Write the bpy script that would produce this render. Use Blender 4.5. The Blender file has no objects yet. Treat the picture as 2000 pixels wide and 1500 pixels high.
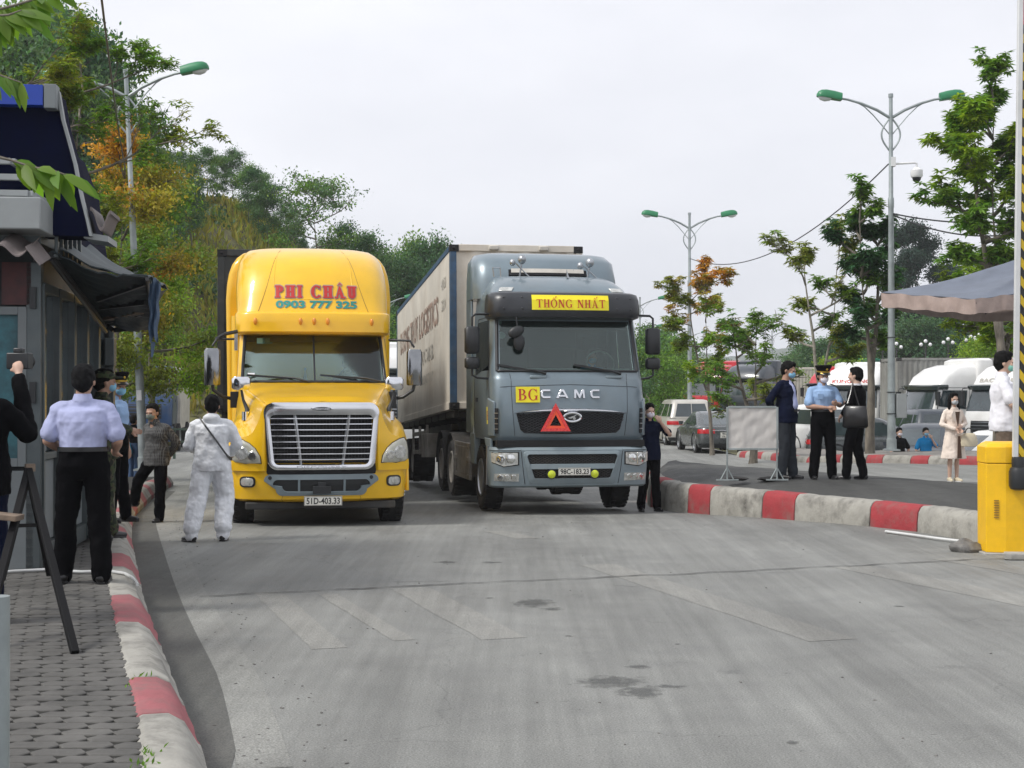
import bpy, bmesh, math, random
from math import sin, cos, pi, radians, sqrt, atan2
from mathutils import Vector, Matrix, noise
random.seed(7)
# ---------------------------------------------------------------- camera, world, sun, exposure
S = bpy.context.scene
COL = S.collection
F, CX, HY, CH = 2800.0, 1000.0, 772.0, 1.72
cd = bpy.data.cameras.new("camera"); cam = bpy.data.objects.new("camera", cd); COL.objects.link(cam)
cam.location = (0, 0, CH); cam.rotation_euler = (radians(90) + math.atan((HY - 750) / F), 0, 0)
cd.sensor_width = 36; cd.lens = 36 * F / 2000; cd.clip_end = 6000; cd.clip_start = .1
S.camera = cam
S.view_settings.view_transform = 'Standard'; S.view_settings.look = 'None'
S.view_settings.exposure = 0.77; S.view_settings.gamma = 1
SUN_EL, SUN_AZ = 50, -112         # azimuth clockwise from +Y (to the left, a little behind the camera)
w = bpy.data.worlds.new("World"); S.world = w; w.use_nodes = True
nt = w.node_tree; nt.nodes.clear()
N = nt.nodes.new; L = nt.links.new
out = N('ShaderNodeOutputWorld'); bg = N('ShaderNodeBackground'); sky = N('ShaderNodeTexSky')
sky.sky_type = 'NISHITA'; sky.sun_disc = False; sky.sun_elevation = radians(SUN_EL); sky.sun_rotation = radians(SUN_AZ)
sky.dust_density = 5; sky.air_density = 1.2; sky.ozone_density = 1
hs = N('ShaderNodeHueSaturation'); hs.inputs['Saturation'].default_value = .1
tc = N('ShaderNodeTexCoord'); mp = N('ShaderNodeMapping'); mp.inputs['Scale'].default_value = (1, 1, 2.6)
nz = N('ShaderNodeTexNoise'); nz.inputs['Scale'].default_value = 2.0; nz.inputs['Detail'].default_value = 7; nz.inputs['Roughness'].default_value = .55
rp = N('ShaderNodeValToRGB'); rp.color_ramp.elements[0].position = .3; rp.color_ramp.elements[1].position = .72
rp.color_ramp.elements[0].color = (.74, .75, .79, 1); rp.color_ramp.elements[1].color = (.97, .97, .99, 1)
mix = N('ShaderNodeMix'); mix.data_type = 'RGBA'; mix.blend_type = 'MIX'; mix.inputs[0].default_value = .8
mul = N('ShaderNodeMix'); mul.data_type = 'RGBA'; mul.blend_type = 'MULTIPLY'; mul.inputs[0].default_value = 1
L(sky.outputs[0], hs.inputs['Color']); L(tc.outputs['Generated'], mp.inputs[0]); L(mp.outputs[0], nz.inputs['Vector'])
L(nz.outputs['Fac'], rp.inputs[0])
# overcast: the clear-sky gradient is evened out by a layer of cloud of about its own brightness
cl = N('ShaderNodeRGB'); cl.outputs[0].default_value = (6.3, 6.35, 6.6, 1)
L(hs.outputs[0], mix.inputs[6]); L(cl.outputs[0], mix.inputs[7]); L(mix.outputs[2], mul.inputs[6]); L(rp.outputs[0], mul.inputs[7])
L(mul.outputs[2], bg.inputs[0]); bg.inputs[1].default_value = .112; L(bg.outputs[0], out.inputs[0])
sd = bpy.data.lights.new("sun", 'SUN'); sun = bpy.data.objects.new("sun", sd); COL.objects.link(sun)
sd.energy = 1.5; sd.angle = radians(13); sd.color = (1, .96, .9)
_az, _el = radians(SUN_AZ), radians(SUN_EL)
_d = Vector((sin(_az) * cos(_el), cos(_az) * cos(_el), sin(_el)))
sun.rotation_euler = _d.to_track_quat('Z', 'Y').to_euler(); sun.location = _d * 60 + Vector((0, 0, 40))

# ---------------------------------------------------------------- helpers
def at(px, py, d):      # point of the place seen at a pixel of the photograph, d metres away
    return Vector(((px - CX) / F * d, d, CH + (HY - py) / F * d))
def ss(a, b, x):
    t = min(1, max(0, (x - a) / (b - a))); return t * t * (3 - 2 * t)
def pw(tab, x):
    if x <= tab[0][0]: return tab[0][1]
    for (a, u), (b, v) in zip(tab, tab[1:]):
        if x <= b: return u + (v - u) * (x - a) / (b - a)
    return tab[-1][1]
def lerp(a, b, t): return a + (b - a) * t
def rot(z=0, x=0, y=0): return Matrix.Rotation(z, 4, 'Z') @ Matrix.Rotation(y, 4, 'Y') @ Matrix.Rotation(x, 4, 'X')
def nn(p, s=1.0, o=0): return noise.noise(Vector((p[0] * s + o, p[1] * s + o * .7, p[2] * s)))

class MB:
    def __init__(s): s.v = []; s.f = []; s.m = []; s.mi = 0; s.cols = None
    def add(s, vs, fs):
        o = len(s.v); s.v += [tuple(v) for v in vs]
        for f in fs: s.f.append([i + o for i in f]); s.m.append(s.mi)
    def box(s, c, d, R=None):
        x, y, z = d[0] / 2, d[1] / 2, d[2] / 2
        vs = [Vector(p) for p in ((-x,-y,-z),(x,-y,-z),(x,y,-z),(-x,y,-z),(-x,-y,z),(x,-y,z),(x,y,z),(-x,y,z))]
        if R is not None: vs = [R @ v for v in vs]
        c = Vector(c); s.add([v + c for v in vs], [(0,3,2,1),(4,5,6,7),(0,1,5,4),(1,2,6,5),(2,3,7,6),(3,0,4,7)]); return s
    def bar(s, a, b, wd, ht, up=(0, 0, 1)):      # box from a to b
        a, b = Vector(a), Vector(b); z = (b - a); ln = z.length; z.normalize()
        x = Vector(up).cross(z)
        if x.length < 1e-4: x = Vector((1, 0, 0)).cross(z)
        x.normalize(); y = z.cross(x)
        R = Matrix((x, y, z)).transposed().to_4x4()
        return s.box((a + b) / 2, (wd, ht, ln), R)
    def tube(s, pts, r, seg=8, cap=True):
        pts = [Vector(p) for p in pts]; n = len(pts)
        rs = r if isinstance(r, (list, tuple)) else [r] * n
        prev = None; vs = []
        for i, p in enumerate(pts):
            t = (pts[min(i + 1, n - 1)] - pts[max(i - 1, 0)])
            if t.length < 1e-9: t = Vector((0, 0, 1))
            t.normalize()
            if prev is None:
                a = Vector((0, 0, 1)) if abs(t.z) < .9 else Vector((1, 0, 0)); x = a.cross(t).normalized()
            else: x = (prev - t * prev.dot(t)).normalized()
            prev = x; y = t.cross(x)
            for k in range(seg):
                a = 2 * pi * k / seg; vs.append(p + (x * cos(a) + y * sin(a)) * rs[i])
        fs = [(i * seg + k, i * seg + (k + 1) % seg, (i + 1) * seg + (k + 1) % seg, (i + 1) * seg + k) for i in range(n - 1) for k in range(seg)]
        if cap: fs += [tuple(range(seg))[::-1], tuple((n - 1) * seg + k for k in range(seg))]
        s.add(vs, fs); return s
    def cyl(s, a, b, r, r2=None, seg=16): return s.tube([a, b], [r, r if r2 is None else r2], seg)
    def ball(s, c, r, seg=12, rings=8, R=None):
        if not isinstance(r, (tuple, list)): r = (r, r, r)
        c = Vector(c); vs = [];
        for i in range(rings + 1):
            th = pi * i / rings
            for k in range(seg):
                a = 2 * pi * k / seg; v = Vector((r[0] * sin(th) * cos(a), r[1] * sin(th) * sin(a), r[2] * cos(th)))
                if R is not None: v = R @ v
                vs.append(c + v)
        fs = [(i * seg + k, (i + 1) * seg + k, (i + 1) * seg + (k + 1) % seg, i * seg + (k + 1) % seg) for i in range(rings) for k in range(seg)]
        s.add(vs, fs); return s
    def lathe(s, prof, c=(0, 0, 0), axis='z', seg=24):   # prof: (r, h) list
        c = Vector(c); vs = []
        for r, h in prof:
            for k in range(seg):
                a = 2 * pi * k / seg; p = (r * cos(a), r * sin(a), h)
                if axis == 'x': p = (h, r * cos(a), r * sin(a))
                if axis == 'y': p = (r * cos(a), h, r * sin(a))
                vs.append(c + Vector(p))
        n = len(prof); fs = [(i * seg + k, i * seg + (k + 1) % seg, (i + 1) * seg + (k + 1) % seg, (i + 1) * seg + k) for i in range(n - 1) for k in range(seg)]
        fs += [tuple(range(seg))[::-1], tuple((n - 1) * seg + k for k in range(seg))]
        s.add(vs, fs); return s
    def grid(s, fn, nu, nv, skip=None, flip=False):
        vs = [fn(i / nu, j / nv) for i in range(nu + 1) for j in range(nv + 1)]
        fs = []
        for i in range(nu):
            for j in range(nv):
                if skip and skip(i, j): continue
                a = i * (nv + 1) + j; q = (a, a + nv + 1, a + nv + 2, a + 1); fs.append(q[::-1] if flip else q)
        s.add(vs, fs); return s
    def sheet(s, fn, nu, nv, off):      # two-sided plate of real thickness: fn gives points, off the thickness vector
        off = Vector(off); P = [Vector(fn(i / nu, j / nv)) for i in range(nu + 1) for j in range(nv + 1)]
        n = len(P); W = nv + 1; vs = P + [p + off for p in P]; fs = []
        for i in range(nu):
            for j in range(nv):
                a = i * W + j; q = (a, a + W, a + W + 1, a + 1); fs.append(q); fs.append(tuple(k + n for k in q[::-1]))
        rim = [i * W for i in range(nu + 1)] + [nu * W + j for j in range(1, W)] + [i * W + nv for i in range(nu - 1, -1, -1)] + [j for j in range(nv - 1, 0, -1)]
        for a, b in zip(rim, rim[1:] + rim[:1]): fs.append((b, a, a + n, b + n))
        s.add(vs, fs); return s
    def prism(s, poly, fn, h0, h1):     # poly of (u,v), fn(u,v,h)->point
        n = len(poly); vs = [fn(u, v, h0) for u, v in poly] + [fn(u, v, h1) for u, v in poly]
        fs = [tuple(range(n))[::-1], tuple(range(n, 2 * n))] + [(i, (i + 1) % n, n + (i + 1) % n, n + i) for i in range(n)]
        s.add(vs, fs); return s
    def loft(s, rings, closed=True, cap=True):
        n = len(rings[0]); vs = [p for r in rings for p in r]; e = n if closed else n - 1
        fs = [(i * n + k, i * n + (k + 1) % n, (i + 1) * n + (k + 1) % n, (i + 1) * n + k) for i in range(len(rings) - 1) for k in range(e)]
        if cap: fs += [tuple(range(n))[::-1], tuple((len(rings) - 1) * n + k for k in range(n))]
        s.add(vs, fs); return s
    def build(s, name, mats, parent=None, bevel=0, smooth=40, sub=0, merge=False, bseg=2, recalc=True):
        me = bpy.data.meshes.new(name); me.from_pydata([tuple(v) for v in s.v], [], s.f)
        if not isinstance(mats, (list, tuple)): mats = [mats]
        for m in mats: me.materials.append(M[m] if isinstance(m, str) else m)
        if any(s.m): me.polygons.foreach_set('material_index', s.m)
        if recalc or merge:
            b = bmesh.new(); b.from_mesh(me)
            if merge: bmesh.ops.remove_doubles(b, verts=b.verts, dist=1e-4)
            if recalc: bmesh.ops.recalc_face_normals(b, faces=b.faces)
            b.to_mesh(me); b.free()
        if s.cols is not None:
            at_ = me.attributes.new('tint', 'FLOAT_COLOR', 'FACE'); at_.data.foreach_set('color', s.cols)
        if smooth:
            me.polygons.foreach_set('use_smooth', [True] * len(me.polygons)); me.set_sharp_from_angle(angle=radians(smooth))
        me.update()
        o = bpy.data.objects.new(name, me); COL.objects.link(o)
        if parent is not None: o.parent = parent
        if bevel:
            md = o.modifiers.new('bevel', 'BEVEL'); md.width = bevel; md.segments = bseg; md.limit_method = 'ANGLE'; md.angle_limit = radians(35); md.harden_normals = False
        if sub:
            md = o.modifiers.new('sub', 'SUBSURF'); md.levels = sub; md.render_levels = sub
        return o
def tag(o, label, cat, group=None):
    o['label'] = label; o['category'] = cat
    if group: o['group'] = group
    return o
def thing(name, label, cat, loc=(0, 0, 0), rz=0, group=None, scale=None):
    o = bpy.data.objects.new(name, None); COL.objects.link(o); o.location = loc; o.rotation_euler = (0, 0, rz); o.empty_display_size = .3
    if scale: o.scale = scale
    return tag(o, label, cat, group)
def setting(o, kind='structure'): o['kind'] = kind; return o
def dup(root, loc, rz=0, label=None, group=None, scale=None):
    r = root.copy(); COL.objects.link(r); r.location = loc; r.rotation_euler = (0, 0, rz)
    if label: r['label'] = label
    if group: r['group'] = group
    if scale: r.scale = scale
    for ch in list(root.children):
        c = ch.copy(); COL.objects.link(c); c.parent = r
        for g in list(ch.children):
            d = g.copy(); COL.objects.link(d); d.parent = c
    return r

# ---------------------------------------------------------------- materials
M = {}
def mat(name, col, rough=.6, metal=0, var=.12, vs=3.0, bump=0, bs=40, coat=0, dirt=0, dcol=(.16, .13, .10), spec=None, rvar=.1, aniso=None, trans=0, ior=1.45):
    m = bpy.data.materials.new(name); m.use_nodes = True; M[name] = m
    t = m.node_tree; n = t.nodes.new; l = t.links.new; b = t.nodes['Principled BSDF']
    b.inputs['Metallic'].default_value = metal
    if spec is not None: b.inputs['Specular IOR Level'].default_value = spec
    if coat: b.inputs['Coat Weight'].default_value = coat; b.inputs['Coat Roughness'].default_value = .06
    if trans: b.inputs['Transmission Weight'].default_value = trans; b.inputs['IOR'].default_value = ior
    tc = n('ShaderNodeTexCoord'); src = tc.outputs['Object']
    if aniso:
        mp = n('ShaderNodeMapping'); mp.inputs['Scale'].default_value = aniso; l(src, mp.inputs[0]); src = mp.outputs[0]
    nz = n('ShaderNodeTexNoise'); nz.inputs['Scale'].default_value = vs; nz.inputs['Detail'].default_value = 8; nz.inputs['Roughness'].default_value = .6
    l(src, nz.inputs['Vector'])
    r = n('ShaderNodeValToRGB'); c0 = [max(0, c * (1 - var * 1.6)) for c in col]; c1 = [min(1, c * (1 + var)) for c in col]
    r.color_ramp.elements[0].position = .3; r.color_ramp.elements[1].position = .7
    r.color_ramp.elements[0].color = (*c0, 1); r.color_ramp.elements[1].color = (*c1, 1)
    l(nz.outputs['Fac'], r.inputs[0]); cout = r.outputs[0]
    if dirt:
        n2 = n('ShaderNodeTexNoise'); n2.inputs['Scale'].default_value = vs * .6; n2.inputs['Detail'].default_value = 10; n2.inputs['Roughness'].default_value = .7
        l(tc.outputs['Object'], n2.inputs['Vector'])
        mr = n('ShaderNodeMapRange'); mr.inputs[1].default_value = .48; mr.inputs[2].default_value = .75; mr.inputs[3].default_value = 0; mr.inputs[4].default_value = dirt
        l(n2.outputs['Fac'], mr.inputs[0]); mx = n('ShaderNodeMix'); mx.data_type = 'RGBA'; mx.inputs[7].default_value = (*dcol, 1)
        l(mr.outputs[0], mx.inputs[0]); l(cout, mx.inputs[6]); cout = mx.outputs[2]
    l(cout, b.inputs['Base Color'])
    mr = n('ShaderNodeMapRange'); mr.inputs[3].default_value = max(.02, rough - rvar); mr.inputs[4].default_value = min(1, rough + rvar)
    l(nz.outputs['Fac'], mr.inputs[0]); l(mr.outputs[0], b.inputs['Roughness'])
    if bump:
        n3 = n('ShaderNodeTexNoise'); n3.inputs['Scale'].default_value = bs; n3.inputs['Detail'].default_value = 6; l(src, n3.inputs['Vector'])
        bp = n('ShaderNodeBump'); bp.inputs['Strength'].default_value = bump; bp.inputs['Distance'].default_value = .01
        l(n3.outputs['Fac'], bp.inputs['Height']); l(bp.outputs[0], b.inputs['Normal'])
    return m
def glass(name, tint, rough=.03, alpha=.45):      # thin pane: clear part tinted, the rest glossy over dark
    m = bpy.data.materials.new(name); m.use_nodes = True; M[name] = m
    t = m.node_tree; n = t.nodes.new; l = t.links.new; t.nodes.remove(t.nodes['Principled BSDF']); o = t.nodes['Material Output']
    tr = n('ShaderNodeBsdfTransparent'); tr.inputs[0].default_value = (*tint, 1)
    gl = n('ShaderNodeBsdfGlossy'); gl.inputs['Roughness'].default_value = rough; gl.inputs[0].default_value = (.9, .93, .92, 1)
    df = n('ShaderNodeBsdfDiffuse'); df.inputs[0].default_value = (.035, .05, .048, 1)
    fr = n('ShaderNodeFresnel'); fr.inputs[0].default_value = 1.62
    m1 = n('ShaderNodeMixShader'); m1.inputs[0].default_value = 1 - alpha; l(df.outputs[0], m1.inputs[1]); l(tr.outputs[0], m1.inputs[2])
    m1.inputs[0].default_value = alpha
    m2 = n('ShaderNodeMixShader'); l(fr.outputs[0], m2.inputs[0]); l(m1.outputs[0], m2.inputs[1]); l(gl.outputs[0], m2.inputs[2]); l(m2.outputs[0], o.inputs[0])
    return m
mat('yellow_paint', (.86, .50, .004), .32, var=.06, coat=.6, dirt=.22, dcol=(.45, .26, .03), vs=2)
mat('barrier_yellow', (.86, .50, .003), .42, var=.07, dirt=.35, dcol=(.45, .25, .03), vs=4, bump=.05)
mat('grey_paint', (.165, .215, .245), .34, metal=.3, var=.07, coat=.5, dirt=.3, dcol=(.2, .2, .18), vs=2)
mat('grey_plastic', (.20, .25, .275), .45, var=.08, dirt=.3, dcol=(.17, .16, .14), vs=3)
mat('chrome', (.72, .73, .75), .14, metal=1, var=.05, rvar=.05)
mat('chrome_dark_reflection', (.30, .31, .32), .16, metal=1, var=.1, rvar=.05)  # chrome with the reflection of dark surroundings put into its colour
mat('steel', (.42, .44, .46), .38, metal=.9, var=.15, dirt=.3)
mat('galvanised', (.33, .37, .37), .5, metal=.45, var=.18, dirt=.2, dcol=(.2, .2, .18))
mat('black_plastic', (.018, .02, .022), .42, var=.2)
mat('visor_plastic', (.028, .031, .036), .33, var=.2)
mat('black_gap', (.006, .006, .007), .7, var=.2)
mat('rubber', (.022, .021, .021), .85, var=.3, dirt=.35, dcol=(.09, .08, .07), bump=.2, bs=60)
mat('frame_metal', (.03, .03, .03), .7, var=.35, dirt=.6, dcol=(.10, .085, .065), bump=.2, bs=30)
mat('dusty_steel', (.24, .23, .21), .7, var=.3, dirt=.6, dcol=(.14, .11, .08))
mat('white_paint', (.74, .74, .72), .4, var=.05, coat=.3, dirt=.22, dcol=(.4, .37, .31), vs=2)
mat('white_flat', (.78, .78, .78), .7, var=.05)
mat('cream_container', (.66, .62, .54), .6, var=.10, dirt=.5, dcol=(.36, .27, .18), vs=1.2, bump=.1)
mat('blue_rail', (.035, .085, .16), .55, var=.25, dirt=.5, dcol=(.10, .10, .09), vs=5)
mat('container_dark', (.03, .035, .035), .6, var=.3, dirt=.4)
mat('orange_container', (.50, .115, .03), .6, var=.15, dirt=.4, dcol=(.22, .09, .04))
mat('grey_container', (.27, .27, .25), .65, var=.22, dirt=.7, dcol=(.10, .09, .075), vs=1.2, aniso=(3, 3, .4))
mat('old_white_container', (.56, .53, .47), .6, var=.1, dirt=.4)
mat('red_paint', (.50, .015, .03), .35, var=.1, coat=.4)
mat('dark_paint', (.035, .045, .058), .35, var=.12, coat=.4, dirt=.25, dcol=(.14, .14, .13))
mat('sedan_paint', (.075, .085, .088), .28, metal=.4, var=.08, coat=.6, dirt=.2, dcol=(.2, .19, .17))
mat('beige_paint', (.52, .50, .45), .35, metal=.2, var=.06, coat=.5, dirt=.2)
mat('blue_paint', (.02, .06, .15), .35, var=.1, coat=.4, dirt=.2)
mat('tail_red', (.45, .006, .012), .2, var=.1, coat=.5)
mat('lamp_clear', (.55, .56, .53), .16, var=.25, metal=.35, vs=14, coat=.8)
mat('lamp_hazy', (.46, .46, .39), .3, var=.2, vs=6, coat=.7)
mat('lamp_inner', (.75, .76, .74), .12, metal=.95, var=.2, vs=18)
mat('amber', (.75, .27, .015), .3, var=.1, coat=.5)
mat('fog_yellow', (.62, .72, .02), .2, var=.1, coat=.6)
mat('plate_white', (.76, .75, .68), .5, var=.06, dirt=.15)
mat('ink_black', (.015, .015, .015), .6, var=.1)
mat('ink_red', (.52, .025, .02), .5, var=.1)
mat('ink_green', (.02, .26, .22), .5, var=.1)
mat('ink_faded', (.42, .30, .24), .65, var=.3, vs=8)
mat('ink_grey', (.46, .44, .39), .65, var=.25, vs=8)
mat('sign_yellow', (.86, .74, .015), .5, var=.05)
mat('reflex_red', (.72, .02, .015), .28, var=.15, vs=40, coat=.5)
mat('reflex_orange', (.9, .09, .03), .4, var=.1)
mat('interior', (.022, .03, .03), .8, var=.3)
mat('interior_pale', (.28, .33, .31), .8, var=.2)
mat('lamp_green', (.015, .19, .075), .45, var=.12, coat=.2)
mat('lamp_bowl', (.62, .66, .64), .2, var=.08, coat=.5)
mat('skin', (.40, .235, .165), .55, var=.08, vs=12)
mat('skin_light', (.56, .37, .28), .55, var=.06, vs=12)
mat('hair', (.005, .0045, .0045), .8, spec=.15, var=.4, vs=30, bump=.5, bs=160)
mat('hair_grey', (.009, .009, .010), .8, spec=.15, var=.5, vs=40, bump=.5, bs=160)
def cloth(name, c, var=.1, rough=.85, **k): return mat(name, c, rough, var=var, vs=6, bump=.6, bs=13, spec=.08, aniso=(1, 1, .55), **k)
cloth('cloth_lilac', (.42, .45, .66)); cloth('cloth_white', (.76, .76, .80)); cloth('cloth_black', (.0025, .0025, .0035)); cloth('cloth_navy', (.006, .009, .026))
cloth('cloth_charcoal', (.035, .04, .048)); cloth('cloth_uniform_blue', (.30, .44, .66)); cloth('cloth_beige', (.84, .73, .64)); cloth('cloth_brown', (.12, .075, .055))
cloth('cloth_cyan', (.02, .30, .50)); cloth('cloth_bright_blue', (.02, .22, .50)); cloth('cloth_jeans', (.06, .10, .18)); cloth('cloth_taupe', (.17, .13, .10))
cloth('mask_blue', (.25, .50, .68)); cloth('mask_white', (.78, .74, .80)); cloth('mask_dark', (.16, .19, .17)); cloth('mask_grey', (.5, .53, .55)); cloth('mask_green', (.25, .55, .45))
mat('coverall', (.74, .76, .79), .5, var=.05, vs=7, bump=.8, bs=18)
mat('leather_black', (.012, .012, .013), .35, var=.3, coat=.2); mat('leather_cream', (.66, .58, .42), .45, var=.08)
mat('shoe_sole', (.6, .6, .6), .7, var=.1); mat('gold', (.55, .36, .05), .35, metal=.7, var=.2)
def checked(name, kind):
    m = mat(name, (.1, .1, .1), .85); t = m.node_tree; n = t.nodes.new; l = t.links.new; b = t.nodes['Principled BSDF']
    tc = n('ShaderNodeTexCoord')
    if kind == 'check':
        ws = []
        for ax in ('X', 'Z'):
            wv = n('ShaderNodeTexWave'); wv.bands_direction = ax; wv.inputs['Scale'].default_value = 15; l(tc.outputs['Object'], wv.inputs[0])
            g = n('ShaderNodeMath'); g.operation = 'GREATER_THAN'; g.inputs[1].default_value = .8; l(wv.outputs['Fac'], g.inputs[0]); ws.append(g)
        mx = n('ShaderNodeMath'); mx.operation = 'MAXIMUM'; l(ws[0].outputs[0], mx.inputs[0]); l(ws[1].outputs[0], mx.inputs[1])
        c = n('ShaderNodeMix'); c.data_type = 'RGBA'; c.inputs[6].default_value = (.012, .012, .014, 1); c.inputs[7].default_value = (.12, .12, .115, 1)
        l(mx.outputs[0], c.inputs[0]); l(c.outputs[2], b.inputs['Base Color'])
    else:
        nz = n('ShaderNodeTexNoise'); nz.inputs['Scale'].default_value = 16; nz.inputs['Detail'].default_value = 1; l(tc.outputs['Object'], nz.inputs[0])
        r = n('ShaderNodeValToRGB'); r.color_ramp.interpolation = 'CONSTANT'; e = r.color_ramp.elements
        e[0].color = (.012, .018, .01, 1); e[1].position = .46; e[1].color = (.045, .065, .025, 1)
        x = e.new(.54); x.color = (.06, .05, .028, 1); x = e.new(.6); x.color = (.015, .016, .012, 1)
        l(nz.outputs['Fac'], r.inputs[0]); l(r.outputs[0], b.inputs['Base Color'])
checked('cloth_check', 'check'); checked('cloth_camo', 'camo')
glass('windscreen', (.78, .9, .87), alpha=.86); glass('dark_glass', (.22, .26, .27), alpha=.6); glass('booth_glass', (.35, .48, .5), alpha=.6)
mat('glass_opaque', (.03, .045, .05), .08, var=.3, vs=1.5, coat=1)
mat('stone', (.17, .165, .155), .85, var=.35, vs=9, bump=.8, bs=14)
mat('concrete', (.36, .35, .32), .85, var=.2, dirt=.5, dcol=(.16, .15, .13), vs=4, bump=.3, bs=30)
mat('bark', (.17, .15, .12), .9, var=.4, vs=7, bump=.9, bs=18, aniso=(1, 1, .35))
mat('bark_pale', (.30, .28, .23), .9, var=.3, vs=7, bump=.6, bs=18)
mat('black_steel', (.006, .006, .007), .7, spec=.2, var=.3)
mat('alu', (.10, .118, .122), .4, metal=.5, var=.15, dirt=.2)
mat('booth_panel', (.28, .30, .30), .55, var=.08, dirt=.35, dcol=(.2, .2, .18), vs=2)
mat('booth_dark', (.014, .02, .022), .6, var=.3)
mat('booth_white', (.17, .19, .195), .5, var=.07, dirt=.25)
mat('navy_roof', (.003, .005, .022), .9, spec=.1, var=.2)
mat('blue_fascia', (.008, .045, .34), .4, var=.1)
mat('roof_tile', (.17, .145, .14), .7, var=.2, dirt=.3)
mat('tarp_dark', (.010, .019, .022), .6, var=.35, vs=4, bump=.4, bs=10)
mat('tarp_grey', (.045, .062, .066), .6, var=.2, vs=4, bump=.4, bs=10)
mat('tarp_blue', (.05, .085, .14), .6, var=.2, bump=.4, bs=12)
mat('parasol_grey', (.125, .145, .185), .65, var=.12, vs=3, bump=.3, bs=8)
mat('parasol_pink', (.36, .28, .245), .75, var=.12, vs=6, bump=.5, bs=14)
mat('poster_teal', (.03, .14, .17), .4, var=.4, vs=5)
mat('poster_red', (.07, .015, .015), .5, var=.3, vs=8)
mat('canvas_green', (.10, .27, .17), .7, var=.12, bump=.3, bs=8)
mat('bin_green', (.03, .055, .04), .6, var=.3, dirt=.3)
mat('roof_red', (.36, .055, .06), .7, var=.2); mat('wall_far', (.55, .56, .56), .8, var=.1)
mat('wood_old', (.20, .15, .11), .8, var=.3, vs=8)
mat('barrier_white', (.62, .63, .62), .45, var=.06, dirt=.3, dcol=(.3, .29, .27))
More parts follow.
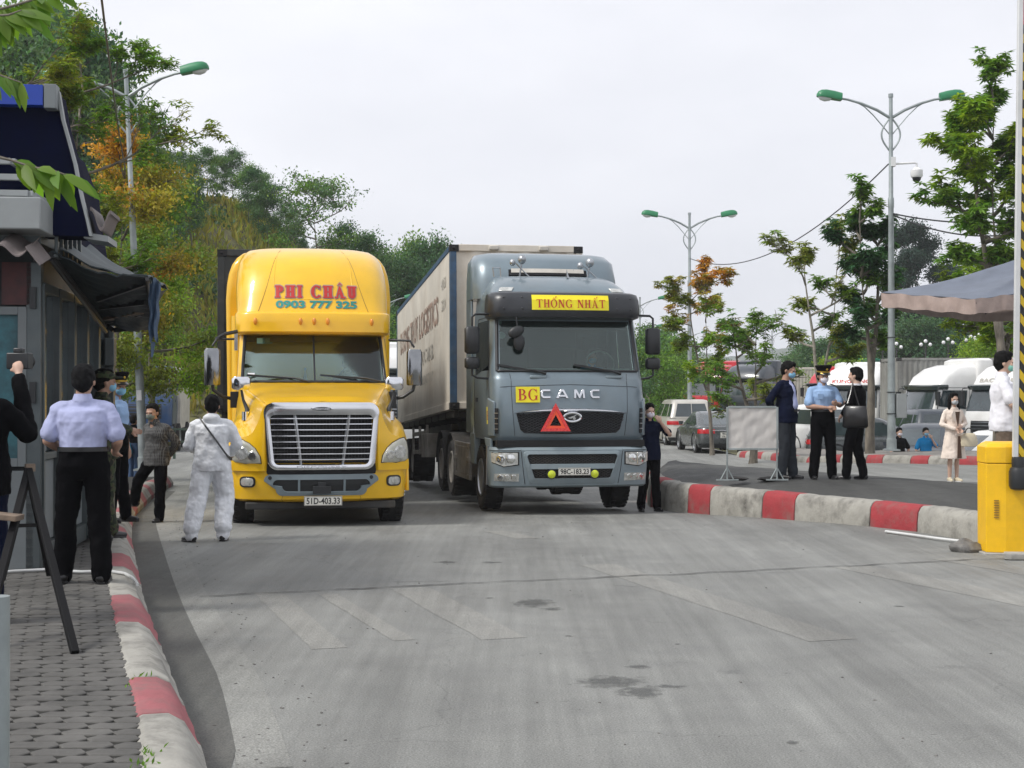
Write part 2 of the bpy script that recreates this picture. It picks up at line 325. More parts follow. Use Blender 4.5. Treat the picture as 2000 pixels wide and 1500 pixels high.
# ---------------------------------------------------------------- ground, roads, kerbs, hills
GA = [(0, 0), (18, 0), (23, -.13), (36, -.5), (50, -.32), (58, -.3), (300, -.3), (1000, -1)]
GB = [(0, 0), (17, 0), (20, .06), (24, .18), (33, .1), (40, -.1), (50, -.32), (300, -.3), (1000, -1)]
def gz(x, y):
    wt = ss(2.5, 7.5, x - .05 * (y - 20)); z = pw(GA, y) * (1 - wt) + pw(GB, y) * wt
    return z - .53 * ss(7.5, 9.5, x) * ss(37.5, 41, y)
def road_mat():
    m = bpy.data.materials.new('asphalt'); m.use_nodes = True; M['asphalt'] = m
    t = m.node_tree; n = t.nodes.new; l = t.links.new; b = t.nodes['Principled BSDF']; tc = n('ShaderNodeTexCoord')
    def ns(scale, det=8, ro=.6, mp=None):
        z = n('ShaderNodeTexNoise'); z.inputs['Scale'].default_value = scale; z.inputs['Detail'].default_value = det; z.inputs['Roughness'].default_value = ro
        if mp:
            q = n('ShaderNodeMapping'); q.inputs['Rotation'].default_value = (0, 0, mp[0]); q.inputs['Scale'].default_value = mp[1]; l(tc.outputs['Object'], q.inputs[0]); l(q.outputs[0], z.inputs[0])
        else: l(tc.outputs['Object'], z.inputs[0])
        return z.outputs['Fac']
    def rr(f, a, b_, c, d):
        z = n('ShaderNodeMapRange'); z.inputs[1].default_value = a; z.inputs[2].default_value = b_; z.inputs[3].default_value = c; z.inputs[4].default_value = d; l(f, z.inputs[0]); return z.outputs[0]
    def mu(a, b_):
        z = n('ShaderNodeMath'); z.operation = 'MULTIPLY'; l(a, z.inputs[0]); l(b_, z.inputs[1]); return z.outputs[0]
    big = rr(ns(.35, 5), .3, .7, .82, 1.16); mid = rr(ns(2.2, 8, .7), .3, .72, .86, 1.12); grain = rr(ns(90, 3, .7), .28, .72, .5, 1.5)
    streak = rr(ns(1.3, 5, .6, (radians(-20), (1.6, .09, 1))), .36, .66, .82, 1.13)
    streak2 = rr(ns(6, 4, .6, (radians(-16), (2.2, .09, 1))), .35, .68, .91, 1.07)
    stain = rr(ns(1.1, 6, .75, (radians(30), (1, 1.6, 1))), .63, .70, 1, .66)
    spots = rr(ns(9, 3, .8, (.3, (1, 1.5, 1))), .68, .73, 1, .52)
    v = mu(mu(mu(mu(big, mid), mu(grain, streak)), mu(streak2, stain)), spots)
    cr = n('ShaderNodeTexVoronoi'); cr.feature = 'DISTANCE_TO_EDGE'; cr.inputs['Scale'].default_value = .23
    wn = n('ShaderNodeTexNoise'); wn.inputs['Scale'].default_value = 1.3; wn.inputs['Detail'].default_value = 7; l(tc.outputs['Object'], wn.inputs[0])
    ad = n('ShaderNodeMix'); ad.data_type = 'RGBA'; ad.blend_type = 'ADD'; ad.inputs[0].default_value = .9; l(tc.outputs['Object'], ad.inputs[6]); l(wn.outputs['Color'], ad.inputs[7]); l(ad.outputs[2], cr.inputs[0])
    v = mu(v, rr(cr.outputs[0], .0003, .002, .82, 1))
    mx = n('ShaderNodeMix'); mx.data_type = 'RGBA'; mx.blend_type = 'MULTIPLY'; mx.inputs[0].default_value = 1; mx.inputs[6].default_value = (.208, .211, .198, 1)
    cb = n('ShaderNodeCombineColor'); [l(v, cb.inputs[i]) for i in range(3)]; l(cb.outputs[0], mx.inputs[7]); l(mx.outputs[2], b.inputs['Base Color'])
    l(rr(ns(2.2, 8, .7), .3, .7, .55, .85), b.inputs['Roughness']); b.inputs['Specular IOR Level'].default_value = .4
    bp = n('ShaderNodeBump'); bp.inputs['Strength'].default_value = .55; bp.inputs['Distance'].default_value = .006; l(ns(120, 3), bp.inputs['Height']); l(bp.outputs[0], b.inputs['Normal'])
    m2 = m.copy(); m2.name = 'dark_asphalt'; M['dark_asphalt'] = m2
    for z in m2.node_tree.nodes:
        if z.type == 'MIX' and z.blend_type == 'MULTIPLY': z.inputs[6].default_value = (.062, .063, .059, 1)
    # worn paint: the same asphalt with a thin layer of pale paint left on it
    m3 = m.copy(); m3.name = 'worn_paint'; M['worn_paint'] = m3
    for z in m3.node_tree.nodes:
        if z.type == 'MIX' and z.blend_type == 'MULTIPLY': z.inputs[6].default_value = (.238, .237, .218, 1)
    m4 = m.copy(); m4.name = 'gutter_concrete'; M['gutter_concrete'] = m4
    for z in m4.node_tree.nodes:
        if z.type == 'MIX' and z.blend_type == 'MULTIPLY': z.inputs[6].default_value = (.228, .230, .213, 1)
    m5 = m.copy(); m5.name = 'gutter_dirt'; M['gutter_dirt'] = m5
    for z in m5.node_tree.nodes:
        if z.type == 'MIX' and z.blend_type == 'MULTIPLY': z.inputs[6].default_value = (.095, .096, .088, 1)
road_mat()
def gsheet(name, x0, x1, y0, y1, nx, ny, m, off=0, shape=None):
    g = MB()
    def fn(u, v):
        x, y = lerp(x0, x1, u), lerp(y0, y1, v)
        if shape: x, y = shape(u, v)
        return (x, y, gz(x, y) + off)
    g.grid(fn, nx, ny); return g.build(name, m, smooth=60)
g = MB()
ys = [-6, 2, 6, 10, 14, 16, 17, 18, 19, 20, 21, 22, 23, 24, 26, 28, 30, 33, 36, 38, 39, 40, 41, 42, 44, 46, 48, 50, 54, 58, 64, 75, 90, 120, 200, 400, 900, 2500]
xs = [-2500, -600, -200, -90, -50, -30, -20, -14, -10, -7, -5, -3, -2, -1, 0, 1, 2, 3, 4, 5, 6, 7, 7.5, 8, 8.5, 9, 9.5, 10, 12, 16, 22, 30, 45, 90, 200, 600, 2500]
g.add([(x, y, gz(x, y)) for x in xs for y in ys], [(i * len(ys) + j, (i + 1) * len(ys) + j, (i + 1) * len(ys) + j + 1, i * len(ys) + j + 1) for i in range(len(xs) - 1) for j in range(len(ys) - 1)])
setting(g.build('road', 'asphalt', smooth=60))
# worn crossing stripes and joints
def ribbon(name, pts, w0, m, off=.004, parent=None, wob=0):
    g = MB(); n = len(pts); vs = []
    for i, (x, y) in enumerate(pts):
        a = Vector(pts[max(i - 1, 0)]); b = Vector(pts[min(i + 1, n - 1)]); t = (b - a).normalized(); q = Vector((-t.y, t.x))
        ww = (w0[i] if isinstance(w0, list) else w0) * (1 + wob * nn((x, y, 0), 9)) / 2
        c = Vector((x, y)) + q * wob * .05 * nn((x, y, 3), 3)
        for s in (-1, 1): p = c + q * ww * s; vs.append((p.x, p.y, gz(p.x, p.y) + off))
    g.add(vs, [(2 * i, 2 * i + 2, 2 * i + 3, 2 * i + 1) for i in range(n - 1)]); o = g.build(name, m, smooth=60, parent=parent); return o
def dense(pts, k=12):
    r = []
    for a, b in zip(pts, pts[1:]):
        for i in range(k): r.append((lerp(a[0], b[0], i / k), lerp(a[1], b[1], i / k)))
    return r + [pts[-1]]
def gp(px, py, z=0): d = (CH - z) * F / (py - HY); return ((px - CX) / F * d, d)
for a, b, w_ in (((522, 1156), (645, 1266), .24), ((800, 1148), (985, 1247), .34), ((1166, 1102), (1626, 1250), .36), ((1662, 1106), (2080, 1190), .44), ((1850, 1090), (2200, 1150), .4),
                 ((640, 1160), (790, 1250), .16), ((965, 1036), (1030, 1052), .3)):
    setting(ribbon('road_stripe', dense([gp(*a), gp(*b)], 16), w_, 'worn_paint', .002, wob=.12))
jt = dense([gp(390, 1166), gp(700, 1150), gp(1000, 1136), gp(1400, 1118), gp(1860, 1096), gp(2300, 1074)], 24)
setting(ribbon('road_joint', [(x + .03 * nn((x, y, 1), 1.3), y + .05 * nn((x, y, 1), 2.1)) for x, y in jt], .022, 'black_gap', .009, wob=1.2))
def smooth2(P, k=6):
    r = []
    for i in range(len(P) - 1):
        a, b, c, d = (Vector(P[j]) for j in (max(i - 1, 0), i, i + 1, min(i + 2, len(P) - 1)))
        for q in range(k): t = q / k; v = .5 * (2 * b + (c - a) * t + (2 * a - 5 * b + 4 * c - d) * t * t + (3 * b - a - 3 * c + d) * t ** 3); r.append((v.x, v.y))
    return r + [tuple(P[-1])]
strip = [gp(*p) for p in ((520, 1500), (468, 1328), (418, 1240), (379, 1166), (347, 1090), (323, 1020), (326, 975), (348, 935), (372, 905))]
setting(ribbon('gutter_strip', smooth2(strip, 8), .25, 'gutter_concrete', .0025))
KL = [gp(*p) for p in ((430, 1640), (398, 1500), (330, 1328), (282, 1188), (271, 1133), (258, 1071), (258, 1031), (266, 994), (304, 940), (339, 911))]
KLx = lambda y: pw(sorted([(b, a) for a, b in KL]), y)
STx = lambda y: pw(sorted([(b, a) for a, b in smooth2(strip)]), y)
g = MB(); g.grid(lambda u, v: (lerp(KLx(5 + 26 * v), STx(5 + 26 * v) - .12, u), 5 + 26 * v, gz(-4, 5 + 26 * v) + .003), 2, 40)
setting(g.build('gutter_dirt', 'gutter_dirt', smooth=0))

def pmat(name, c, dirt, dc):
    return mat(name, c, .8, var=.12, dirt=dirt, dcol=dc, vs=5, bump=.5, bs=28)
pmat('kerb_white', (.33, .32, .285), 1.0, (.085, .08, .07)); pmat('kerb_red', (.33, .038, .045), 1.0, (.19, .12, .105)); pmat('kerb_rose', (.33, .10, .11), .9, (.17, .12, .11))
mat('paver', (.098, .095, .088), .85, var=.3, vs=2.5, bump=.5, bs=40, dirt=.5, dcol=(.09, .088, .08)); mat('paver_joint', (.025, .025, .022), .95)
mat('paving_far', (.24, .225, .205), .85, var=.35, vs=3, bump=.4, bs=12, dirt=.5)
def kerb(name, path, wd, ht, segs, flip=1, base=lambda x, y: gz(x, y), chamfer=.06, red='kerb_red'):
    """path runs along the road-side foot; stones laid one after another, flip=+1 puts the stone to the left of the path"""
    P = [Vector(p) for p in path]; D = [0]
    for a, b in zip(P, P[1:]): D.append(D[-1] + (b - a).length)
    def pt(s):
        s = min(max(s, 0), D[-1] - 1e-6)
        for i in range(len(P) - 1):
            if s <= D[i + 1]: t = (s - D[i]) / (D[i + 1] - D[i]); return P[i].lerp(P[i + 1], t)
    def fr(s):
        t = (pt(s + .15) - pt(s - .15)).normalized(); return pt(s), Vector((-t.y, t.x)) * flip
    g = MB(); s = 0; i = 0
    while s < D[-1] - .05:
        ln, c = segs[i % len(segs)] if i < len(segs) else segs[-2 + (i - len(segs)) % 2]
        e = min(s + ln, D[-1]); k = max(2, int((e - s) / .12)); rings = []
        for j in range(k + 1):
            q = lerp(s + .008, e - .008, j / k); p, nv = fr(q); z0 = base(p.x, p.y); h_ = ht(p.x, p.y) if callable(ht) else ht
            jit = .012 * nn((p.x, p.y, 0), 4) ; ring = []
            for u, v in ((0, -.05), (.0, h_ * .35), (.015, h_ - chamfer * 1.3), (.03 + chamfer * .4, h_ - chamfer * .35), (.03 + chamfer, h_), (wd - .04, h_ + .004), (wd, h_ - .03), (wd, -.05)):
                r = p + nv * (u + jit * (v > 0)); ring.append((r.x, r.y, z0 + v + .012 * nn((r.x, r.y, v), 7) * (v > 0)))
            rings.append(ring)
        g.mi = c; g.loft(rings); s = e; i += 1
    return setting(g.build(name, ['kerb_white', red], bevel=.01, smooth=50))
kerb('kerb', KL, .31, .25, [(1.2, 0), (.9, 1), (1.9, 0), (1.35, 1), (1.8, 0), (1.1, 1)] + [(1.9, 0), (1.1, 1)] * 8, flip=1, chamfer=.12, red='kerb_rose')
# left pavement: slab with elongated hexagonal pavers
g = MB(); yy = [2, 6, 8, 10, 12, 14, 16, 18, 20, 22, 24, 27, 30, 34]
vs = []
for y in yy: vs += [(-40, y, gz(-5, y) + .232), (KLx(y) - .33, y, gz(-5, y) + .232)]
g.add(vs, [(2 * i, 2 * i + 1, 2 * i + 3, 2 * i + 2) for i in range(len(yy) - 1)])
setting(g.build('pavement', 'paver_joint', smooth=0))
g = MB(); a_, b_ = .125, .062; row = 0; y = 5.6
while y < 20:
    x = KLx(y) - .17 - (.115 if row % 2 else 0) - a_
    while x > -7.6:
        if 1:
            h = .243 + .004 * nn((x, y, 0), 5) + gz(-5, y); w2 = a_ - .006; h2 = b_ - .008; e = .03
            ring = [(-w2 - e + .03, 0), (-w2 + .035, -h2), (w2 - .035, -h2), (w2 + e - .03, 0), (w2 - .035, h2), (-w2 + .035, h2)]
            R_ = random.uniform(-.02, .02)
            q = [(x + u, y + v + u * R_) for u, v in ring]
            g.loft([[(u, v, h - .03) for u, v in q], [(u, v, h - .004) for u, v in q], [(lerp(x, u, .95), lerp(y, v, .93), h) for u, v in q]])
        x -= .23
    y += .118; row += 1
setting(g.build('pavement_blocks', 'paver', smooth=0, recalc=False))
# traffic island
ISL = [(9.5, 12.6), (7.2, 14.0), gp(1915, 1060), gp(1790, 1040), gp(1697, 1029), gp(1550, 1012), gp(1487, 1004.5), gp(1385, 993), gp(1300, 982.5), (2.33, 24.4), (2.45, 26.2), (2.75, 27.8), (3.1, 28.6)]
IH = lambda x, y: .335 - gz(x, y)
def island_segs():
    P = [Vector(p) for p in ISL]; D = [0]
    for a, b in zip(P, P[1:]): D.append(D[-1] + (b - a).length)
    B = [D[3] - 3.3, D[3], D[4], D[5], D[6], D[7], D[7] + (D[8] - D[7]) * .55]      # stone edges read off the photograph
    return [(.4, 0)] + [(B[0] - .4, 1), (D[3] - B[0], 0), (D[4] - D[3], 1), (D[5] - D[4], 0), (D[6] - D[5], 1), (D[7] - D[6], 0), (.6, 1), (1.2, 0), (.8, 1), (1.5, 0), (.8, 1)]
kerb('kerb', ISL, .3, IH, island_segs(), flip=-1)
REAR = [(9.5, 17.5), (7.2, 20.9), (6.3, 23.0), (4.6, 26.2), (3.9, 27.4), (3.5, 28.3), (3.3, 28.8)]
g = MB(); inner = [(x + .2, y + .22) for x, y in ISL]
def isl(u, v):
    n = len(inner) - 1; s = u * n; i = min(int(s), n - 1); a = Vector(inner[i]).lerp(Vector(inner[i + 1]), s - i)
    n = len(REAR) - 1; s = u * n; i = min(int(s), n - 1); b = Vector(REAR[i]).lerp(Vector(REAR[i + 1]), s - i)
    vv = min(v, 1); p = a.lerp(b, vv); z = .330 + .092 * ss(0, .3, vv) - .03 * ss(.7, 1, vv) + .006 * nn((p.x, p.y, 0), 2.5)
    if v > 1: return (p.x + .02, p.y + .03, gz(p.x, p.y) - .05)
    if vv > .9: p.x += .12 * nn((p.x, p.y, 0), 1.7); p.y += .2 * nn((p.x, p.y, 5), 1.4)
    return (p.x, p.y, z)
g.grid(lambda u, v: isl(u, v * 1.1), 60, 22); setting(g.build('traffic_island', 'dark_asphalt', smooth=50))
# far kerb and the pavement of the trees
FK = [(16, 29.5), (12.6, 31.6), (11.05, 33.5), (9.9, 35.4), (8.5, 37.8), (7.95, 40.6), (7.6, 43.5), (7.2, 46)]
kerb('kerb', FK, .3, .2, [(.6, 0), (.5, 1), (1.0, 0), (.55, 1)] + [(.95, 0), (.58, 1)] * 30, flip=-1)
g = MB()
def fpv(u, v):
    n = len(FK) - 1; s = u * n; i = min(int(s), n - 1); a = Vector(FK[i]).lerp(Vector(FK[i + 1]), s - i); v2 = min(v, 1)
    p = a + Vector((.25 + 2.0 * v2, .15 + 3.4 * v2)); z = gz(*a) + .19
    return (p.x, p.y, z if v <= 1 else -1.2)
g.grid(lambda u, v: fpv(u, v * 1.1), 40, 11); setting(g.build('far_pavement', 'paving_far', smooth=50))

# hills
HT = [(57, -.4), (61, 3.3), (70, 7.2), (80, 11.0), (90, 13.8), (110, 15.5), (200, 17)]
def hz(x, y):
    x2 = x + .06 * (y - 60); k = ss(-1.0, -12.5, x2) if x2 < -1 else 0
    k = 1 - ss(-17, -1.0, x2)
    yy_ = y - 10 * ss(-9, 2, x2) + 9 * ss(-15, -30, x2) * 0
    z = pw(HT, yy_ + 1.6 * nn((x, y, 0), .12)) * k
    return z + (.35 * nn((x, y, 0), .4) + .12 * nn((x, y, 9), 1.5)) * min(1, max(0, z / 2)) - (.6 if k < .02 else 0)
def hill_mat(name, cols, sc):
    m = mat(name, cols[0], .95); t = m.node_tree; n = t.nodes.new; l = t.links.new; b = t.nodes['Principled BSDF']; tc = n('ShaderNodeTexCoord')
    a = n('ShaderNodeTexNoise'); a.inputs['Scale'].default_value = sc; a.inputs['Detail'].default_value = 10; a.inputs['Roughness'].default_value = .7; l(tc.outputs['Object'], a.inputs[0])
    r = n('ShaderNodeValToRGB'); e = r.color_ramp.elements; e[0].position = .32; e[0].color = (*cols[0], 1); e[1].position = .68; e[1].color = (*cols[2], 1); x = e.new(.5); x.color = (*cols[1], 1)
    l(a.outputs['Fac'], r.inputs[0]); l(r.outputs[0], b.inputs['Base Color'])
    bp = n('ShaderNodeBump'); bp.inputs['Strength'].default_value = 1; bp.inputs['Distance'].default_value = .15; l(a.outputs['Fac'], bp.inputs['Height']); l(bp.outputs[0], b.inputs['Normal'])
hill_mat('hill_soil', [(.05, .042, .028), (.12, .115, .05), (.20, .20, .07)], .9)
hill_mat('mountain', [(.03, .05, .035), (.045, .07, .045), (.07, .085, .06)], .02)
g = MB(); hx = [-170, -120, -90, -70] + [-60 + 1.6 * i for i in range(48)]; hy = [54, 56] + [57 + .8 * i for i in range(22)] + [76 + 2.5 * i for i in range(26)] + [150, 180, 230]
g.add([(x, y, hz(x, y)) for x in hx for y in hy], [(i * len(hy) + j, (i + 1) * len(hy) + j, (i + 1) * len(hy) + j + 1, i * len(hy) + j + 1) for i in range(len(hx) - 1) for j in range(len(hy) - 1)])
setting(g.build('hill', 'hill_soil', smooth=80))
def hz2(x, y):      # low wooded hill beyond the lorry park
    return -1.2 + 4.5 * ss(95, 150, y) * ss(22, 48, x) + 6 * ss(42, 75, x) * ss(120, 170, y) + .8 * nn((x, y, 0), .08)
g = MB(); g.grid(lambda u, v: (lerp(14, 160, u), lerp(88, 260, v), hz2(lerp(14, 160, u), lerp(88, 260, v))), 40, 40); setting(g.build('wooded_hill', 'hill_soil', smooth=80))
for k, (y0, px0, px1, top, sd_) in enumerate(((620, 1180, 1545, 655, 1.3), (1000, 900, 2300, 628, 4.1), (420, 1230, 1480, 672, 7.7))):
    g = MB()
    def mf(u, v):
        x = lerp((px0 - 1000) / F * y0, (px1 - 1000) / F * y0, u); hgt = (HY - top) / F * y0
        pr = (sin(pi * u) ** .6) * (.72 + .35 * nn((u * 7, sd_, 0), 1) + .14 * nn((u * 26, sd_, 0), 1) + .05 * nn((u * 90, sd_, 0), 1))
        return (x, y0 + v * y0 * .25 - (1 - v) * 0, -2 + (CH + hgt) * pr * sin(pi * .5 * min(1, v * 1.6)) * (1 + .1 * nn((u * 30, v * 9, sd_), 1)))
    g.grid(mf, 120, 14); setting(g.build('mountain', 'mountain', smooth=80))

# ---------------------------------------------------------------- foliage
def leafmat(name, c, trans=.35, var=.5, hue=(.02, .0)):
    m = bpy.data.materials.new(name); m.use_nodes = True; M[name] = m; t = m.node_tree; n = t.nodes.new; l = t.links.new
    b = t.nodes['Principled BSDF']; o = t.nodes['Material Output']; b.inputs['Roughness'].default_value = .5; b.inputs['Specular IOR Level'].default_value = .35
    a = n('ShaderNodeAttribute'); a.attribute_name = 'tint'
    mx = n('ShaderNodeMix'); mx.data_type = 'RGBA'; mx.blend_type = 'MULTIPLY'; mx.inputs[0].default_value = 1; mx.inputs[6].default_value = (*c, 1); l(a.outputs['Color'], mx.inputs[7])
    l(mx.outputs[2], b.inputs['Base Color']); tr = n('ShaderNodeBsdfTranslucent')
    m2 = n('ShaderNodeMix'); m2.data_type = 'RGBA'; m2.blend_type = 'MULTIPLY'; m2.inputs[0].default_value = 1; m2.inputs[7].default_value = (1.3, 1.4, .5, 1); l(mx.outputs[2], m2.inputs[6]); l(m2.outputs[2], tr.inputs[0])
    ms = n('ShaderNodeMixShader'); ms.inputs[0].default_value = trans; l(b.outputs[0], ms.inputs[1]); l(tr.outputs[0], ms.inputs[2]); l(ms.outputs[0], o.inputs[0])
leafmat('leaf_street', (.13, .25, .038)); leafmat('leaf_bright', (.21, .34, .025)); leafmat('leaf_orange', (.50, .27, .03)); leafmat('leaf_mixed', (.30, .27, .03))
leafmat('leaf_dark', (.05, .125, .055)); leafmat('leaf_hill', (.085, .175, .07)); leafmat('leaf_near', (.13, .25, .035), .5); leafmat('leaf_pine', (.02, .05, .035), .15)
leafmat('grass_blade', (.30, .31, .075), .4); leafmat('leaf_olive', (.20, .25, .035))
class Foliage(MB):
    def __init__(s): MB.__init__(s); s.cols = []
    def leaf(s, p, d, ln, wd, col, up=None):
        d = d.normalized(); u = up or Vector((random.gauss(0, 1), random.gauss(0, 1), random.gauss(0, 1) + .6)); x = d.cross(u)
        if x.length < 1e-3: return
        x.normalize(); nrm = x.cross(d); m_ = p + d * ln * .45 + nrm * ln * .04
        s.add([p, m_ + x * wd / 2, p + d * ln - nrm * ln * .06, m_ - x * wd / 2], [(0, 1, 2, 3)]); s.cols += col
    def leaf2(s, p, d, ln, wd, col, up):     # near leaf with folded midrib and a curved tip
        d = d.normalized(); x = d.cross(up).normalized(); nr = x.cross(d); c = []
        for t, w_ in ((0, .05), (.2, .7), (.45, 1), (.75, .66), (1, .02)):
            q = p + d * ln * t - nr * ln * .22 * t * t; c += [q + x * wd / 2 * w_ + nr * wd * .13 * w_, q, q - x * wd / 2 * w_ + nr * wd * .13 * w_]
        f = []
        for i in range(4): f += [(3 * i, 3 * i + 1, 3 * i + 4, 3 * i + 3), (3 * i + 1, 3 * i + 2, 3 * i + 5, 3 * i + 4)]
        s.add(c, f); s.cols += col * 8
def tintc(b, hue=0): return [b * (1 + hue), b, b * (1 - hue * .5), 1.0]
def rvec(): 
    v = Vector((random.gauss(0, 1), random.gauss(0, 1), random.gauss(0, 1))); return v.normalized()
def branchy(mb, p, d, ln, r, depth, tips, spread=.6, upb=.25, kids=(3, 4), shrink=.68, wob=.12):
    n = 4; pts = [p.copy()]; q = p.copy(); dd = d.normalized()
    for i in range(n):
        dd = (dd + rvec() * wob + Vector((0, 0, upb * .12))).normalized(); q = q + dd * ln / n; pts.append(q.copy())
    rs = [max(.004, r * (1 - .45 * i / n)) for i in range(n + 1)]
    mb.tube(pts, rs, 7 if r > .03 else 4, cap=False)
    if depth == 0: tips.append((q, dd)); return
    if depth == 1 and random.random() < .8: tips.append((pts[2], dd)); tips.append((q, dd))
    for k in range(random.randint(*kids)):
        t = random.uniform(.45, 1); i = min(n - 1, int(t * n)); b = pts[i].lerp(pts[i + 1], t * n - i) if t < 1 else q
        nd = (dd + rvec() * spread + Vector((0, 0, upb))).normalized()
        branchy(mb, b, nd, ln * shrink * random.uniform(.7, 1.15), r * .5, depth - 1, tips, spread, upb, kids, shrink, wob)
    branchy(mb, q, (dd + rvec() * .25).normalized(), ln * shrink, r * .55, depth - 1, tips, spread, upb, kids, shrink, wob)
def tree(name, label, cat, loc, H, cr, seed, leaf='leaf_street', bark='bark', style='rosette', nleaf=9, lsize=.2, trunk=.45, r0=.11, depth=3, lean=0, spread=.75, group=None, flat=1.0, mats=None, dens=1.0, upb=.25, kids=(3, 4), forks=3, hgrad=0):
    random.seed(seed); root = thing(name, label, cat, loc, 0, group); tr = MB(); tips = []
    th = H * trunk; p = Vector((0, 0, -.15)); pts = [p.copy()]; d = Vector((lean, 0, 1)).normalized(); n = 14; dc = d.copy()
    for i in range(n): dc = (dc + rvec() * .07 + d * .1).normalized(); p = p + dc * (H * .93 + .15) / n; pts.append(p.copy())
    tr.tube(pts, [r0 * (1.3 if i == 0 else max(.1, 1 - .075 * i - (.12 if i / n > trunk else 0))) for i in range(n + 1)], 9)
    nl = max(6, int(forks * 4)); ga = random.random() * 6
    if forks > 1 and style == 'rosette':      # a second leading stem
        q0 = pts[max(1, int(n * trunk * .8))]; pp = [q0.copy()]; dd = Vector((random.uniform(-.4, .4), random.uniform(-.3, .3), 1)).normalized(); q = q0.copy()
        for i in range(8): dd = (dd + rvec() * .08 + Vector((0, 0, .1))).normalized(); q = q + dd * (H * .86 - q0.z) / 8; pp.append(q.copy())
        tr.tube(pp, [r0 * .6 * (1 - .1 * i) for i in range(9)], 7); stems = [pts, pp]
    else: stems = [pts]
    for k in range(nl):
        st = stems[k % len(stems)]; h = lerp(th * .95 if style != 'rosette' else th, H * .96, (k + random.random() * .6) / nl); cand = min(st, key=lambda v: abs(v.z - h)); e = (h - th) / max(.1, H - th)
        rad = cr * (.45 + .75 * sin(pi * min(1, .18 + e * .72))) * random.uniform(.65, 1.12); ga += 2.4; el = lerp(.15, .9, e) * upb * 2.6
        branchy(tr, cand.copy(), Vector((cos(ga), sin(ga), el)), rad * .62, r0 * lerp(.42, .2, e), depth - 1, tips, spread, upb * .7, kids, .55)
    branchy(tr, pts[-1], Vector((0, 0, 1)), H * .09, r0 * .2, depth - 1, tips, spread, upb, kids, .6)
    tr.build('trunk', bark, root, smooth=60, recalc=False)
    f = Foliage(); mats = mats or [leaf]
    for (q, dd) in tips:
        if random.random() > dens: continue
        f.mi = random.randrange(len(mats)) if len(mats) > 1 else 0
        if mats and len(mats) > 1: f.mi = min(len(mats) - 1, max(0, int(((hgrad and 1 - min(1, max(0, (q.z / H - th / H) / (1 - th / H)))) * 1.0 + (0 if hgrad else .5) + nn(q, .45) * (.7 if hgrad else 1.3) + random.uniform(-.15, .15)) * len(mats))))
        cb = random.uniform(.6, 1.35); hu = random.uniform(-.12, .22)
        if style == 'rosette':
            for rep in range(2):
                c = q + rvec() * lsize * .8 * rep
                for k in range(nleaf):
                    a = 2 * pi * k / nleaf + random.random(); v = Vector((cos(a), sin(a), random.uniform(-.75, .35)))
                    f.leaf(c, v, lsize * random.uniform(.7, 1.2), lsize * .3, tintc(cb * random.uniform(.75, 1.25), hu), Vector((0, 0, 1)) + rvec() * .5)
        else:
            for k in range(nleaf):
                c = q + Vector((random.gauss(0, 1), random.gauss(0, 1), random.gauss(0, .6) * flat)) * lsize * (1.8 if style == 'clump' else 3)
                f.leaf(c, rvec() + Vector((0, 0, -.35)), lsize * random.uniform(.6, 1.2), lsize * random.uniform(.35, .6), tintc(cb * random.uniform(.7, 1.3), hu))
    f.build('crown', mats, root, smooth=0, recalc=False); return root

def blot(name, px, py, w_, h_, seed, m='gutter_dirt', off=.003):      # dark damp patches and old repairs in the asphalt
    x, y = gp(px, py); g = MB(); n = 40; rr_ = lambda a: 1 + .55 * nn((cos(a), sin(a), seed), 1.6) + .35 * nn((cos(a) * 3, sin(a) * 3, seed), 2)
    vs = [(x + w_ * rr_(a) * cos(a), y + h_ * rr_(a) * sin(a), gz(x, y) + off) for a in [2 * pi * i / n for i in range(n)]]; g.add(vs, [tuple(range(n))]); setting(g.build(name, m, smooth=0))
mat('damp', (.075, .077, .072), .5, var=.3, vs=25)
t = M['damp'].node_tree; n = t.nodes.new; l = t.links.new; tc_ = n('ShaderNodeTexCoord'); vm_ = n('ShaderNodeVectorMath'); vm_.operation = 'DISTANCE'; vm_.inputs[1].default_value = (.5, .5, 0)
mz = n('ShaderNodeVectorMath'); mz.operation = 'MULTIPLY'; mz.inputs[1].default_value = (1, 1, 0); l(tc_.outputs['Generated'], mz.inputs[0]); l(mz.outputs[0], vm_.inputs[0])
q_ = n('ShaderNodeTexNoise'); q_.inputs['Scale'].default_value = 14; q_.inputs['Detail'].default_value = 8; l(tc_.outputs['Object'], q_.inputs[0]); ad_ = n('ShaderNodeMath'); ad_.operation = 'MULTIPLY_ADD'; ad_.inputs[1].default_value = .9; l(q_.outputs['Fac'], ad_.inputs[0]); l(vm_.outputs['Value'], ad_.inputs[2])
mr_ = n('ShaderNodeMapRange'); mr_.inputs[1].default_value = .62; mr_.inputs[2].default_value = .88; mr_.inputs[3].default_value = .5; mr_.inputs[4].default_value = 0; l(ad_.outputs[0], mr_.inputs[0]); l(mr_.outputs[0], t.nodes['Principled BSDF'].inputs['Alpha'])
for i, (px, py, w_, h_) in enumerate(((1050, 1178, .22, .26), (1075, 1190, .1, .12), (1195, 1330, .24, .26), (1243, 1350, .15, .24), (1248, 1302, .08, .06), (955, 1168, .05, .04), (1320, 1258, .03, .03), (1110, 1242, .04, .03), (1310, 1340, .1, .07), (870, 1098, .13, .12), (960, 1098, .12, .1), (1550, 1450, .05, .04), (1756, 1184, .05, .05))):
    blot('road_stain', px, py, w_, h_, i * 2.3, 'damp')
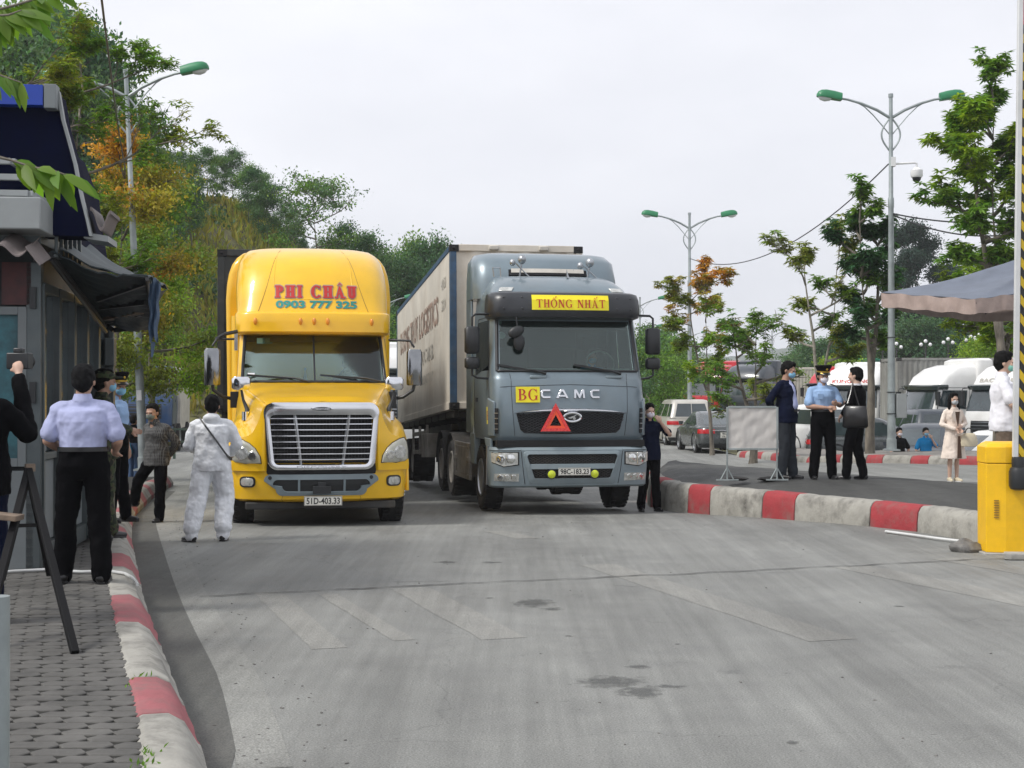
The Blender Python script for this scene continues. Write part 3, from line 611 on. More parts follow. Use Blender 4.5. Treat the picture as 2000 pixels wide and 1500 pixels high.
# ---------------------------------------------------------------- vehicle tools
class Shell:
    """a body made of plan outlines stacked in height; level = (z, half width, y front, y rear, front radius, rear radius, front bulge)"""
    def __init__(s, levels): s.L = levels; s.z0 = levels[0][0]; s.z1 = levels[-1][0]
    def par(s, z):
        Ls = s.L
        if z <= Ls[0][0]: return Ls[0][1:]
        for a, b in zip(Ls, Ls[1:]):
            if z <= b[0]:
                t = (z - a[0]) / (b[0] - a[0]); return [lerp(p, q, t) for p, q in zip(a[1:], b[1:])]
        return Ls[-1][1:]
    def pt(s, t, z, p=None):
        w_, yf, yr, rc, rr, bu = p or s.par(z); sg = -1 if t < 0 else 1; t = abs(t)
        if t <= 1: x, y = t * (w_ - rc), yf + bu * t * t
        elif t <= 2: a = (t - 1) * pi / 2; x = w_ - rc + rc * sin(a); y = yf + bu + rc - rc * cos(a)
        elif t <= 3: x = w_; y = lerp(yf + bu + rc, yr - rr, t - 2)
        elif t <= 4: a = (t - 3) * pi / 2; x = w_ - rr + rr * cos(a); y = yr - rr + rr * sin(a)
        else: x = (w_ - rr) * (5 - t); y = yr
        return Vector((sg * x, y, z))
    def nrm(s, t, z):
        e = .02; a = s.pt(t + e, z) - s.pt(t - e, z); b = s.pt(t, min(z + e, s.z1)) - s.pt(t, max(z - e, s.z0))
        n = a.cross(b); return n.normalized() if n.length else Vector((0, -1, 0))
    def tx(s, x, z):     # t of the front point with this x
        w_, yf, yr, rc, rr, bu = s.par(z); a = abs(x); sg = -1 if x < 0 else 1
        if a <= w_ - rc: return sg * a / (w_ - rc)
        return sg * (1 + 2 / pi * math.asin(min(1, (a - w_ + rc) / rc)))
    def ty(s, y, z):     # t of the side point with this y (right side)
        w_, yf, yr, rc, rr, bu = s.par(z); return 2 + (y - (yf + bu + rc)) / (yr - rr - yf - bu - rc)
    TS = [-5, -4, -3.67, -3.33, -3, -2.75, -2.5, -2.25, -2, -1.75, -1.5, -1.25, -1, -.75, -.5, -.25, 0, .25, .5, .75, 1, 1.25, 1.5, 1.75, 2, 2.25, 2.5, 2.75, 3, 3.33, 3.67, 4]
    def mesh(s, mb, nz=1, skip=None, cap=True, rings=None):
        zs = []
        for a, b in zip(s.L, s.L[1:]):
            for k in range(nz): zs.append((lerp(a[0], b[0], k / nz), [lerp(p, q, k / nz) for p, q in zip(a[1:], b[1:])]))
        zs.append((s.L[-1][0], s.L[-1][1:])); T = s.TS; n = len(T)
        vs = [s.pt(t, z, p) for z, p in zs for t in T]; fs = []
        for i in range(len(zs) - 1):
            for k in range(n):
                tm = (T[k] + (T[k + 1] if k + 1 < n else 5)) / 2; zm = (zs[i][0] + zs[i + 1][0]) / 2
                if skip and skip(tm, zm): continue
                fs.append((i * n + k, i * n + (k + 1) % n, (i + 1) * n + (k + 1) % n, (i + 1) * n + k))
        if cap: fs += [tuple(range(n))[::-1], tuple((len(zs) - 1) * n + k for k in range(n))]
        mb.add(vs, fs); return mb
    def patch(s, mb, t0, t1, z0, z1, off=.004, th=.012, nt=12, nz=6):
        """plate following the surface; bounds may be functions of the other parameter's 0..1 position"""
        g = lambda q, u: q(u) if callable(q) else q
        def fn(o):
            def f(u, v):
                z = lerp(g(z0, u), g(z1, u), v); t = lerp(g(t0, v), g(t1, v), u); return s.pt(t, z) + s.nrm(t, z) * o
            return f
        A, B = fn(off + 0), fn(off - th); nu, nv = nt, nz
        P = [A(i / nu, j / nv) for i in range(nu + 1) for j in range(nv + 1)] + [B(i / nu, j / nv) for i in range(nu + 1) for j in range(nv + 1)]
        n = (nu + 1) * (nv + 1); W = nv + 1; fs = []
        for i in range(nu):
            for j in range(nv): a = i * W + j; q = (a, a + W, a + W + 1, a + 1); fs += [q, tuple(k + n for k in q[::-1])]
        rim = [i * W for i in range(nu + 1)] + [nu * W + j for j in range(1, W)] + [i * W + nv for i in range(nu - 1, -1, -1)] + [j for j in range(nv - 1, 0, -1)]
        for a, b in zip(rim, rim[1:] + rim[:1]): fs.append((b, a, a + n, b + n))
        mb.add(P, fs); return mb
    def poly(s, mb, pts, off=.004, th=.012):
        """small plate from (x, z) points on the front"""
        if len(pts) < 16: pts = [(lerp(a[0], b[0], k / 4), lerp(a[1], b[1], k / 4)) for a, b in zip(pts, pts[1:] + pts[:1]) for k in range(4)]
        cx, cz = sum(p[0] for p in pts) / len(pts), sum(p[1] for p in pts) / len(pts); rings = []
        for f, o in ((1, off - th), (1, off), (.75, off), (.5, off), (.25, off), (.01, off)):
            R_ = []
            for x, z in pts: x, z = lerp(cx, x, f), lerp(cz, z, f); t = s.tx(x, z); R_.append(s.pt(t, z) + s.nrm(t, z) * o)
            rings.append(R_)
        mb.loft(rings, cap=False); return mb
    def line(s, mb, pts, r=.005, off=.001):      # seam or moulding along (t, z) points
        P = []
        for (a, b), (c, d) in zip(pts, pts[1:]):
            for k in range(6): t, z = lerp(a, c, k / 6), lerp(b, d, k / 6); P.append(s.pt(t, z) + s.nrm(t, z) * off)
        t, z = pts[-1]; P.append(s.pt(t, z) + s.nrm(t, z) * off); mb.tube(P, r, 6); return mb
_tg = {}
def text_geo(body, bold=.0, res=3):
    k = (body, bold)
    if k in _tg: return _tg[k]
    c = bpy.data.curves.new('lettering', 'FONT'); c.body = body; c.size = 1; c.offset = bold; c.resolution_u = res
    o = bpy.data.objects.new('lettering', c); COL.objects.link(o); dg = bpy.context.evaluated_depsgraph_get(); e = o.evaluated_get(dg); me = e.to_mesh()
    vs = [(v.co.x, v.co.y) for v in me.vertices]; fs = [tuple(p.vertices) for p in me.polygons]; e.to_mesh_clear(); bpy.data.objects.remove(o); bpy.data.curves.remove(c)
    x0, x1 = min(v[0] for v in vs), max(v[0] for v in vs); y0, y1 = min(v[1] for v in vs), max(v[1] for v in vs)
    vs = [((v[0] - x0) / (x1 - x0), (v[1] - y0) / (y1 - y0)) for v in vs]; _tg[k] = (vs, fs); return _tg[k]
def text(mb, body, fn, x0, x1, z0, z1, bold=.0):      # lettering stretched to a box, mapped by fn(x, z)
    vs, fs = text_geo(body, bold); mb.add([fn(lerp(x0, x1, u), lerp(z0, z1, v)) for u, v in vs], fs)
def glyph(ch, wt=.16, th=.05):
    """roman capitals with serifs; returns width and a list of polygons in a box of height 1"""
    P = []; R = lambda a, b, c, d: P.append([(a, b), (c, b), (c, d), (a, d)])
    def stem(x, w_=wt, top=True, bot=True):
        R(x, 0, x + w_, 1)
        if bot: R(x - .08, 0, x + w_ + .08, th)
        if top: R(x - .08, 1 - th, x + w_ + .08, 1)
    def ring(cx, cy, rx, ry, a0, a1, n=20, tw=wt, tt=th):
        for i in range(n):
            a, b = radians(lerp(a0, a1, i / n)), radians(lerp(a0, a1, (i + 1) / n)); ix, iy = rx - tw, ry - tt
            P.append([(cx + ix * cos(a), cy + iy * sin(a)), (cx + rx * cos(a), cy + ry * sin(a)), (cx + rx * cos(b), cy + ry * sin(b)), (cx + ix * cos(b), cy + iy * sin(b))])
    if ch == 'I': stem(.08); wd = .16 + wt
    elif ch == 'T': stem(.4 - wt / 2, top=False); R(0, 1 - th * 1.3, .8, 1); R(0, .78, .04, 1); R(.76, .78, .8, 1); wd = .8
    elif ch == 'H': stem(.08); stem(.72 - wt); R(.1, .5 - th / 2, .7, .5 + th / 2); wd = .8
    elif ch == 'N': stem(.1, th * 1.3, bot=True); stem(.74 - th, th * 1.3, bot=False); P.append([(.06, 1), (.06 + wt * 1.3, 1), (.8, 0), (.8 - wt * 1.1, 0)]); wd = .86
    elif ch == 'A': P.append([(.12, 0), (.12 + th * 1.3, 0), (.44, .93), (.38, 1)]); P.append([(.36, 1), (.44, 1), (.8, 0), (.8 - wt * 1.15, 0)]); R(.22, .32, .62, .32 + th); R(.02, 0, .28, th); R(.55, 0, .9, th); wd = .9
    elif ch == 'O': ring(.42, .5, .42, .52, 0, 360, 32); wd = .84
    elif ch in 'CG':
        ring(.44, .5, .44, .52, 40, 320, 28); R(.72, .66, .76, 1)
        if ch == 'G': R(.64, .05, .64 + wt * .9, .42); R(.54, .42 - th, .86, .42)
        else: R(.72, 0, .76, .2)
        wd = .84
    elif ch == 'B': stem(.08); ring(.3, .745, .34, .255, -90, 90, 12); ring(.3, .27, .42, .27, -90, 90, 12); R(.2, 1 - th, .3, 1); R(.2, .49, .3, .49 + th); R(.2, 0, .3, th); wd = .74
    elif ch == 'P': stem(.08); ring(.3, .72, .38, .28, -90, 90, 14); R(.2, 1 - th, .3, 1); R(.2, .44, .3, .44 + th); wd = .7
    elif ch == 'U': R(.1, .3, .1 + wt, 1); R(.7 - wt, .3, .7, 1); R(.02, 1 - th, .18 + wt, 1); R(.62 - wt, 1 - th, .78, 1); ring(.4, .3, .3, .3, 180, 360, 16, wt, th * 2); wd = .8
    else: wd = .42
    return wd, P
def serif(mb, words, fn, x0, x1, z0, z1, wt=.16, th=.05, gap=.14):
    """words: letters, '^' after a letter puts a hat on it, '/' an acute on top"""
    x = 0; out = []
    for ch in words:
        if ch == '^': cx = lx + lw / 2; out += [[(cx - .2, 1.06), (cx - .12, 1.06), (cx, 1.17), (cx, 1.26)], [(cx, 1.17), (cx + .12, 1.06), (cx + .2, 1.06), (cx, 1.26)]]; continue
        if ch == '/': cx = lx + lw / 2 + .2; out += [[(cx - .03, 1.2), (cx + .05, 1.18), (cx + .2, 1.42), (cx + .1, 1.44)]]; continue
        wd, P = glyph(ch, wt, th); lx, lw = x, wd; out += [[(p[0] + x, p[1]) for p in q] for q in P]; x += wd + gap
    x -= gap; k = 0
    for q in out:
        vs = [fn(lerp(x0, x1, u / x), lerp(z0, z1, v)) for u, v in q]; vs = [Vector(v) + Vector((0, -.0004 * (k % 9), 0)) for v in vs]; k += 1; mb.add(vs, [tuple(range(len(q)))])
def rrect(w0, w1, z0, z1, r, n=6):       # rounded trapezoid: half width w0 below, w1 above
    pts = []
    for cx, cz, a0, wd in ((w0 - r, z0 + r, -90, 1), (w1 - r, z1 - r, 0, 1), (-w1 + r, z1 - r, 90, 1), (-w0 + r, z0 + r, 180, 1)):
        for k in range(n + 1): a = radians(a0 + 90 * k / n); pts.append((cx + r * cos(a), cz + r * sin(a)))
    q = []; m = len(pts)
    for i in range(m):
        a, b = pts[i], pts[(i + 1) % m]; q.append(a)
        if i % (n + 1) == n: q += [(lerp(a[0], b[0], k / 10), lerp(a[1], b[1], k / 10)) for k in range(1, 10)]
    return q
def frame_ring(mb, outer, inner, yf, depth=.04, yfun=None):      # picture-frame between two outlines facing -y
    n = len(outer); Y = yfun or (lambda x: 0); mid = [((a[0] + b[0]) / 2, (a[1] + b[1]) / 2) for a, b in zip(outer, inner)]
    rings = [[(x, yf + depth + Y(x), z) for x, z in outer], [(x, yf + .012 + Y(x), z) for x, z in outer], [(lerp(a[0], b[0], .25), yf + Y(a[0]), lerp(a[1], b[1], .25)) for a, b in zip(outer, inner)],
             [(lerp(a[0], b[0], .75), yf + Y(a[0]), lerp(a[1], b[1], .75)) for a, b in zip(outer, inner)], [(x, yf + .014 + Y(x), z) for x, z in inner], [(x, yf + depth + Y(x), z) for x, z in inner]]
    vs = [p for r in rings for p in r]; k = len(rings)
    mb.add(vs, [(i * n + j, i * n + (j + 1) % n, ((i + 1) % k) * n + (j + 1) % n, ((i + 1) % k) * n + j) for i in range(k) for j in range(n)])
def wheel(parent, x, y, r=.51, wd=.29, side=1, rim='steel', deep=True, rr=.56, z=None):
    """tyre with tread blocks and a rim; side is the outer side (+1 = +x)"""
    z = r if z is None else z; t = MB(); h = wd / 2; pr = [(r * rr, -h * .8), (r * .72, -h * .98), (r * .9, -h), (r * .975, -h * .85), (r, -h * .6), (r, 0), (r, h * .6), (r * .975, h * .85), (r * .9, h), (r * .72, h * .98), (r * rr, h * .8)]
    t.lathe(pr, axis='x', seg=36)
    for k in range(36):
        for q in (-1, 1):
            a = 2 * pi * (k + .5 * (q > 0)) / 36; t.box((q * h * .62, (r + .002) * cos(a), (r + .002) * sin(a)), (h * .55, .035, .02), Matrix.Rotation(a - pi / 2, 4, 'X'))
    o = t.build('wheel', 'rubber', parent); o.location = (x, y, z)
    m = MB(); s = side; R = r * rr
    m.lathe([(R * 1.04, s * h * .84), (R * 1.04, s * h * .96), (R * .95, s * h * .98), (R * .92, s * h * .7), (R * .55, s * h * (.15 if deep else .75)), (R * .42, s * h * (.2 if deep else .8)), (R * .38, s * h * (.75 if deep else .95)), (R * .1, s * h * (.85 if deep else 1))], axis='x', seg=28)
    for k in range(10):
        a = 2 * pi * k / 10; m.cyl((s * h * .2, R * .68 * cos(a), R * .68 * sin(a)), (s * h * (.42 if deep else .82), R * .68 * cos(a), R * .68 * sin(a)), R * .05, seg=6)
    q = m.build('rim', rim, o, smooth=40, recalc=True); return o
def plate(parent, x, y, z, w_, h_, body, rz=0, two=None, name='licence_plate'):
    g = MB(); g.box((0, 0, 0), (w_, .012, h_)); g.mi = 1; f = lambda u, v: (u, -.0085, v)
    if two: text(g, two[0], f, -w_ * .3, w_ * .3, h_ * .06, h_ * .4, .02); text(g, two[1], f, -w_ * .38, w_ * .38, -h_ * .4, -h_ * .06, .02)
    else: text(g, body, f, -w_ * .44, w_ * .44, -h_ * .34, h_ * .34, .02)
    for a in (-1, 1): g.box((0, -.007, a * (h_ / 2 - .006)), (w_ - .01, .003, .004)); g.box((a * (w_ / 2 - .006), -.007, 0), (.004, .003, h_ - .018))
    o = g.build(name, ['plate_white', 'ink_black'], parent, smooth=0); o.location = (x, y, z); return o
def lens(parent, name, m, fn, poly, inner=None):     # lamp: rounded clear cover on an outline with bowls inside
    pass

# ---------------------------------------------------------------- yellow long-nose lorry
THY = radians(10.5)
TY = thing('truck', 'yellow long-nosed tractor lorry with tall sleeper roof and chrome grille', 'truck', ((629 - 1000) / F * 19.05, 19.05, gz(-2.5, 20.5)), THY)
def yf_(x): return .03 + .30 * max(0, (abs(x) - .62) / .6) ** 2
SEC = [(.0, [(0, 1.70), (.3, 1.70), (.60, 1.685), (.76, 1.63), (.84, 1.42), (.93, 1.27), (1.05, 1.22), (1.15, 1.12), (1.185, .95), (1.19, .80)]),
       (.35, [(0, 1.765), (.3, 1.765), (.64, 1.74), (.82, 1.67), (.90, 1.48), (.98, 1.37), (1.09, 1.33), (1.18, 1.22), (1.205, 1.0), (1.21, .80)]),
       (.9, [(0, 1.83), (.3, 1.83), (.68, 1.81), (.87, 1.74), (.96, 1.58), (1.02, 1.47), (1.11, 1.44), (1.19, 1.34), (1.21, 1.15), (1.215, 1.02)]),
       (1.5, [(0, 1.90), (.3, 1.90), (.75, 1.885), (.96, 1.83), (1.04, 1.70), (1.08, 1.55), (1.14, 1.46), (1.19, 1.32), (1.21, 1.1), (1.21, .98)]),
       (2.05, [(0, 1.97), (.3, 1.97), (.80, 1.96), (1.03, 1.92), (1.10, 1.78), (1.13, 1.6), (1.15, 1.42), (1.17, 1.25), (1.18, 1.0), (1.18, .8)])]
def hood(u, v):      # u 0..1 from left foot over the top to right foot, v 0..1 front to back
    k = v * 4; i = min(3, int(k)); f = k - i; a = abs(u * 2 - 1) * 9; j = min(8, int(a)); h = a - j
    def prof(sec):
        P = sec[1]; p0 = P[max(0, j - 1)]; p1 = P[j]; p2 = P[j + 1]; p3 = P[min(9, j + 2)]; r = []
        for c in (0, 1):
            q0 = p0[c] if j > 0 else (-P[1][0] if c == 0 else P[1][1]); r.append(.5 * (2 * p1[c] + (p2[c] - q0) * h + (2 * q0 - 5 * p1[c] + 4 * p2[c] - p3[c]) * h * h + (3 * p1[c] - q0 - 3 * p2[c] + p3[c]) * h ** 3))
        return r
    A, B = prof(SEC[i]), prof(SEC[i + 1]); x = lerp(A[0], B[0], f); z = lerp(A[1], B[1], f); y = lerp(SEC[i][0], SEC[i + 1][0], f)
    return Vector(((1 if u > .5 else -1) * x, y + yf_(x) * (1 - v), z))
g = MB(); g.grid(hood, 72, 24)
def nose(u, v):
    p = hood(u, 0); z = lerp(.78, p.z, v); dp = .16 * (1 - ss(.66, .76, abs(p.x))) * (1 - ss(1.58, 1.68, z)); return Vector((p.x, p.y - .02 * sin(pi * v) + dp, z))
g.grid(nose, 110, 24); g.build('hood', 'yellow_paint', TY, smooth=50, merge=True)
g = MB()
for s in (-1, 1):      # feature lines from the cowl to the grille, wheel-arch lips
    g = MB(); g.tube([hood(.5 + s * u, v) + Vector((0, 0, -.004)) for u, v in ((.17, 1), (.162, .7), (.155, .4), (.15, .12))], .012, 6)
    g.tube([Vector((s * (1.205), 1.25 + .6 * cos(a), .52 + .6 * sin(a))) for a in [radians(q) for q in range(-5, 186, 10)]], .028, 8); g.build('fender_trim', 'yellow_paint', TY)
# bumper
BY = Shell([(.36, 1.10, .16, .85, .42, .1, .10), (.40, 1.155, .06, .9, .42, .1, .10), (.60, 1.175, .01, .95, .42, .1, .10), (.80, 1.185, .0, .95, .42, .1, .10), (.865, 1.18, .01, .95, .42, .1, .10), (.88, 1.16, .05, .95, .42, .1, .10)])
g = BY.mesh(MB(), nz=2); g.build('bumper', 'yellow_paint', TY, smooth=50)
g = MB(); BY.poly(g, rrect(.72, .74, .735, .868, .02), off=.006); g.box((0, .15, 1.2), (1.34, .02, .72)); g.build('grille_backing', 'black_gap', TY, smooth=0)
g = MB(); out_ = rrect(.60, .755, .455, .735, .085, 6); inn = rrect(.52, .64, .51, .665, .07, 6)
def bplate(pts, off): return [BY.pt(BY.tx(x, z), z) + BY.nrm(BY.tx(x, z), z) * off for x, z in pts]
A, B, C_ = bplate(out_, .002), bplate(out_, .024), bplate(inn, .03); D_ = bplate(inn, .002); n = len(A)
g.add(A + B + C_ + D_, [(k * n + i, k * n + (i + 1) % n, (k + 1) * n + (i + 1) % n, (k + 1) * n + i) for k in range(3) for i in range(n)])
for x in (-.30, .30):
    g.bar(BY.pt(BY.tx(x, .52), .5) + Vector((0, -.012, 0)), BY.pt(BY.tx(x, .66), .67) + Vector((0, -.012, 0)), .03, .03)
g.build('bumper_insert', 'grey_plastic', TY, bevel=.004)
g = MB(); BY.poly(g, inn, off=.004); g.box((0, -.02, .53), (.24, .03, .10)); g.box((0, -.02, .60), (.10, .02, .06))
for x in (-.68, .66): g.cyl(BY.pt(BY.tx(x, .69), .69) + Vector((0, -.012, 0)), BY.pt(BY.tx(x, .69), .69) + Vector((0, -.034, 0)), .026, seg=12)
g.build('air_intake', 'black_plastic', TY, bevel=.004)
g = MB(); g.box((0, .55, .31), (2.0, .7, .10)); g.box((0, 1.4, .42), (.9, 2.2, .3)); g.box((0, 4, .72), (.8, 5, .3)); g.cyl((-.9, 1.25, .5), (.9, 1.25, .5), .09); g.box((0, 2.6, .95), (2.2, 1.4, .5)); g.build('chassis', 'frame_metal', TY, bevel=.02)
for s in (-1, 1):      # fog lamps, headlamps
    x = s * .97; f = BY; g = MB(); ring_o = [(x + q[0], .635 + q[1]) for q in rrect(.10, .10, -.072, .072, .05, 4)]; ring_i = [(x + q[0], .635 + q[1]) for q in rrect(.078, .078, -.052, .052, .04, 4)]
    f.poly(g, ring_o, off=.008); g.build('fog_lamp_bezel', 'black_plastic', TY)
    g = MB(); f.poly(g, ring_i, off=.018); f.poly(g, [(x + .04 * cos(a), .635 + .04 * sin(a)) for a in [k * pi / 6 for k in range(12)]], off=.026); g.build('fog_lamp', 'lamp_clear', TY, bevel=.003)
    hp = [(.80, .885), (.815, .98), (.875, 1.08), (.95, 1.145), (1.05, 1.195), (1.115, 1.21), (1.155, 1.15), (1.175, 1.04), (1.175, .925), (1.13, .895), (1.0, .88)]
    fy = lambda x, z: yf_(x) - .02 * sin(pi * (z - .78) / (.9))
    def hpts(k, off, cx=1.02, cz=1.02): return [(s * lerp(cx, a, k), fy(lerp(cx, a, k), lerp(cz, b, k)) - off, lerp(cz, b, k)) for a, b in hp]
    g = MB(); rings = [hpts(1.06, -.03), hpts(1.06, .006), hpts(1.0, .012), hpts(1.0, -.02)]; g.loft(rings, cap=False); g.build('headlight_seal', 'black_gap', TY)
    g = MB(); rings = [hpts(1.0, .0), hpts(1.0, .02), hpts(.93, .036), hpts(.7, .05), hpts(.35, .056), hpts(.05, .058)]; g.loft(rings); hl = g.build('headlight', 'lamp_hazy', TY, smooth=60)
    g = MB()
    for cx, cz, r in ((1.055, 1.02, .088), (.915, .985, .062)):
        for k, (rr_, dp) in enumerate(((r, .066), (r * .82, .071), (r * .45, .062))):
            P = [(s * (cx + rr_ * cos(a)), fy(cx + rr_ * cos(a), cz) - dp, cz + rr_ * sin(a)) for a in [j * pi / 12 for j in range(24)]]; P2 = [(p[0], p[1] + .03, p[2]) for p in P]; g.loft([P2, P])
    g.build('reflector', 'lamp_inner', hl, bevel=.004)
# grille
g = MB(); frame_ring(g, rrect(.715, .765, .795, 1.69, .14, 8), rrect(.63, .685, .86, 1.525, .07, 8), -.035, .10, lambda x: .06 * (x / .75) ** 2); gs = g.build('grille_surround', 'chrome', TY, smooth=50)
g = MB(); fl = lambda x, z: (x, -.0395 + .06 * (x / .75) ** 2, z); text(g, 'DISCOVERY', fl, -.33, .33, .812, .848, .0); g.build('lettering', 'steel', gs, smooth=0)
g = MB()
for z in (1.47, 1.395, 1.32, 1.24, 1.16, 1.08, 1.0, .925):
    w_ = lerp(.625, .685, (z - .86) / .66); g.sheet(lambda u, v: (lerp(-w_, w_, u), -.005 + .06 * ((lerp(-w_, w_, u)) / .75) ** 2 + .05 * v, z - .011 * v), 10, 1, (0, .0, .013))
g.build('grille_bar', 'chrome', TY, smooth=30)
for s in (-1, 1):
    g = MB(); P = [(s * lerp(.275, .36, k / 8), .03, lerp(.86, 1.53, k / 8)) for k in range(9)]; g.tube(P, [.018, .02, .022, .024, .026, .026, .027, .027, .02], 6); g.build('grille_brace', 'steel', TY)
g = MB()
for k in range(30): g.box((lerp(-.62, .62, k / 29), .115, 1.19), (.006, .01, .66))
for k in range(14): g.box((0, .118, lerp(.9, 1.5, k / 13)), (1.3, .01, .006))
g.build('insect_screen', 'black_plastic', TY, smooth=0)
g = MB(); P = lambda a, b, y: [(a * cos(t), y, 1.605 + b * sin(t) * (.9)) for t in [k * pi / 16 for k in range(32)]]
g.loft([P(.15, .045, -.03), P(.15, .045, -.052), P(.135, .036, -.058)]); g.mi = 1; g.loft([P(.118, .028, -.05), P(.118, .028, -.060)]); g.mi = 0; text(g, 'FREIGHTLINER', lambda x, z: (x, -.0625, z), -.10, .10, 1.592, 1.618, .01)
g.build('emblem', ['chrome', 'black_plastic'], TY)
plate(TY, .015, -.03, .385, .50, .125, '51D-403.33')
# cab
CYs = Shell([(.75, 1.10, 2.0, 3.4, .12, .1, .10), (1.93, 1.13, 1.98, 3.4, .12, .1, .16), (1.985, 1.13, 2.02, 3.4, .12, .1, .17), (2.06, 1.125, 2.07, 3.4, .12, .1, .17), (2.66, 1.09, 2.50, 3.4, .12, .1, .14), (2.78, 1.08, 2.58, 3.4, .12, .1, .13), (3.0, 1.05, 2.75, 3.4, .12, .1, .1)])
ws = lambda t, z: (abs(t) < 1.2 and 1.99 < z < 2.72) or (2.02 < abs(t) < 2.6 and 2.07 < z < 2.6)
g = CYs.mesh(MB(), skip=ws); g.build('cab', 'yellow_paint', TY, smooth=40)
g = MB(); CYs.patch(g, lambda v: -1.22, lambda v: 1.22, 1.985, 2.73, off=-.012, th=.006, nt=24); g.build('windscreen', 'windscreen', TY, smooth=60)
g = MB()
for a, b in (((-1.24, 1.985), (1.24, 1.985)), ((-1.24, 2.72), (1.24, 2.72))):
    CYs.line(g, [a] + [(lerp(-1.24, 1.24, k / 6), a[1]) for k in range(1, 6)] + [b], .022, .0)
for t in (-1.24, 1.24): CYs.line(g, [(t, 1.985), (t, 2.72)], .022, .0)
CYs.line(g, [(0, 1.985), (0, 2.72)], .013, 0); g.build('windscreen_seal', 'black_plastic', TY)
g = MB(); CYs.patch(g, -1.2, 1.2, 2.60, 2.72, off=-.03, th=.01, nt=20); g.build('sun_shade', 'black_gap', TY)
for s in (-1, 1):
    g = MB(); CYs.patch(g, s * 2.0, s * 2.62, 2.05, 2.62, off=.004, th=.008); g.build('side_window', 'dark_glass', TY)
g = MB(); g.box((0, 2.55, 1.83), (2.1, 1.0, .16)); g.box((0, 2.42, 1.93), (2.0, .5, .06)); g.tube([(.62 + .22 * cos(a), 2.75 + .05 * sin(a), 2.03 + .19 * sin(a)) for a in [k * pi / 12 for k in range(25)]], .018, 6); g.build('dashboard', 'interior', TY, bevel=.02)
g = MB(); g.box((0, 4.2, 2.3), (2.1, .05, 1.1)); g.build('cab_rear_wall', 'interior', TY)
for x in (-.55, .55): g = MB(); g.box((x, 3.25, 1.95), (.55, .16, .95)); g.box((x, 3.22, 2.52), (.3, .12, .22)); g.box((x, 2.95, 1.55), (.55, .6, .18)); g.build('seat', 'interior', TY, bevel=.05)
g = MB(); g.box((-.72, 2.56, 2.60), (.23, .004, .10), rot(x=-.6)); g.mi = 1; g.box((.88, 2.26, 2.05), (.2, .004, .13), rot(x=-.6)); g.box((-.92, 2.2, 2.10), (.1, .004, .03), rot(x=-.6)); g.build('windscreen_sticker', [mat('sticker_green', (.25, .45, .35)), 'white_flat'], TY)
g = MB(); g.ball((-.13, 2.32, 2.17), (.022, .02, .03)); g.cyl((-.13, 2.32, 2.0), (-.13, 2.32, 2.15), .035, .012, 10); g.box((-.13, 2.32, 2.0), (.1, .08, .03)); g.build('dashboard_ornament', 'interior_pale', TY)
for x, s in ((-.98, 1), (.08, 1)):
    g = MB(); b = Vector((x + .88, 1.98, 1.99)); m_ = Vector((x + .5, 2.13, 2.055)); t = Vector((x, 2.14, 2.07)); g.tube([b, b.lerp(m_, .5) + Vector((0, -.01, .015)), m_], [.016, .014, .01], 6); g.bar(m_ + Vector((.24, -.035, -.03)), t + Vector((0, -.03, .01)), .02, .03); g.build('wiper', 'black_plastic', TY)
# sleeper, roof fairing
SL = Shell([(.7, 1.20, 3.1, 5.6, .10, .1, .02), (2.9, 1.22, 3.1, 5.6, .12, .1, .02), (3.0, 1.22, 3.1, 5.6, .12, .1, .02)])
SR = Shell([(.75, 1.27, 4.1, 5.6, .05, .05, .0), (3.3, 1.31, 4.0, 5.6, .08, .1, .0), (3.5, 1.295, 4.0, 5.6, .1, .1, .0), (3.64, 1.265, 4.0, 5.6, .1, .1, .0), (3.76, 1.215, 4.0, 5.6, .1, .1, .0), (3.86, 1.14, 4.05, 5.6, .1, .1, .0), (3.93, 1.04, 4.1, 5.55, .1, .1, .0), (3.975, .9, 4.2, 5.5, .1, .1, .0), (3.99, .7, 4.3, 5.5, .1, .1, .0)])
g = SR.mesh(MB()); g.build('sleeper_rear', 'yellow_paint', TY, smooth=45)
g = SL.mesh(MB()); g.build('sleeper', 'yellow_paint', TY, smooth=40)
g = MB()
for s in (-1, 1): g.box((s * 1.10, 3.5, .55), (.25, 3.4, .5))
g.build('side_fairing', 'yellow_paint', TY, bevel=.04)
FA = Shell([(2.685, 1.07, 2.45, 5.5, .25, .2, .08), (2.70, 1.13, 2.28, 5.5, .3, .2, .10), (2.73, 1.155, 2.235, 5.5, .3, .2, .10), (2.99, 1.16, 2.25, 5.5, .32, .2, .10), (3.02, 1.15, 2.27, 5.5, .32, .2, .10), (3.035, 1.13, 2.34, 5.5, .34, .2, .10),
            (3.2, 1.14, 2.42, 5.5, .40, .2, .10), (3.4, 1.145, 2.52, 5.5, .46, .2, .10), (3.6, 1.13, 2.68, 5.5, .5, .2, .10), (3.75, 1.10, 2.88, 5.5, .52, .2, .10), (3.86, 1.05, 3.12, 5.5, .52, .2, .10), (3.94, .97, 3.42, 5.5, .5, .2, .08), (3.99, .85, 3.8, 5.45, .45, .2, .05), (4.01, .6, 4.3, 5.3, .3, .2, .02)])
g = FA.mesh(MB(), nz=2); g.build('roof_fairing', 'yellow_paint', TY, smooth=50)
g = MB()
for s in (-1, 1):
    FA.line(g, [(s * 1.05, 3.04), (s * 1.0, 3.4), (s * .98, 3.7), (s * .95, 3.9)], .0035, .0); 
g.build('panel_seam', mat('seam_brown', (.25, .14, .02)), TY)
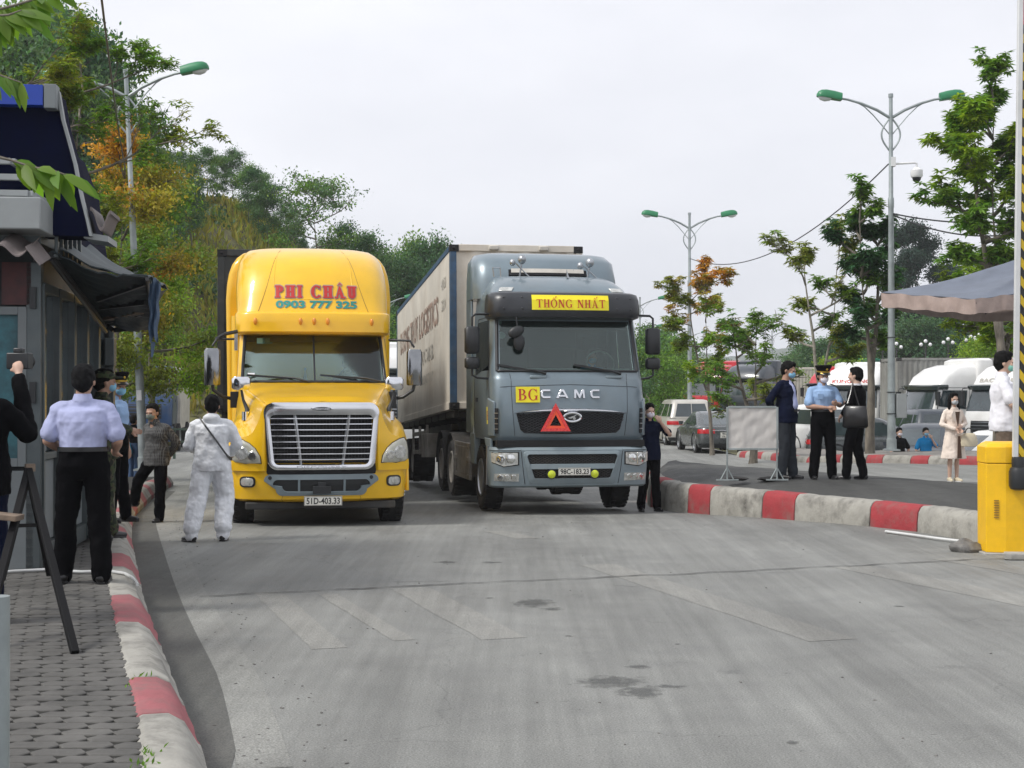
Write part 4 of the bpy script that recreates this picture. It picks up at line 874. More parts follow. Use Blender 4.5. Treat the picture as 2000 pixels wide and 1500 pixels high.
g = MB(); P = [(-.98, 3.93), (-.93, 3.7), (-.86, 3.4), (-.74, 3.25), (-.5, 3.217), (0, 3.215), (.5, 3.217), (.74, 3.25), (.86, 3.4), (.93, 3.7), (.98, 3.93)]
FA.line(g, P, .014, -.009); g.build('fairing_ridge', 'yellow_paint', TY)
for x in (-.86, -.20, 0, .20, .86):
    g = MB(); t = FA.tx(x, 2.88); p = FA.pt(t, 2.88); g.ball(p, (.028, .03, .055), 12, 8); g.build('marker_lamp', 'amber', TY)
g = MB(); mp_ = lambda o: (lambda x, z: FA.pt(FA.tx(x, z), z) + Vector((0, -o, 0)))
g.mi = 1
for dx, dz in ((.012, 0), (-.012, 0), (0, .012), (0, -.012), (.009, .009), (-.009, -.009)): serif(g, 'PHI CHA^U', mp_(.006 + abs(dx) * .05 + dz * .02), -.57 + dx, .65 + dx, 3.235 + dz, 3.40 + dz, .27, .12)
g.mi = 0; serif(g, 'PHI CHA^U', mp_(.012), -.57, .65, 3.235, 3.40, .27, .12)
g.mi = 2; text(g, '0903 777 325', mp_(.009), -.56, .645, 3.085, 3.195, .035); g.mi = 1; text(g, '0903 777 325', mp_(.006), -.555, .652, 3.078, 3.20, .06)
g.build('roof_lettering', ['ink_red', 'parasol_pink', 'ink_green'], TY, smooth=0, recalc=False)
# mirrors
for s in (-1, 1):
    g = MB(); x = s * 1.48; C2 = Shell([(0, .10, -.07, .07, .05, .05, 0), (.02, .115, -.085, .085, .06, .06, .01), (.50, .115, -.085, .085, .06, .06, .01), (.54, .09, -.06, .06, .04, .04, 0)])
    C2.mesh(g); o = g.build('door_mirror', 'chrome_dark_reflection', TY, smooth=50); o.location = (x, 2.15, 1.93)
    g = MB(); g.tube([(x, 2.15, 1.95), (x - s * .02, 2.15, 1.86), (x - s * .16, 2.18, 1.76), (s * 1.12, 2.3, 1.72)], .028, 8); g.box((s * 1.16, 2.3, 1.72), (.12, .24, .24)); g.build('mirror_arm', 'black_plastic', TY, bevel=.01); g = MB(); g.tube([(s * 1.12, 2.4, 2.62), (s * 1.42, 2.2, 2.60), (x, 2.16, 2.5)], .018, 8); g.build('mirror_arm', 'black_plastic', TY, bevel=.01)
    g = MB(); C3 = Shell([(0, .10, -.03, .05, .04, .04, .01), (.03, .13, -.05, .07, .06, .04, .01), (.15, .13, -.05, .07, .06, .04, .01), (.18, .10, -.03, .05, .04, .04, 0)]); C3.mesh(g); o = g.build('hood_mirror', 'chrome', TY, smooth=50); o.location = (s * 1.06, .95, 1.86)
    g = MB(); g.tube([(s * 1.06, .96, 1.87), (s * 1.03, .94, 1.72), (s * .98, .9, 1.6), (s * .965, .86, 1.50)], [.016, .02, .03, .045], 8); g.ball((s * .965, .86, 1.49), (.05, .05, .06)); g.build('hood_mirror_stalk', 'black_plastic', TY)
    g = MB(); g.tube([(s * 1.0, .82, 1.44), (s * 1.0, .82, 1.56)], .05, 12); g.build('mirror_foot', 'chrome', TY)
    wheel(TY, s * 1.03, 1.25, .51, .30, s, 'chrome', deep=False)
    for y in (5.6, 6.95):
        wheel(TY, s * .92, y, .51, .52, s)
g = MB()
for z in (.45, .55, .65, .75): g.ball((1.19, 1.25, .5), .01, 6, 4)
for k in range(10): a = 2 * pi * k / 10; g.cyl((1.16, 1.25 + .15 * cos(a), .51 + .15 * sin(a)), (1.23, 1.25 + .15 * cos(a), .51 + .15 * sin(a)), .02, .012, 8)
g.build('wheel_nut', 'chrome', TY)
g = MB()
for s in (-1, 1):
    for k, m_ in enumerate((0, 1)):
        P = [hood(.5 + s * (.37 + .035 * k), v) for v in (1, .85, .7, .55)]
        g.mi = m_; g.loft([[p + Vector((s * .006, 0, .022)), p + Vector((s * .006, 0, -.022))] for p in P], closed=False, cap=False)
g.build('stripe_decal', [mat('decal_red', (.45, .06, .03)), 'black_plastic'], TY, smooth=0, recalc=False)
g = MB(); g.tube([(-1.12, 2.2, 2.72), (-1.3, 2.15, 2.68), (-1.42, 2.35, 2.62)], .03, 6); g.mi = 1; g.bar((-1.14, 2.35, 2.75), (-1.14, 2.38, 2.45), .05, .09); g.build('grab_handle', ['black_plastic', 'chrome'], TY)

# ---------------------------------------------------------------- shipping containers and trailers
def container(name, label, L_, m, loc, rz, pitch=0, corner='black_gap', rail=None, H=2.9, ribs=40, W=2.44, flatside=False):
    root = thing(name, label, 'container', loc, rz); root.rotation_euler = (pitch, 0, rz); h = W / 2
    g = MB(); n = ribs * 4
    for s in (-1, 1):
        P = []
        for i in range(n + 1):
            y = .12 + (L_ - .24) * i / n; ph = i % 4; dp = (.0 if ph in (0, 3) else .028) * (1 if not flatside else .25); P.append((y, s * (h - .012 - dp)))
        g.loft([[(x, y, .14) for y, x in P], [(x, y, H - .1) for y, x in P]], closed=False, cap=False)
    k = 20
    for yy, sg in ((.02, 1), (L_ - .02, -1)):
        P = [(-h + .1 + (W - .2) * i / k, yy + sg * (.0 if i % 4 in (0, 3) else .03)) for i in range(k + 1)]
        g.loft([[(x, y, .14) for x, y in P], [(x, y, H - .1) for x, y in P]], closed=False, cap=False)
    g.box((0, L_ / 2, H - .04), (W - .06, L_ - .06, .03)); g.box((0, L_ / 2, .1), (W - .06, L_ - .06, .1)); g.build('wall_panel', m, root, smooth=30)
    g = MB()
    for s in (-1, 1):
        g.mi = 0; g.box((s * (h - .04), L_ / 2, H - .05), (.08, L_ - .3, .10))
        for y in (.06, L_ - .06): g.mi = 0 if s < 0 else 1; g.box((s * (h - .06), y, H / 2), (.12, .12, H - .24))
        g.mi = 1; g.box((s * (h - .04), L_ / 2, .07), (.08, L_ - .3, .14))
    for y in (.04, L_ - .04):
        for z in (.07, H - .05): g.box((0, y, z), (W - .3, .08, .12))
    g.build('frame', [rail or m, m], root, bevel=.008)
    for s in (-1, 1):
        for y in (.08, L_ - .08):
            for z in (.06, H - .06): g = MB(); g.box((s * (h - .078), y, z), (.17, .18, .125)); g.ball((s * (h - .07), y - .085 * (1 if y < 1 else -1), z), (.035, .02, .03), 8, 6); g.build('corner_casting', corner, root, bevel=.012)
    return root
def trailer(name, label, L_, loc, rz, pitch=0, ax=(8.2, 9.5, 10.8), box=True):
    root = thing(name, label, 'trailer', loc, rz); root.rotation_euler = (pitch, 0, rz)
    g = MB()
    for s in (-1, 1): g.box((s * .45, L_ / 2, -.2), (.12, L_, .34)); g.box((s * 1.1, L_ / 2, -.07), (.08, L_ * .98, .12))
    for k in range(10): g.box((0, .2 + k * (L_ - .4) / 9, -.09), (2.3, .1, .12))
    g.build('chassis', 'frame_metal', root, bevel=.01)
    if box:
        for s in (-1, 1):
            g = MB(); g.box((s * 1.05, 4.6, -.62), (.4, 1.2, .5))
            g.build('tool_box', 'dusty_steel', root, bevel=.015)
            g = MB(); [g.box((s * 1.2, 6, z), (.04, 3.4, .09)) for z in (-.35, -.75)]; [g.box((s * 1.2, y, -.5), (.05, .08, .62)) for y in (4.4, 6, 7.6)]; g.build('side_guard', 'dusty_steel', root, bevel=.008)
            g = MB(); g.box((s * .8, 2.9, -.65), (.14, .14, .9)); g.box((s * .8, 2.9, -1.08), (.26, .26, .04)); g.build('landing_leg', 'dusty_steel', root, bevel=.01)
    for y in ax:
        for s in (-1, 1): wheel(root, s * .93, y, .5, .50, s, 'dusty_steel', z=-.93)
    return root
# grey lorry's container (40 ft) pitched with the falling road
zc = 1.47; RZ = radians(9.1); PT = -math.asin(.50 / 12.2)
cc = at(880, 799, 25.7); o_ = Vector((cc.x + 1.22 * cos(RZ), cc.y + 1.22 * sin(RZ), zc))
CG = container('shipping_container', 'long cream refrigerated container with blue top rail behind the grey lorry', 12.2, 'cream_container', o_, RZ, PT, 'black_gap', 'blue_rail', 2.97, 80, flatside=True)
for body, y0, ln, z0, z1, bo, m_ in (('DUONG', 11.0, 2.5, 1.72, 2.28, .02, 'ink_faded'), ('THUY', 8.2, 1.9, 1.72, 2.28, .02, 'ink_faded'), ('LOGISTICS', 6.0, 3.9, 1.72, 2.28, .02, 'ink_faded'), ('VAN TAI CONTAINER', 7.6, 4.6, 1.12, 1.42, .01, 'ink_grey'), ('DUONG THUY', 5.6, 2.6, .68, .88, 0, 'ink_grey'), ('45G1', 1.5, .7, 2.3, 2.5, 0, 'ink_grey'), ('2280', 1.5, .7, 1.9, 2.1, 0, 'ink_grey')):
    g = MB(); text(g, body, lambda a, z: (-1.216, y0 - a, z), 0, ln, z0, z1, bo); g.build('container_lettering', m_, CG, smooth=0, recalc=False)
g = MB(); [g.box((x, .0, 2.92), (.18, .12, .09)) for x in (-.42, .5)]; g.box((0, -.02, 1.5), (1.7, .05, 2.2)); g.build('reefer_unit', 'old_white_container', CG, bevel=.02)
trailer('semi_trailer', 'black flatbed trailer under the cream container', 12.2, o_ + Vector((0, 0, .0)), RZ, PT)
# yellow lorry's container
cy_ = at(424, 487, 25.4); oy = Vector((cy_.x + 1.22 * cos(RZ), cy_.y + 1.22 * sin(RZ), 1.42))
container('shipping_container', 'dark container behind the tall roof of the yellow lorry', 12.2, 'container_dark', oy, RZ, PT, 'black_gap', 'container_dark', 2.9, 30)
trailer('semi_trailer', 'flatbed trailer under the dark container', 12.2, oy, RZ, PT)

# ---------------------------------------------------------------- grey cab-over lorry
TG = thing('truck', 'grey cab-over tractor lorry with yellow signs and a red warning triangle', 'truck', ((1115 - 1000) / F * 21.9, 21.9, gz(.8, 23.2)), radians(10.5))
TG.location.z = -.10
CG_ = Shell([(1.13, 1.19, .03, 2.2, .22, .1, .07), (1.20, 1.215, .0, 2.2, .24, .1, .07), (1.60, 1.225, -.03, 2.2, .26, .1, .07), (2.05, 1.215, .05, 2.2, .26, .1, .07), (2.13, 1.205, .10, 2.2, .24, .1, .07), (2.20, 1.20, .13, 2.2, .22, .1, .07), (2.88, 1.155, .38, 2.2, .20, .1, .07), (3.0, 1.15, .42, 2.2, .20, .1, .07),
             (3.28, 1.12, .48, 2.2, .25, .1, .08), (3.42, 1.06, .62, 2.2, .3, .1, .08), (3.53, .98, .85, 2.2, .32, .1, .08), (3.60, .90, 1.15, 2.2, .3, .1, .06), (3.62, .7, 1.5, 2.1, .2, .1, .03)])
wsg = lambda t, z: (abs(t) < 1.3 and 2.2 < z < 2.88) or (2.02 < abs(t) < 2.7 and 2.2 < z < 2.88)
g = CG_.mesh(MB(), nz=2, skip=wsg); g.build('cab', 'grey_paint', TG, smooth=45)
g = MB(); CG_.patch(g, -1.34, 1.34, 2.185, 2.94, off=-.004, th=.006, nt=24); g.build('windscreen', 'windscreen', TG, smooth=60)
g = MB(); CG_.line(g, [(lerp(-1.36, 1.36, k / 10), 2.19) for k in range(11)], .02, .002)
for t in (-1.38, 1.38): CG_.line(g, [(t, 2.19), (t, 2.95)], .03, .002)
g.build('windscreen_seal', 'black_plastic', TG)
for s in (-1, 1):
    g = MB(); CG_.patch(g, s * 2.0, s * 2.72, lambda u: 2.28 - .14 * u if True else 0, 2.9, off=.004, th=.008); g.build('side_window', 'dark_glass', TG)
    g = MB(); CG_.line(g, [(s * 1.95, 1.2), (s * 1.9, 1.7), (s * 1.95, 2.15), (s * 1.98, 2.95), (s * 2.74, 2.95), (s * 2.78, 2.2), (s * 2.78, 1.2)], .006, .0); CG_.patch(g, s * 2.58, s * 2.66, 1.72, 1.78, off=.02, th=.03); g.build('door_trim', 'black_plastic', TG)
# lower step and wheel-arch sides
for s in (-1, 1):
    g = MB(); g.sheet(lambda u, v: (s * (1.19 + .02 * v), .25 + .55 * u, lerp(.5 + .55 * ss(.3, 1, u), 1.16, v)), 8, 4, (-s * .04, 0, 0)); g.build('side_step', 'grey_plastic', TG, bevel=.01); g = MB(); g.box((s * 1.17, 1.95, .95), (.1, .45, .5)); g.build('rear_step', 'grey_plastic', TG, bevel=.01)
g = MB(); g.tube([(-1.24, .35, .45), (-1.24, .3, 1.05)], .02); g.build('step_rail', 'steel', TG)
g = MB(); g.box((0, 1.0, .98), (2.2, 1.7, .26)); g.box((0, .06, 1.085), (2.3, .2, .10)); g.build('cab_underside', 'black_gap', TG)
# visor
VI = Shell([(2.90, 1.11, .30, .9, .2, .1, .06), (2.93, 1.19, .16, .9, .26, .1, .07), (3.0, 1.21, .13, .9, .28, .1, .07), (3.2, 1.20, .15, .9, .28, .1, .07), (3.29, 1.18, .21, .9, .28, .1, .07), (3.32, 1.12, .3, .9, .25, .1, .07)])
g = VI.mesh(MB(), nz=2); 
for x in (-1.0, -.72, .78, 1.0):
    for z in (3.05, 3.22): t = VI.tx(x, z); g.ball(VI.pt(t, z), (.018, .012, .018), 8, 6)
g.build('sun_visor', 'visor_plastic', TG, smooth=50)
g = MB(); vm = lambda o: (lambda x, z: VI.pt(VI.tx(x, z), z) + Vector((0, -o, 0))); P = [(-.575, 3.045), (.635, 3.045), (.635, 3.255), (-.575, 3.255)]
g.sheet(lambda u, v: vm(.026)(lerp(-.575, .635, u), lerp(3.03, 3.262, v)), 14, 3, (0, .02, 0))
g.mi = 1; serif(g, 'THO^/NG NHA^/T', vm(.034), -.51, .575, 3.065, 3.19, .17, .06); g.build('name_board', ['sign_yellow', 'ink_red'], TG, smooth=0, recalc=False)
g = MB(); cf = lambda o: (lambda x, z: CG_.pt(CG_.tx(x, z), z) + Vector((0, -o, 0))); g.box((-.675, -.045 + .02, 1.83), (.37, .012, .24), rot(x=-.12)); g.mi = 1; serif(g, 'BG', lambda x, z: (x, -.0345 + (z - 1.83) * .12, z), -.825, -.525, 1.745, 1.915, .17, .05)
g.build('letter_board', ['sign_yellow', 'ink_red'], TG, smooth=0, recalc=False)
g = MB()
CG_.patch(g, -2.06, -1.93, 1.38, 1.64, off=.012, th=.01, nt=2, nz=2); g.mi = 1; text(g, 'B', lambda x, z: CG_.pt(-2.0 + x, z) + Vector((-.016, 0, 0)), -.03, .03, 1.44, 1.58); g.build('side_board', ['sign_yellow', 'ink_red'], TG, smooth=0)
# big relief letters
g = MB()
def rl(poly):
    A = [cf(.03)(x, z) for x, z in poly]; B = [cf(-.01)(x, z) for x, z in poly]; n = len(poly); g.add(A + B, [tuple(range(n))] + [(i, n + i, n + (i + 1) % n, (i + 1) % n) for i in range(n)])
z0, z1, k = 1.775, 1.91, .030
for x0, x1 in ((-.47, -.32), (.305, .45)):
    rl([(x1, z1), (x0 + .035, z1), (x0, z1 - .035), (x0, z0 + .035), (x0 + .035, z0), (x1, z0), (x1, z0 + k), (x0 + .045, z0 + k), (x0 + .034, z0 + .05), (x0 + .034, z1 - .05), (x0 + .045, z1 - k), (x1, z1 - k)])
rl([(-.235, z0), (-.16, z1), (-.11, z1), (-.04, z0), (-.08, z0), (-.10, z0 + .045), (-.13, z1 - .035), (-.145, z1 - .035), (-.175, z0 + .045), (-.19, z0)]); rl([(-.185, z0 + .022), (-.085, z0 + .022), (-.095, z0 + .05), (-.175, z0 + .05)])
rl([(.045, z0), (.055, z1), (.09, z1), (.132, z0 + .055), (.175, z1), (.21, z1), (.22, z0), (.186, z0), (.182, z1 - .06), (.142, z0), (.122, z0), (.083, z1 - .06), (.079, z0)])
g.build('name_letters', 'chrome', TG, bevel=.004, smooth=30)
# grille
gp_ = [(-.84, 1.535), (-.78, 1.30), (-.72, 1.245), (-.4, 1.235), (0, 1.23), (.4, 1.235), (.72, 1.245), (.78, 1.30), (.84, 1.535), (.4, 1.56), (0, 1.565), (-.4, 1.56)]
g = MB(); CG_.poly(g, gp_, off=.006, th=.03); gr = g.build('grille', 'black_gap', TG, smooth=0)
g = MB()
def hexrows(xa, xb, za, zb, f, px=.085, pz=.036, off=.012, lim=None):
    r = 0; z = za
    while z < zb:
        x = xa + (px / 2 if r % 2 else 0)
        while x < xb - px:
            if not lim or lim(x + px / 2, z + pz / 2):
                P = [(x, z + pz / 2), (x + px * .3, z), (x + px * .7, z), (x + px, z + pz / 2)]
                g.tube([f(off)(a, b) for a, b in P], .0045, 4, cap=False)
            x += px
        z += pz * .55; r += 1
hexrows(-.82, .84, 1.25, 1.53, cf, lim=lambda x, z: abs(x) < .72 + .1 * ss(1.25, 1.5, z)); g.build('grille_mesh', 'visor_plastic', gr, smooth=30)
g = MB(); rings = []
for i in range(25):
    u = -1 + i / 12; x = u * .87; zt = 1.625 - .05 * u ** 2 - .012 * abs(u) ** 6; zb = 1.565 - .03 * u ** 2 + (.0 if abs(u) < .98 else .0); zt = max(zt, zb + .008)
    rings.append([cf(-.01)(x, zt), cf(.02)(x, zt - .008), cf(.034)(x, (zt + zb) / 2), cf(.02)(x, zb + .004), cf(-.01)(x, zb)])
g.loft(rings, closed=True); g.build('grille_trim', 'chrome', TG, smooth=60)
g = MB(); E = lambda a, b, o: [cf(o)(.01 + a * cos(t), 1.485 + b * sin(t)) for t in [k * pi / 16 for k in range(32)]]
g.loft([E(.15, .08, .0), E(.15, .08, .05), E(.135, .068, .055), E(.115, .052, .05), E(.115, .052, .03)], cap=True); g.mi = 1; g.loft([E(.112, .05, .03), E(.112, .05, .046)])
g.mi = 0
def em(P):
    A = [cf(.062)(x, z) for x, z in P]; B = [cf(.04)(x, z) for x, z in P]; n = len(P); g.add(A + B, [tuple(range(n))] + [(i, n + i, n + (i + 1) % n, (i + 1) % n) for i in range(n)])
em([(-.07, 1.475), (.08, 1.525), (.035, 1.49), (.06, 1.475), (.05, 1.44), (.01, 1.455), (.02, 1.475), (-.02, 1.465)])
g.build('emblem', ['chrome', 'black_plastic'], TG, smooth=30)
# seams and creases of the front panel
g = MB()
for s in (-1, 1):
    CG_.line(g, [(CG_.tx(s * .92, 2.15), 2.15), (CG_.tx(s * .91, 1.9), 1.9), (CG_.tx(s * .90, 1.6), 1.6), (CG_.tx(s * .86, 1.2), 1.2)], .004, .0)
CG_.line(g, [(lerp(-1.3, 1.3, k / 8), 1.985 - .01 * abs(k - 4)) for k in range(9)], .004, 0)
g.build('panel_seam', 'black_plastic', TG)
for x in (-.49, .70):
    g = MB(); c = cf(.0)(x, 2.10); g.box(c, (.26, .05, .05)); g.build('wiper_socket', 'grey_plastic', TG, bevel=.015)
    g = MB(); b = cf(.03)(x + .12, 2.15); m_ = cf(.05)(x - .22, 2.215); t = cf(.04)(x - .62, 2.28)
    g.tube([b, b.lerp(m_, .5) + Vector((0, -.02, .015)), m_], [.025, .018, .01], 6); g.bar(m_ + Vector((.22, 0, -.035)), t, .02, .03); g.build('wiper', 'black_plastic', TG)
for s in (-1, 1):       # corner vents
    g = MB(); CG_.patch(g, s * 1.50, s * 1.93, 1.20, lambda u: lerp(1.72, 1.78, u) if s < 0 else lerp(1.72, 1.78, u), off=.028, th=.05, nt=6); g.build('corner_deflector', 'grey_paint', TG, bevel=.012)
    g = MB(); CG_.patch(g, s * 1.38, s * 1.53, 1.24, 1.62, off=.018, th=.03, nt=3); o = g.build('corner_vent', 'black_gap', TG)
    g = MB(); [CG_.patch(g, s * 1.37, s * 1.53, z, z + .016, off=.026, th=.02, nt=2, nz=1) for z in (1.3, 1.38, 1.46, 1.54)]; g.build('vent_slat', 'steel', o)
# warning triangle hung on the grille
tri = MB(); a0 = Vector((-.265, -.13, 1.69)); b0 = Vector((-.495, -.15, 1.275)); c0 = Vector((-.045, -.15, 1.275)); cen = (a0 + b0 + c0) / 3
def trip(k, dy): return [cen + (p - cen) * k + Vector((0, dy, 0)) for p in (a0, b0, c0)]
def tring(k0, k1, y0, y1, mi):
    tri.mi = mi; A, B, C4, D4 = trip(k0, y1), trip(k0, y0), trip(k1, y0), trip(k1, y1); vs = A + B + C4 + D4; tri.add(vs, [(q * 3 + i, q * 3 + (i + 1) % 3, ((q + 1) % 4) * 3 + (i + 1) % 3, ((q + 1) % 4) * 3 + i) for q in range(4) for i in range(3)])
tring(1.04, .68, -.012, .015, 0); tring(.68, .40, -.006, .012, 1)
tri.mi = 2; tri.box((-.27, -.16, 1.265), (.47, .03, .02)); 
for x in (-.44, -.10): tri.box((x, -.13, 1.3 if x < -.3 else 1.36), (.05, .004, .012), rot(y=.5))
o = tri.build('warning_triangle', ['reflex_red', 'reflex_orange', 'black_plastic'], smooth=0, bevel=.004)
o.matrix_world = TG.matrix_world if False else Matrix.Translation(TG.location) @ Matrix.Rotation(radians(10.5), 4, 'Z')
tag(o, 'red reflective warning triangle leaning on the grille of the grey lorry', 'warning triangle')
# bumper
BG = Shell([(.42, 1.20, -.04, .5, .2, .1, .07), (.45, 1.225, -.09, .5, .22, .1, .07), (.72, 1.235, -.13, .5, .22, .1, .07), (.99, 1.235, -.13, .5, .22, .1, .07), (1.03, 1.22, -.09, .5, .22, .1, .07)])
g = BG.mesh(MB(), nz=1); bp_ = g.build('bumper', 'grey_plastic', TG, smooth=40)
bf = lambda o: (lambda x, z: BG.pt(BG.tx(x, z), z) + Vector((0, -o, 0)))
g = MB(); A = rrect(.64, .73, .53, .95, .05, 5); C5 = rrect(.57, .70, .56, .92, .03, 5)
def bring(outer, inner, o1, o2):
    R_ = [[bf(-.01)(*p) for p in outer], [bf(o1)(*p) for p in outer], [bf(o2)(*p) for p in inner], [bf(-.01)(*p) for p in inner]]; g.loft(R_, cap=False)
bring(rrect(.67, .76, .475, .975, .06, 5), rrect(.60, .70, .56, .925, .04, 5), .012, .034); g.sheet(lambda u, v: bf(.02 + .012 * (1 - v))(lerp(-.66, .66, u), lerp(.70, .78, v)), 8, 1, (0, .03, 0)); g.build('bumper_frame', 'grey_plastic', bp_, bevel=.006)
g = MB(); BG.poly(g, rrect(.60, .70, .555, .93, .04, 5), off=.005); o = g.build('bumper_grille', 'black_gap', TG)
g = MB(); hexrows(-.68, .68, .79, .91, bf, px=.07, pz=.034, off=.01); g.build('grille_mesh', 'frame_metal', o); g = MB(); hexrows(-.6, .6, .565, .69, bf, px=.07, pz=.034, off=.01); g.build('grille_mesh', 'frame_metal', o)
for x in (-.335, .335):
    g = MB(); c = bf(.0)(x, .625); g.cyl(c, c + Vector((0, -.05, 0)), .075, seg=18); g.build('fog_lamp_ring', 'black_plastic', TG)
    g = MB(); g.lathe([(.055, 0), (.06, -.012), (.04, -.025), (.01, -.03)], c + Vector((0, -.045, 0)), 'y', 16); g.build('fog_lamp', 'fog_yellow', TG)
plate(TG, .015, -.185, .665, .50, .115, '98C-183.23')
for s in (-1, 1):
    lo = lambda x: -1.19 if s < 0 else 1.19
    P = [(s * .84, .775), (s * 1.05, .745), (s * 1.21, .81), (s * 1.215, .95), (s * .84, .95)]
    g = MB(); BG.poly(g, [(p[0] * 1.0 + (.02 if abs(p[0]) < .9 else 0) * -s, p[1] + (.012 if p[1] > .9 else -.012)) for p in P], off=.004); g.build('headlight_seal', 'black_gap', TG)
    g = MB(); BG.poly(g, P, off=.014, th=.02); hl = g.build('headlight', 'lamp_clear', TG)
    g = MB()
    for cx, r in ((1.10, .065), (.95, .07)):
        A = [bf(.02)(s * (cx + r * cos(t)), .86 + r * sin(t)) for t in [k * pi / 10 for k in range(20)]]; B = [bf(.028)(s * (cx + r * .8 * cos(t)), .86 + r * .8 * sin(t)) for t in [k * pi / 10 for k in range(20)]]; g.loft([A, B])
    g.bar(bf(.024)(s * 1.025, .77), bf(.024)(s * 1.025, .94), .012, .012); g.build('reflector', 'lamp_inner', hl, bevel=.003)
    P = [(s * .82, .515), (s * 1.18, .525), (s * 1.18, .635), (s * .82, .635)]; g = MB(); BG.poly(g, P, off=.008); fl_ = g.build('fog_lamp', 'lamp_clear', TG)
    g = MB(); [g.loft([[bf(.012)(s * (cx + .042 * cos(t)), .575 + .045 * sin(t)) for t in [k * pi / 8 for k in range(16)]], [bf(.018)(s * (cx + .035 * cos(t)), .575 + .038 * sin(t)) for t in [k * pi / 8 for k in range(16)]]]) for cx in (.9, 1.0, 1.1)]; g.build('reflector', 'lamp_inner', fl_)
    g = MB(); BG.line(g, [(BG.tx(s * .79, 1.0), 1.0), (BG.tx(s * .76, .7), .7), (BG.tx(s * .72, .44), .44)], .005, 0); BG.line(g, [(BG.tx(s * .79, .99), .985), (s * 1.5, .985), (s * 2, .98)], .004, 0); g.build('panel_seam', 'black_gap', TG)
    # mirrors
    x = s * 1.46 if s < 0 else 1.42
    for z0_, h_ in ((2.43, .42), (2.22, .185)):
        sh = Shell([(0, .08, -.05, .05, .04, .03, 0), (.03, .115, -.08, .07, .06, .03, .01), (h_ - .03, .115, -.08, .07, .06, .03, .01), (h_, .08, -.05, .05, .04, .03, 0)]); g = MB(); sh.mesh(g); o = g.build('door_mirror', 'black_plastic', TG, smooth=50); o.location = (x, .42, z0_)
    g = MB(); g.tube([(x, .42, 2.8), (x, .42, 2.93), (x - s * .05, .42, 2.97), (s * 1.12, .5, 2.98)], .018, 8); g.build('mirror_arm', 'black_plastic', TG); g = MB(); g.tube([(x, .42, 2.25), (x, .42, 2.13), (x - s * .08, .42, 2.09), (s * 1.15, .42, 2.07)], .018, 8); g.build('mirror_arm', 'black_plastic', TG)
    # roof lamps, wheels
    g = MB(); CG_.patch(g, s * .98 if s > 0 else -1.45, s * 1.45 if s > 0 else -.98, 3.335, 3.40, off=.02, th=.03, nt=4, nz=2); g.build('roof_lamp', 'lamp_clear', TG, bevel=.006)
    wheel(TG, s * 1.03, 1.35, .51, .31, s, 'steel', deep=True)
    for y in (4.55, 5.9):
        wheel(TG, s * .93, y, .51, .56, s, 'dusty_steel')
        g = MB(); g.sheet(lambda u, v: (s * (.66 + .56 * v), y + .62 * cos(lerp(pi, 0, u)), .51 + .62 * sin(lerp(pi, 0, u)) * 1.0), 14, 2, (0, 0, .02)); g.build('mudguard', 'frame_metal', TG)
g = MB()
for s in (-1, 1): g.box((s * .42, 3.9, .85), (.1, 5.2, .28))
g.cyl((-.9, 1.35, .5), (.9, 1.35, .5), .08); g.box((0, 1.0, .55), (.9, .5, .35)); g.box((0, 2.5, 1.0), (1.0, 1.0, .7)); g.box((0, 4.9, 1.1), (1.0, 1.4, .12)); g.build('chassis', 'frame_metal', TG, bevel=.02)
for x in (-1, 1): g = MB(); g.box((x, 2.95, .72), (.5, 1.15, .55)); g.build('fuel_tank', 'dusty_steel', TG, bevel=.05)
g = MB(); [g.box((-1.22, 2.95, z), (.05, 1.7, .08)) for z in (.45, .75, .98)]; [g.box((-1.22, y, .72), (.06, .07, .6)) for y in (2.15, 3.75)]; g.build('side_guard', 'dusty_steel', TG, bevel=.008)
# roof deflector and cab side extender
DF = Shell([(3.30, 1.23, 1.55, 2.6, .35, .1, .12), (3.60, 1.23, 1.6, 2.6, .35, .1, .12), (3.85, 1.21, 1.75, 2.6, .35, .1, .12), (3.98, 1.12, 2.0, 2.6, .3, .1, .1), (4.02, .95, 2.25, 2.55, .2, .1, .04)])
g = DF.mesh(MB(), nz=2, skip=lambda t, z: abs(t) < .8 and 3.6 < z < 3.74); g.build('roof_deflector', 'grey_paint', TG, smooth=45)
g = MB(); [g.box((s * 1.2, 2.35, 2.35), (.04, .5, 2.3)) for s in (-1, 1)]; g.build('side_extender', 'grey_paint', TG, bevel=.015)
g = MB(); DF.patch(g, -.78, .78, 3.66, 3.78, off=-.012, th=.02); g.build('deflector_slot', 'black_gap', TG)
g = MB(); DF.patch(g, -.7, .7, 3.685, 3.74, off=.0, th=.01); g.build('slot_light', 'old_white_container', TG)
for x, z in ((-.52, 3.83), (.60, 3.80)):
    g = MB(); c = Vector((x, 1.25, z)); g.ball(c, (.068, .085, .068), 16, 12); g.ball(c + Vector((-.14, .08, -.04)), (.05, .06, .05), 12, 8); g.tube([c + Vector((0, .03, -.05)), Vector((x - .03, 1.3, 3.6))], .014, 6); g.tube([c + Vector((-.1, .03, -.05)), Vector((x + .14, 1.25, 3.58))], .01, 6); g.build('work_lamp', 'steel', TG)
g = MB(); g.add([(.17, 1.0, 3.575), (.20, 1.0, 3.575), (.185, 1.18, 3.58), (.185, 1.12, 3.70)], [(0, 1, 3), (1, 2, 3), (2, 0, 3), (0, 2, 1)]); g.tube([(-.95, 1.4, 3.6), (-.97, 1.4, 3.72), (-.85, 1.4, 3.72), (-.84, 1.4, 3.6)], .01, 4); g.build('aerial', 'steel', TG)
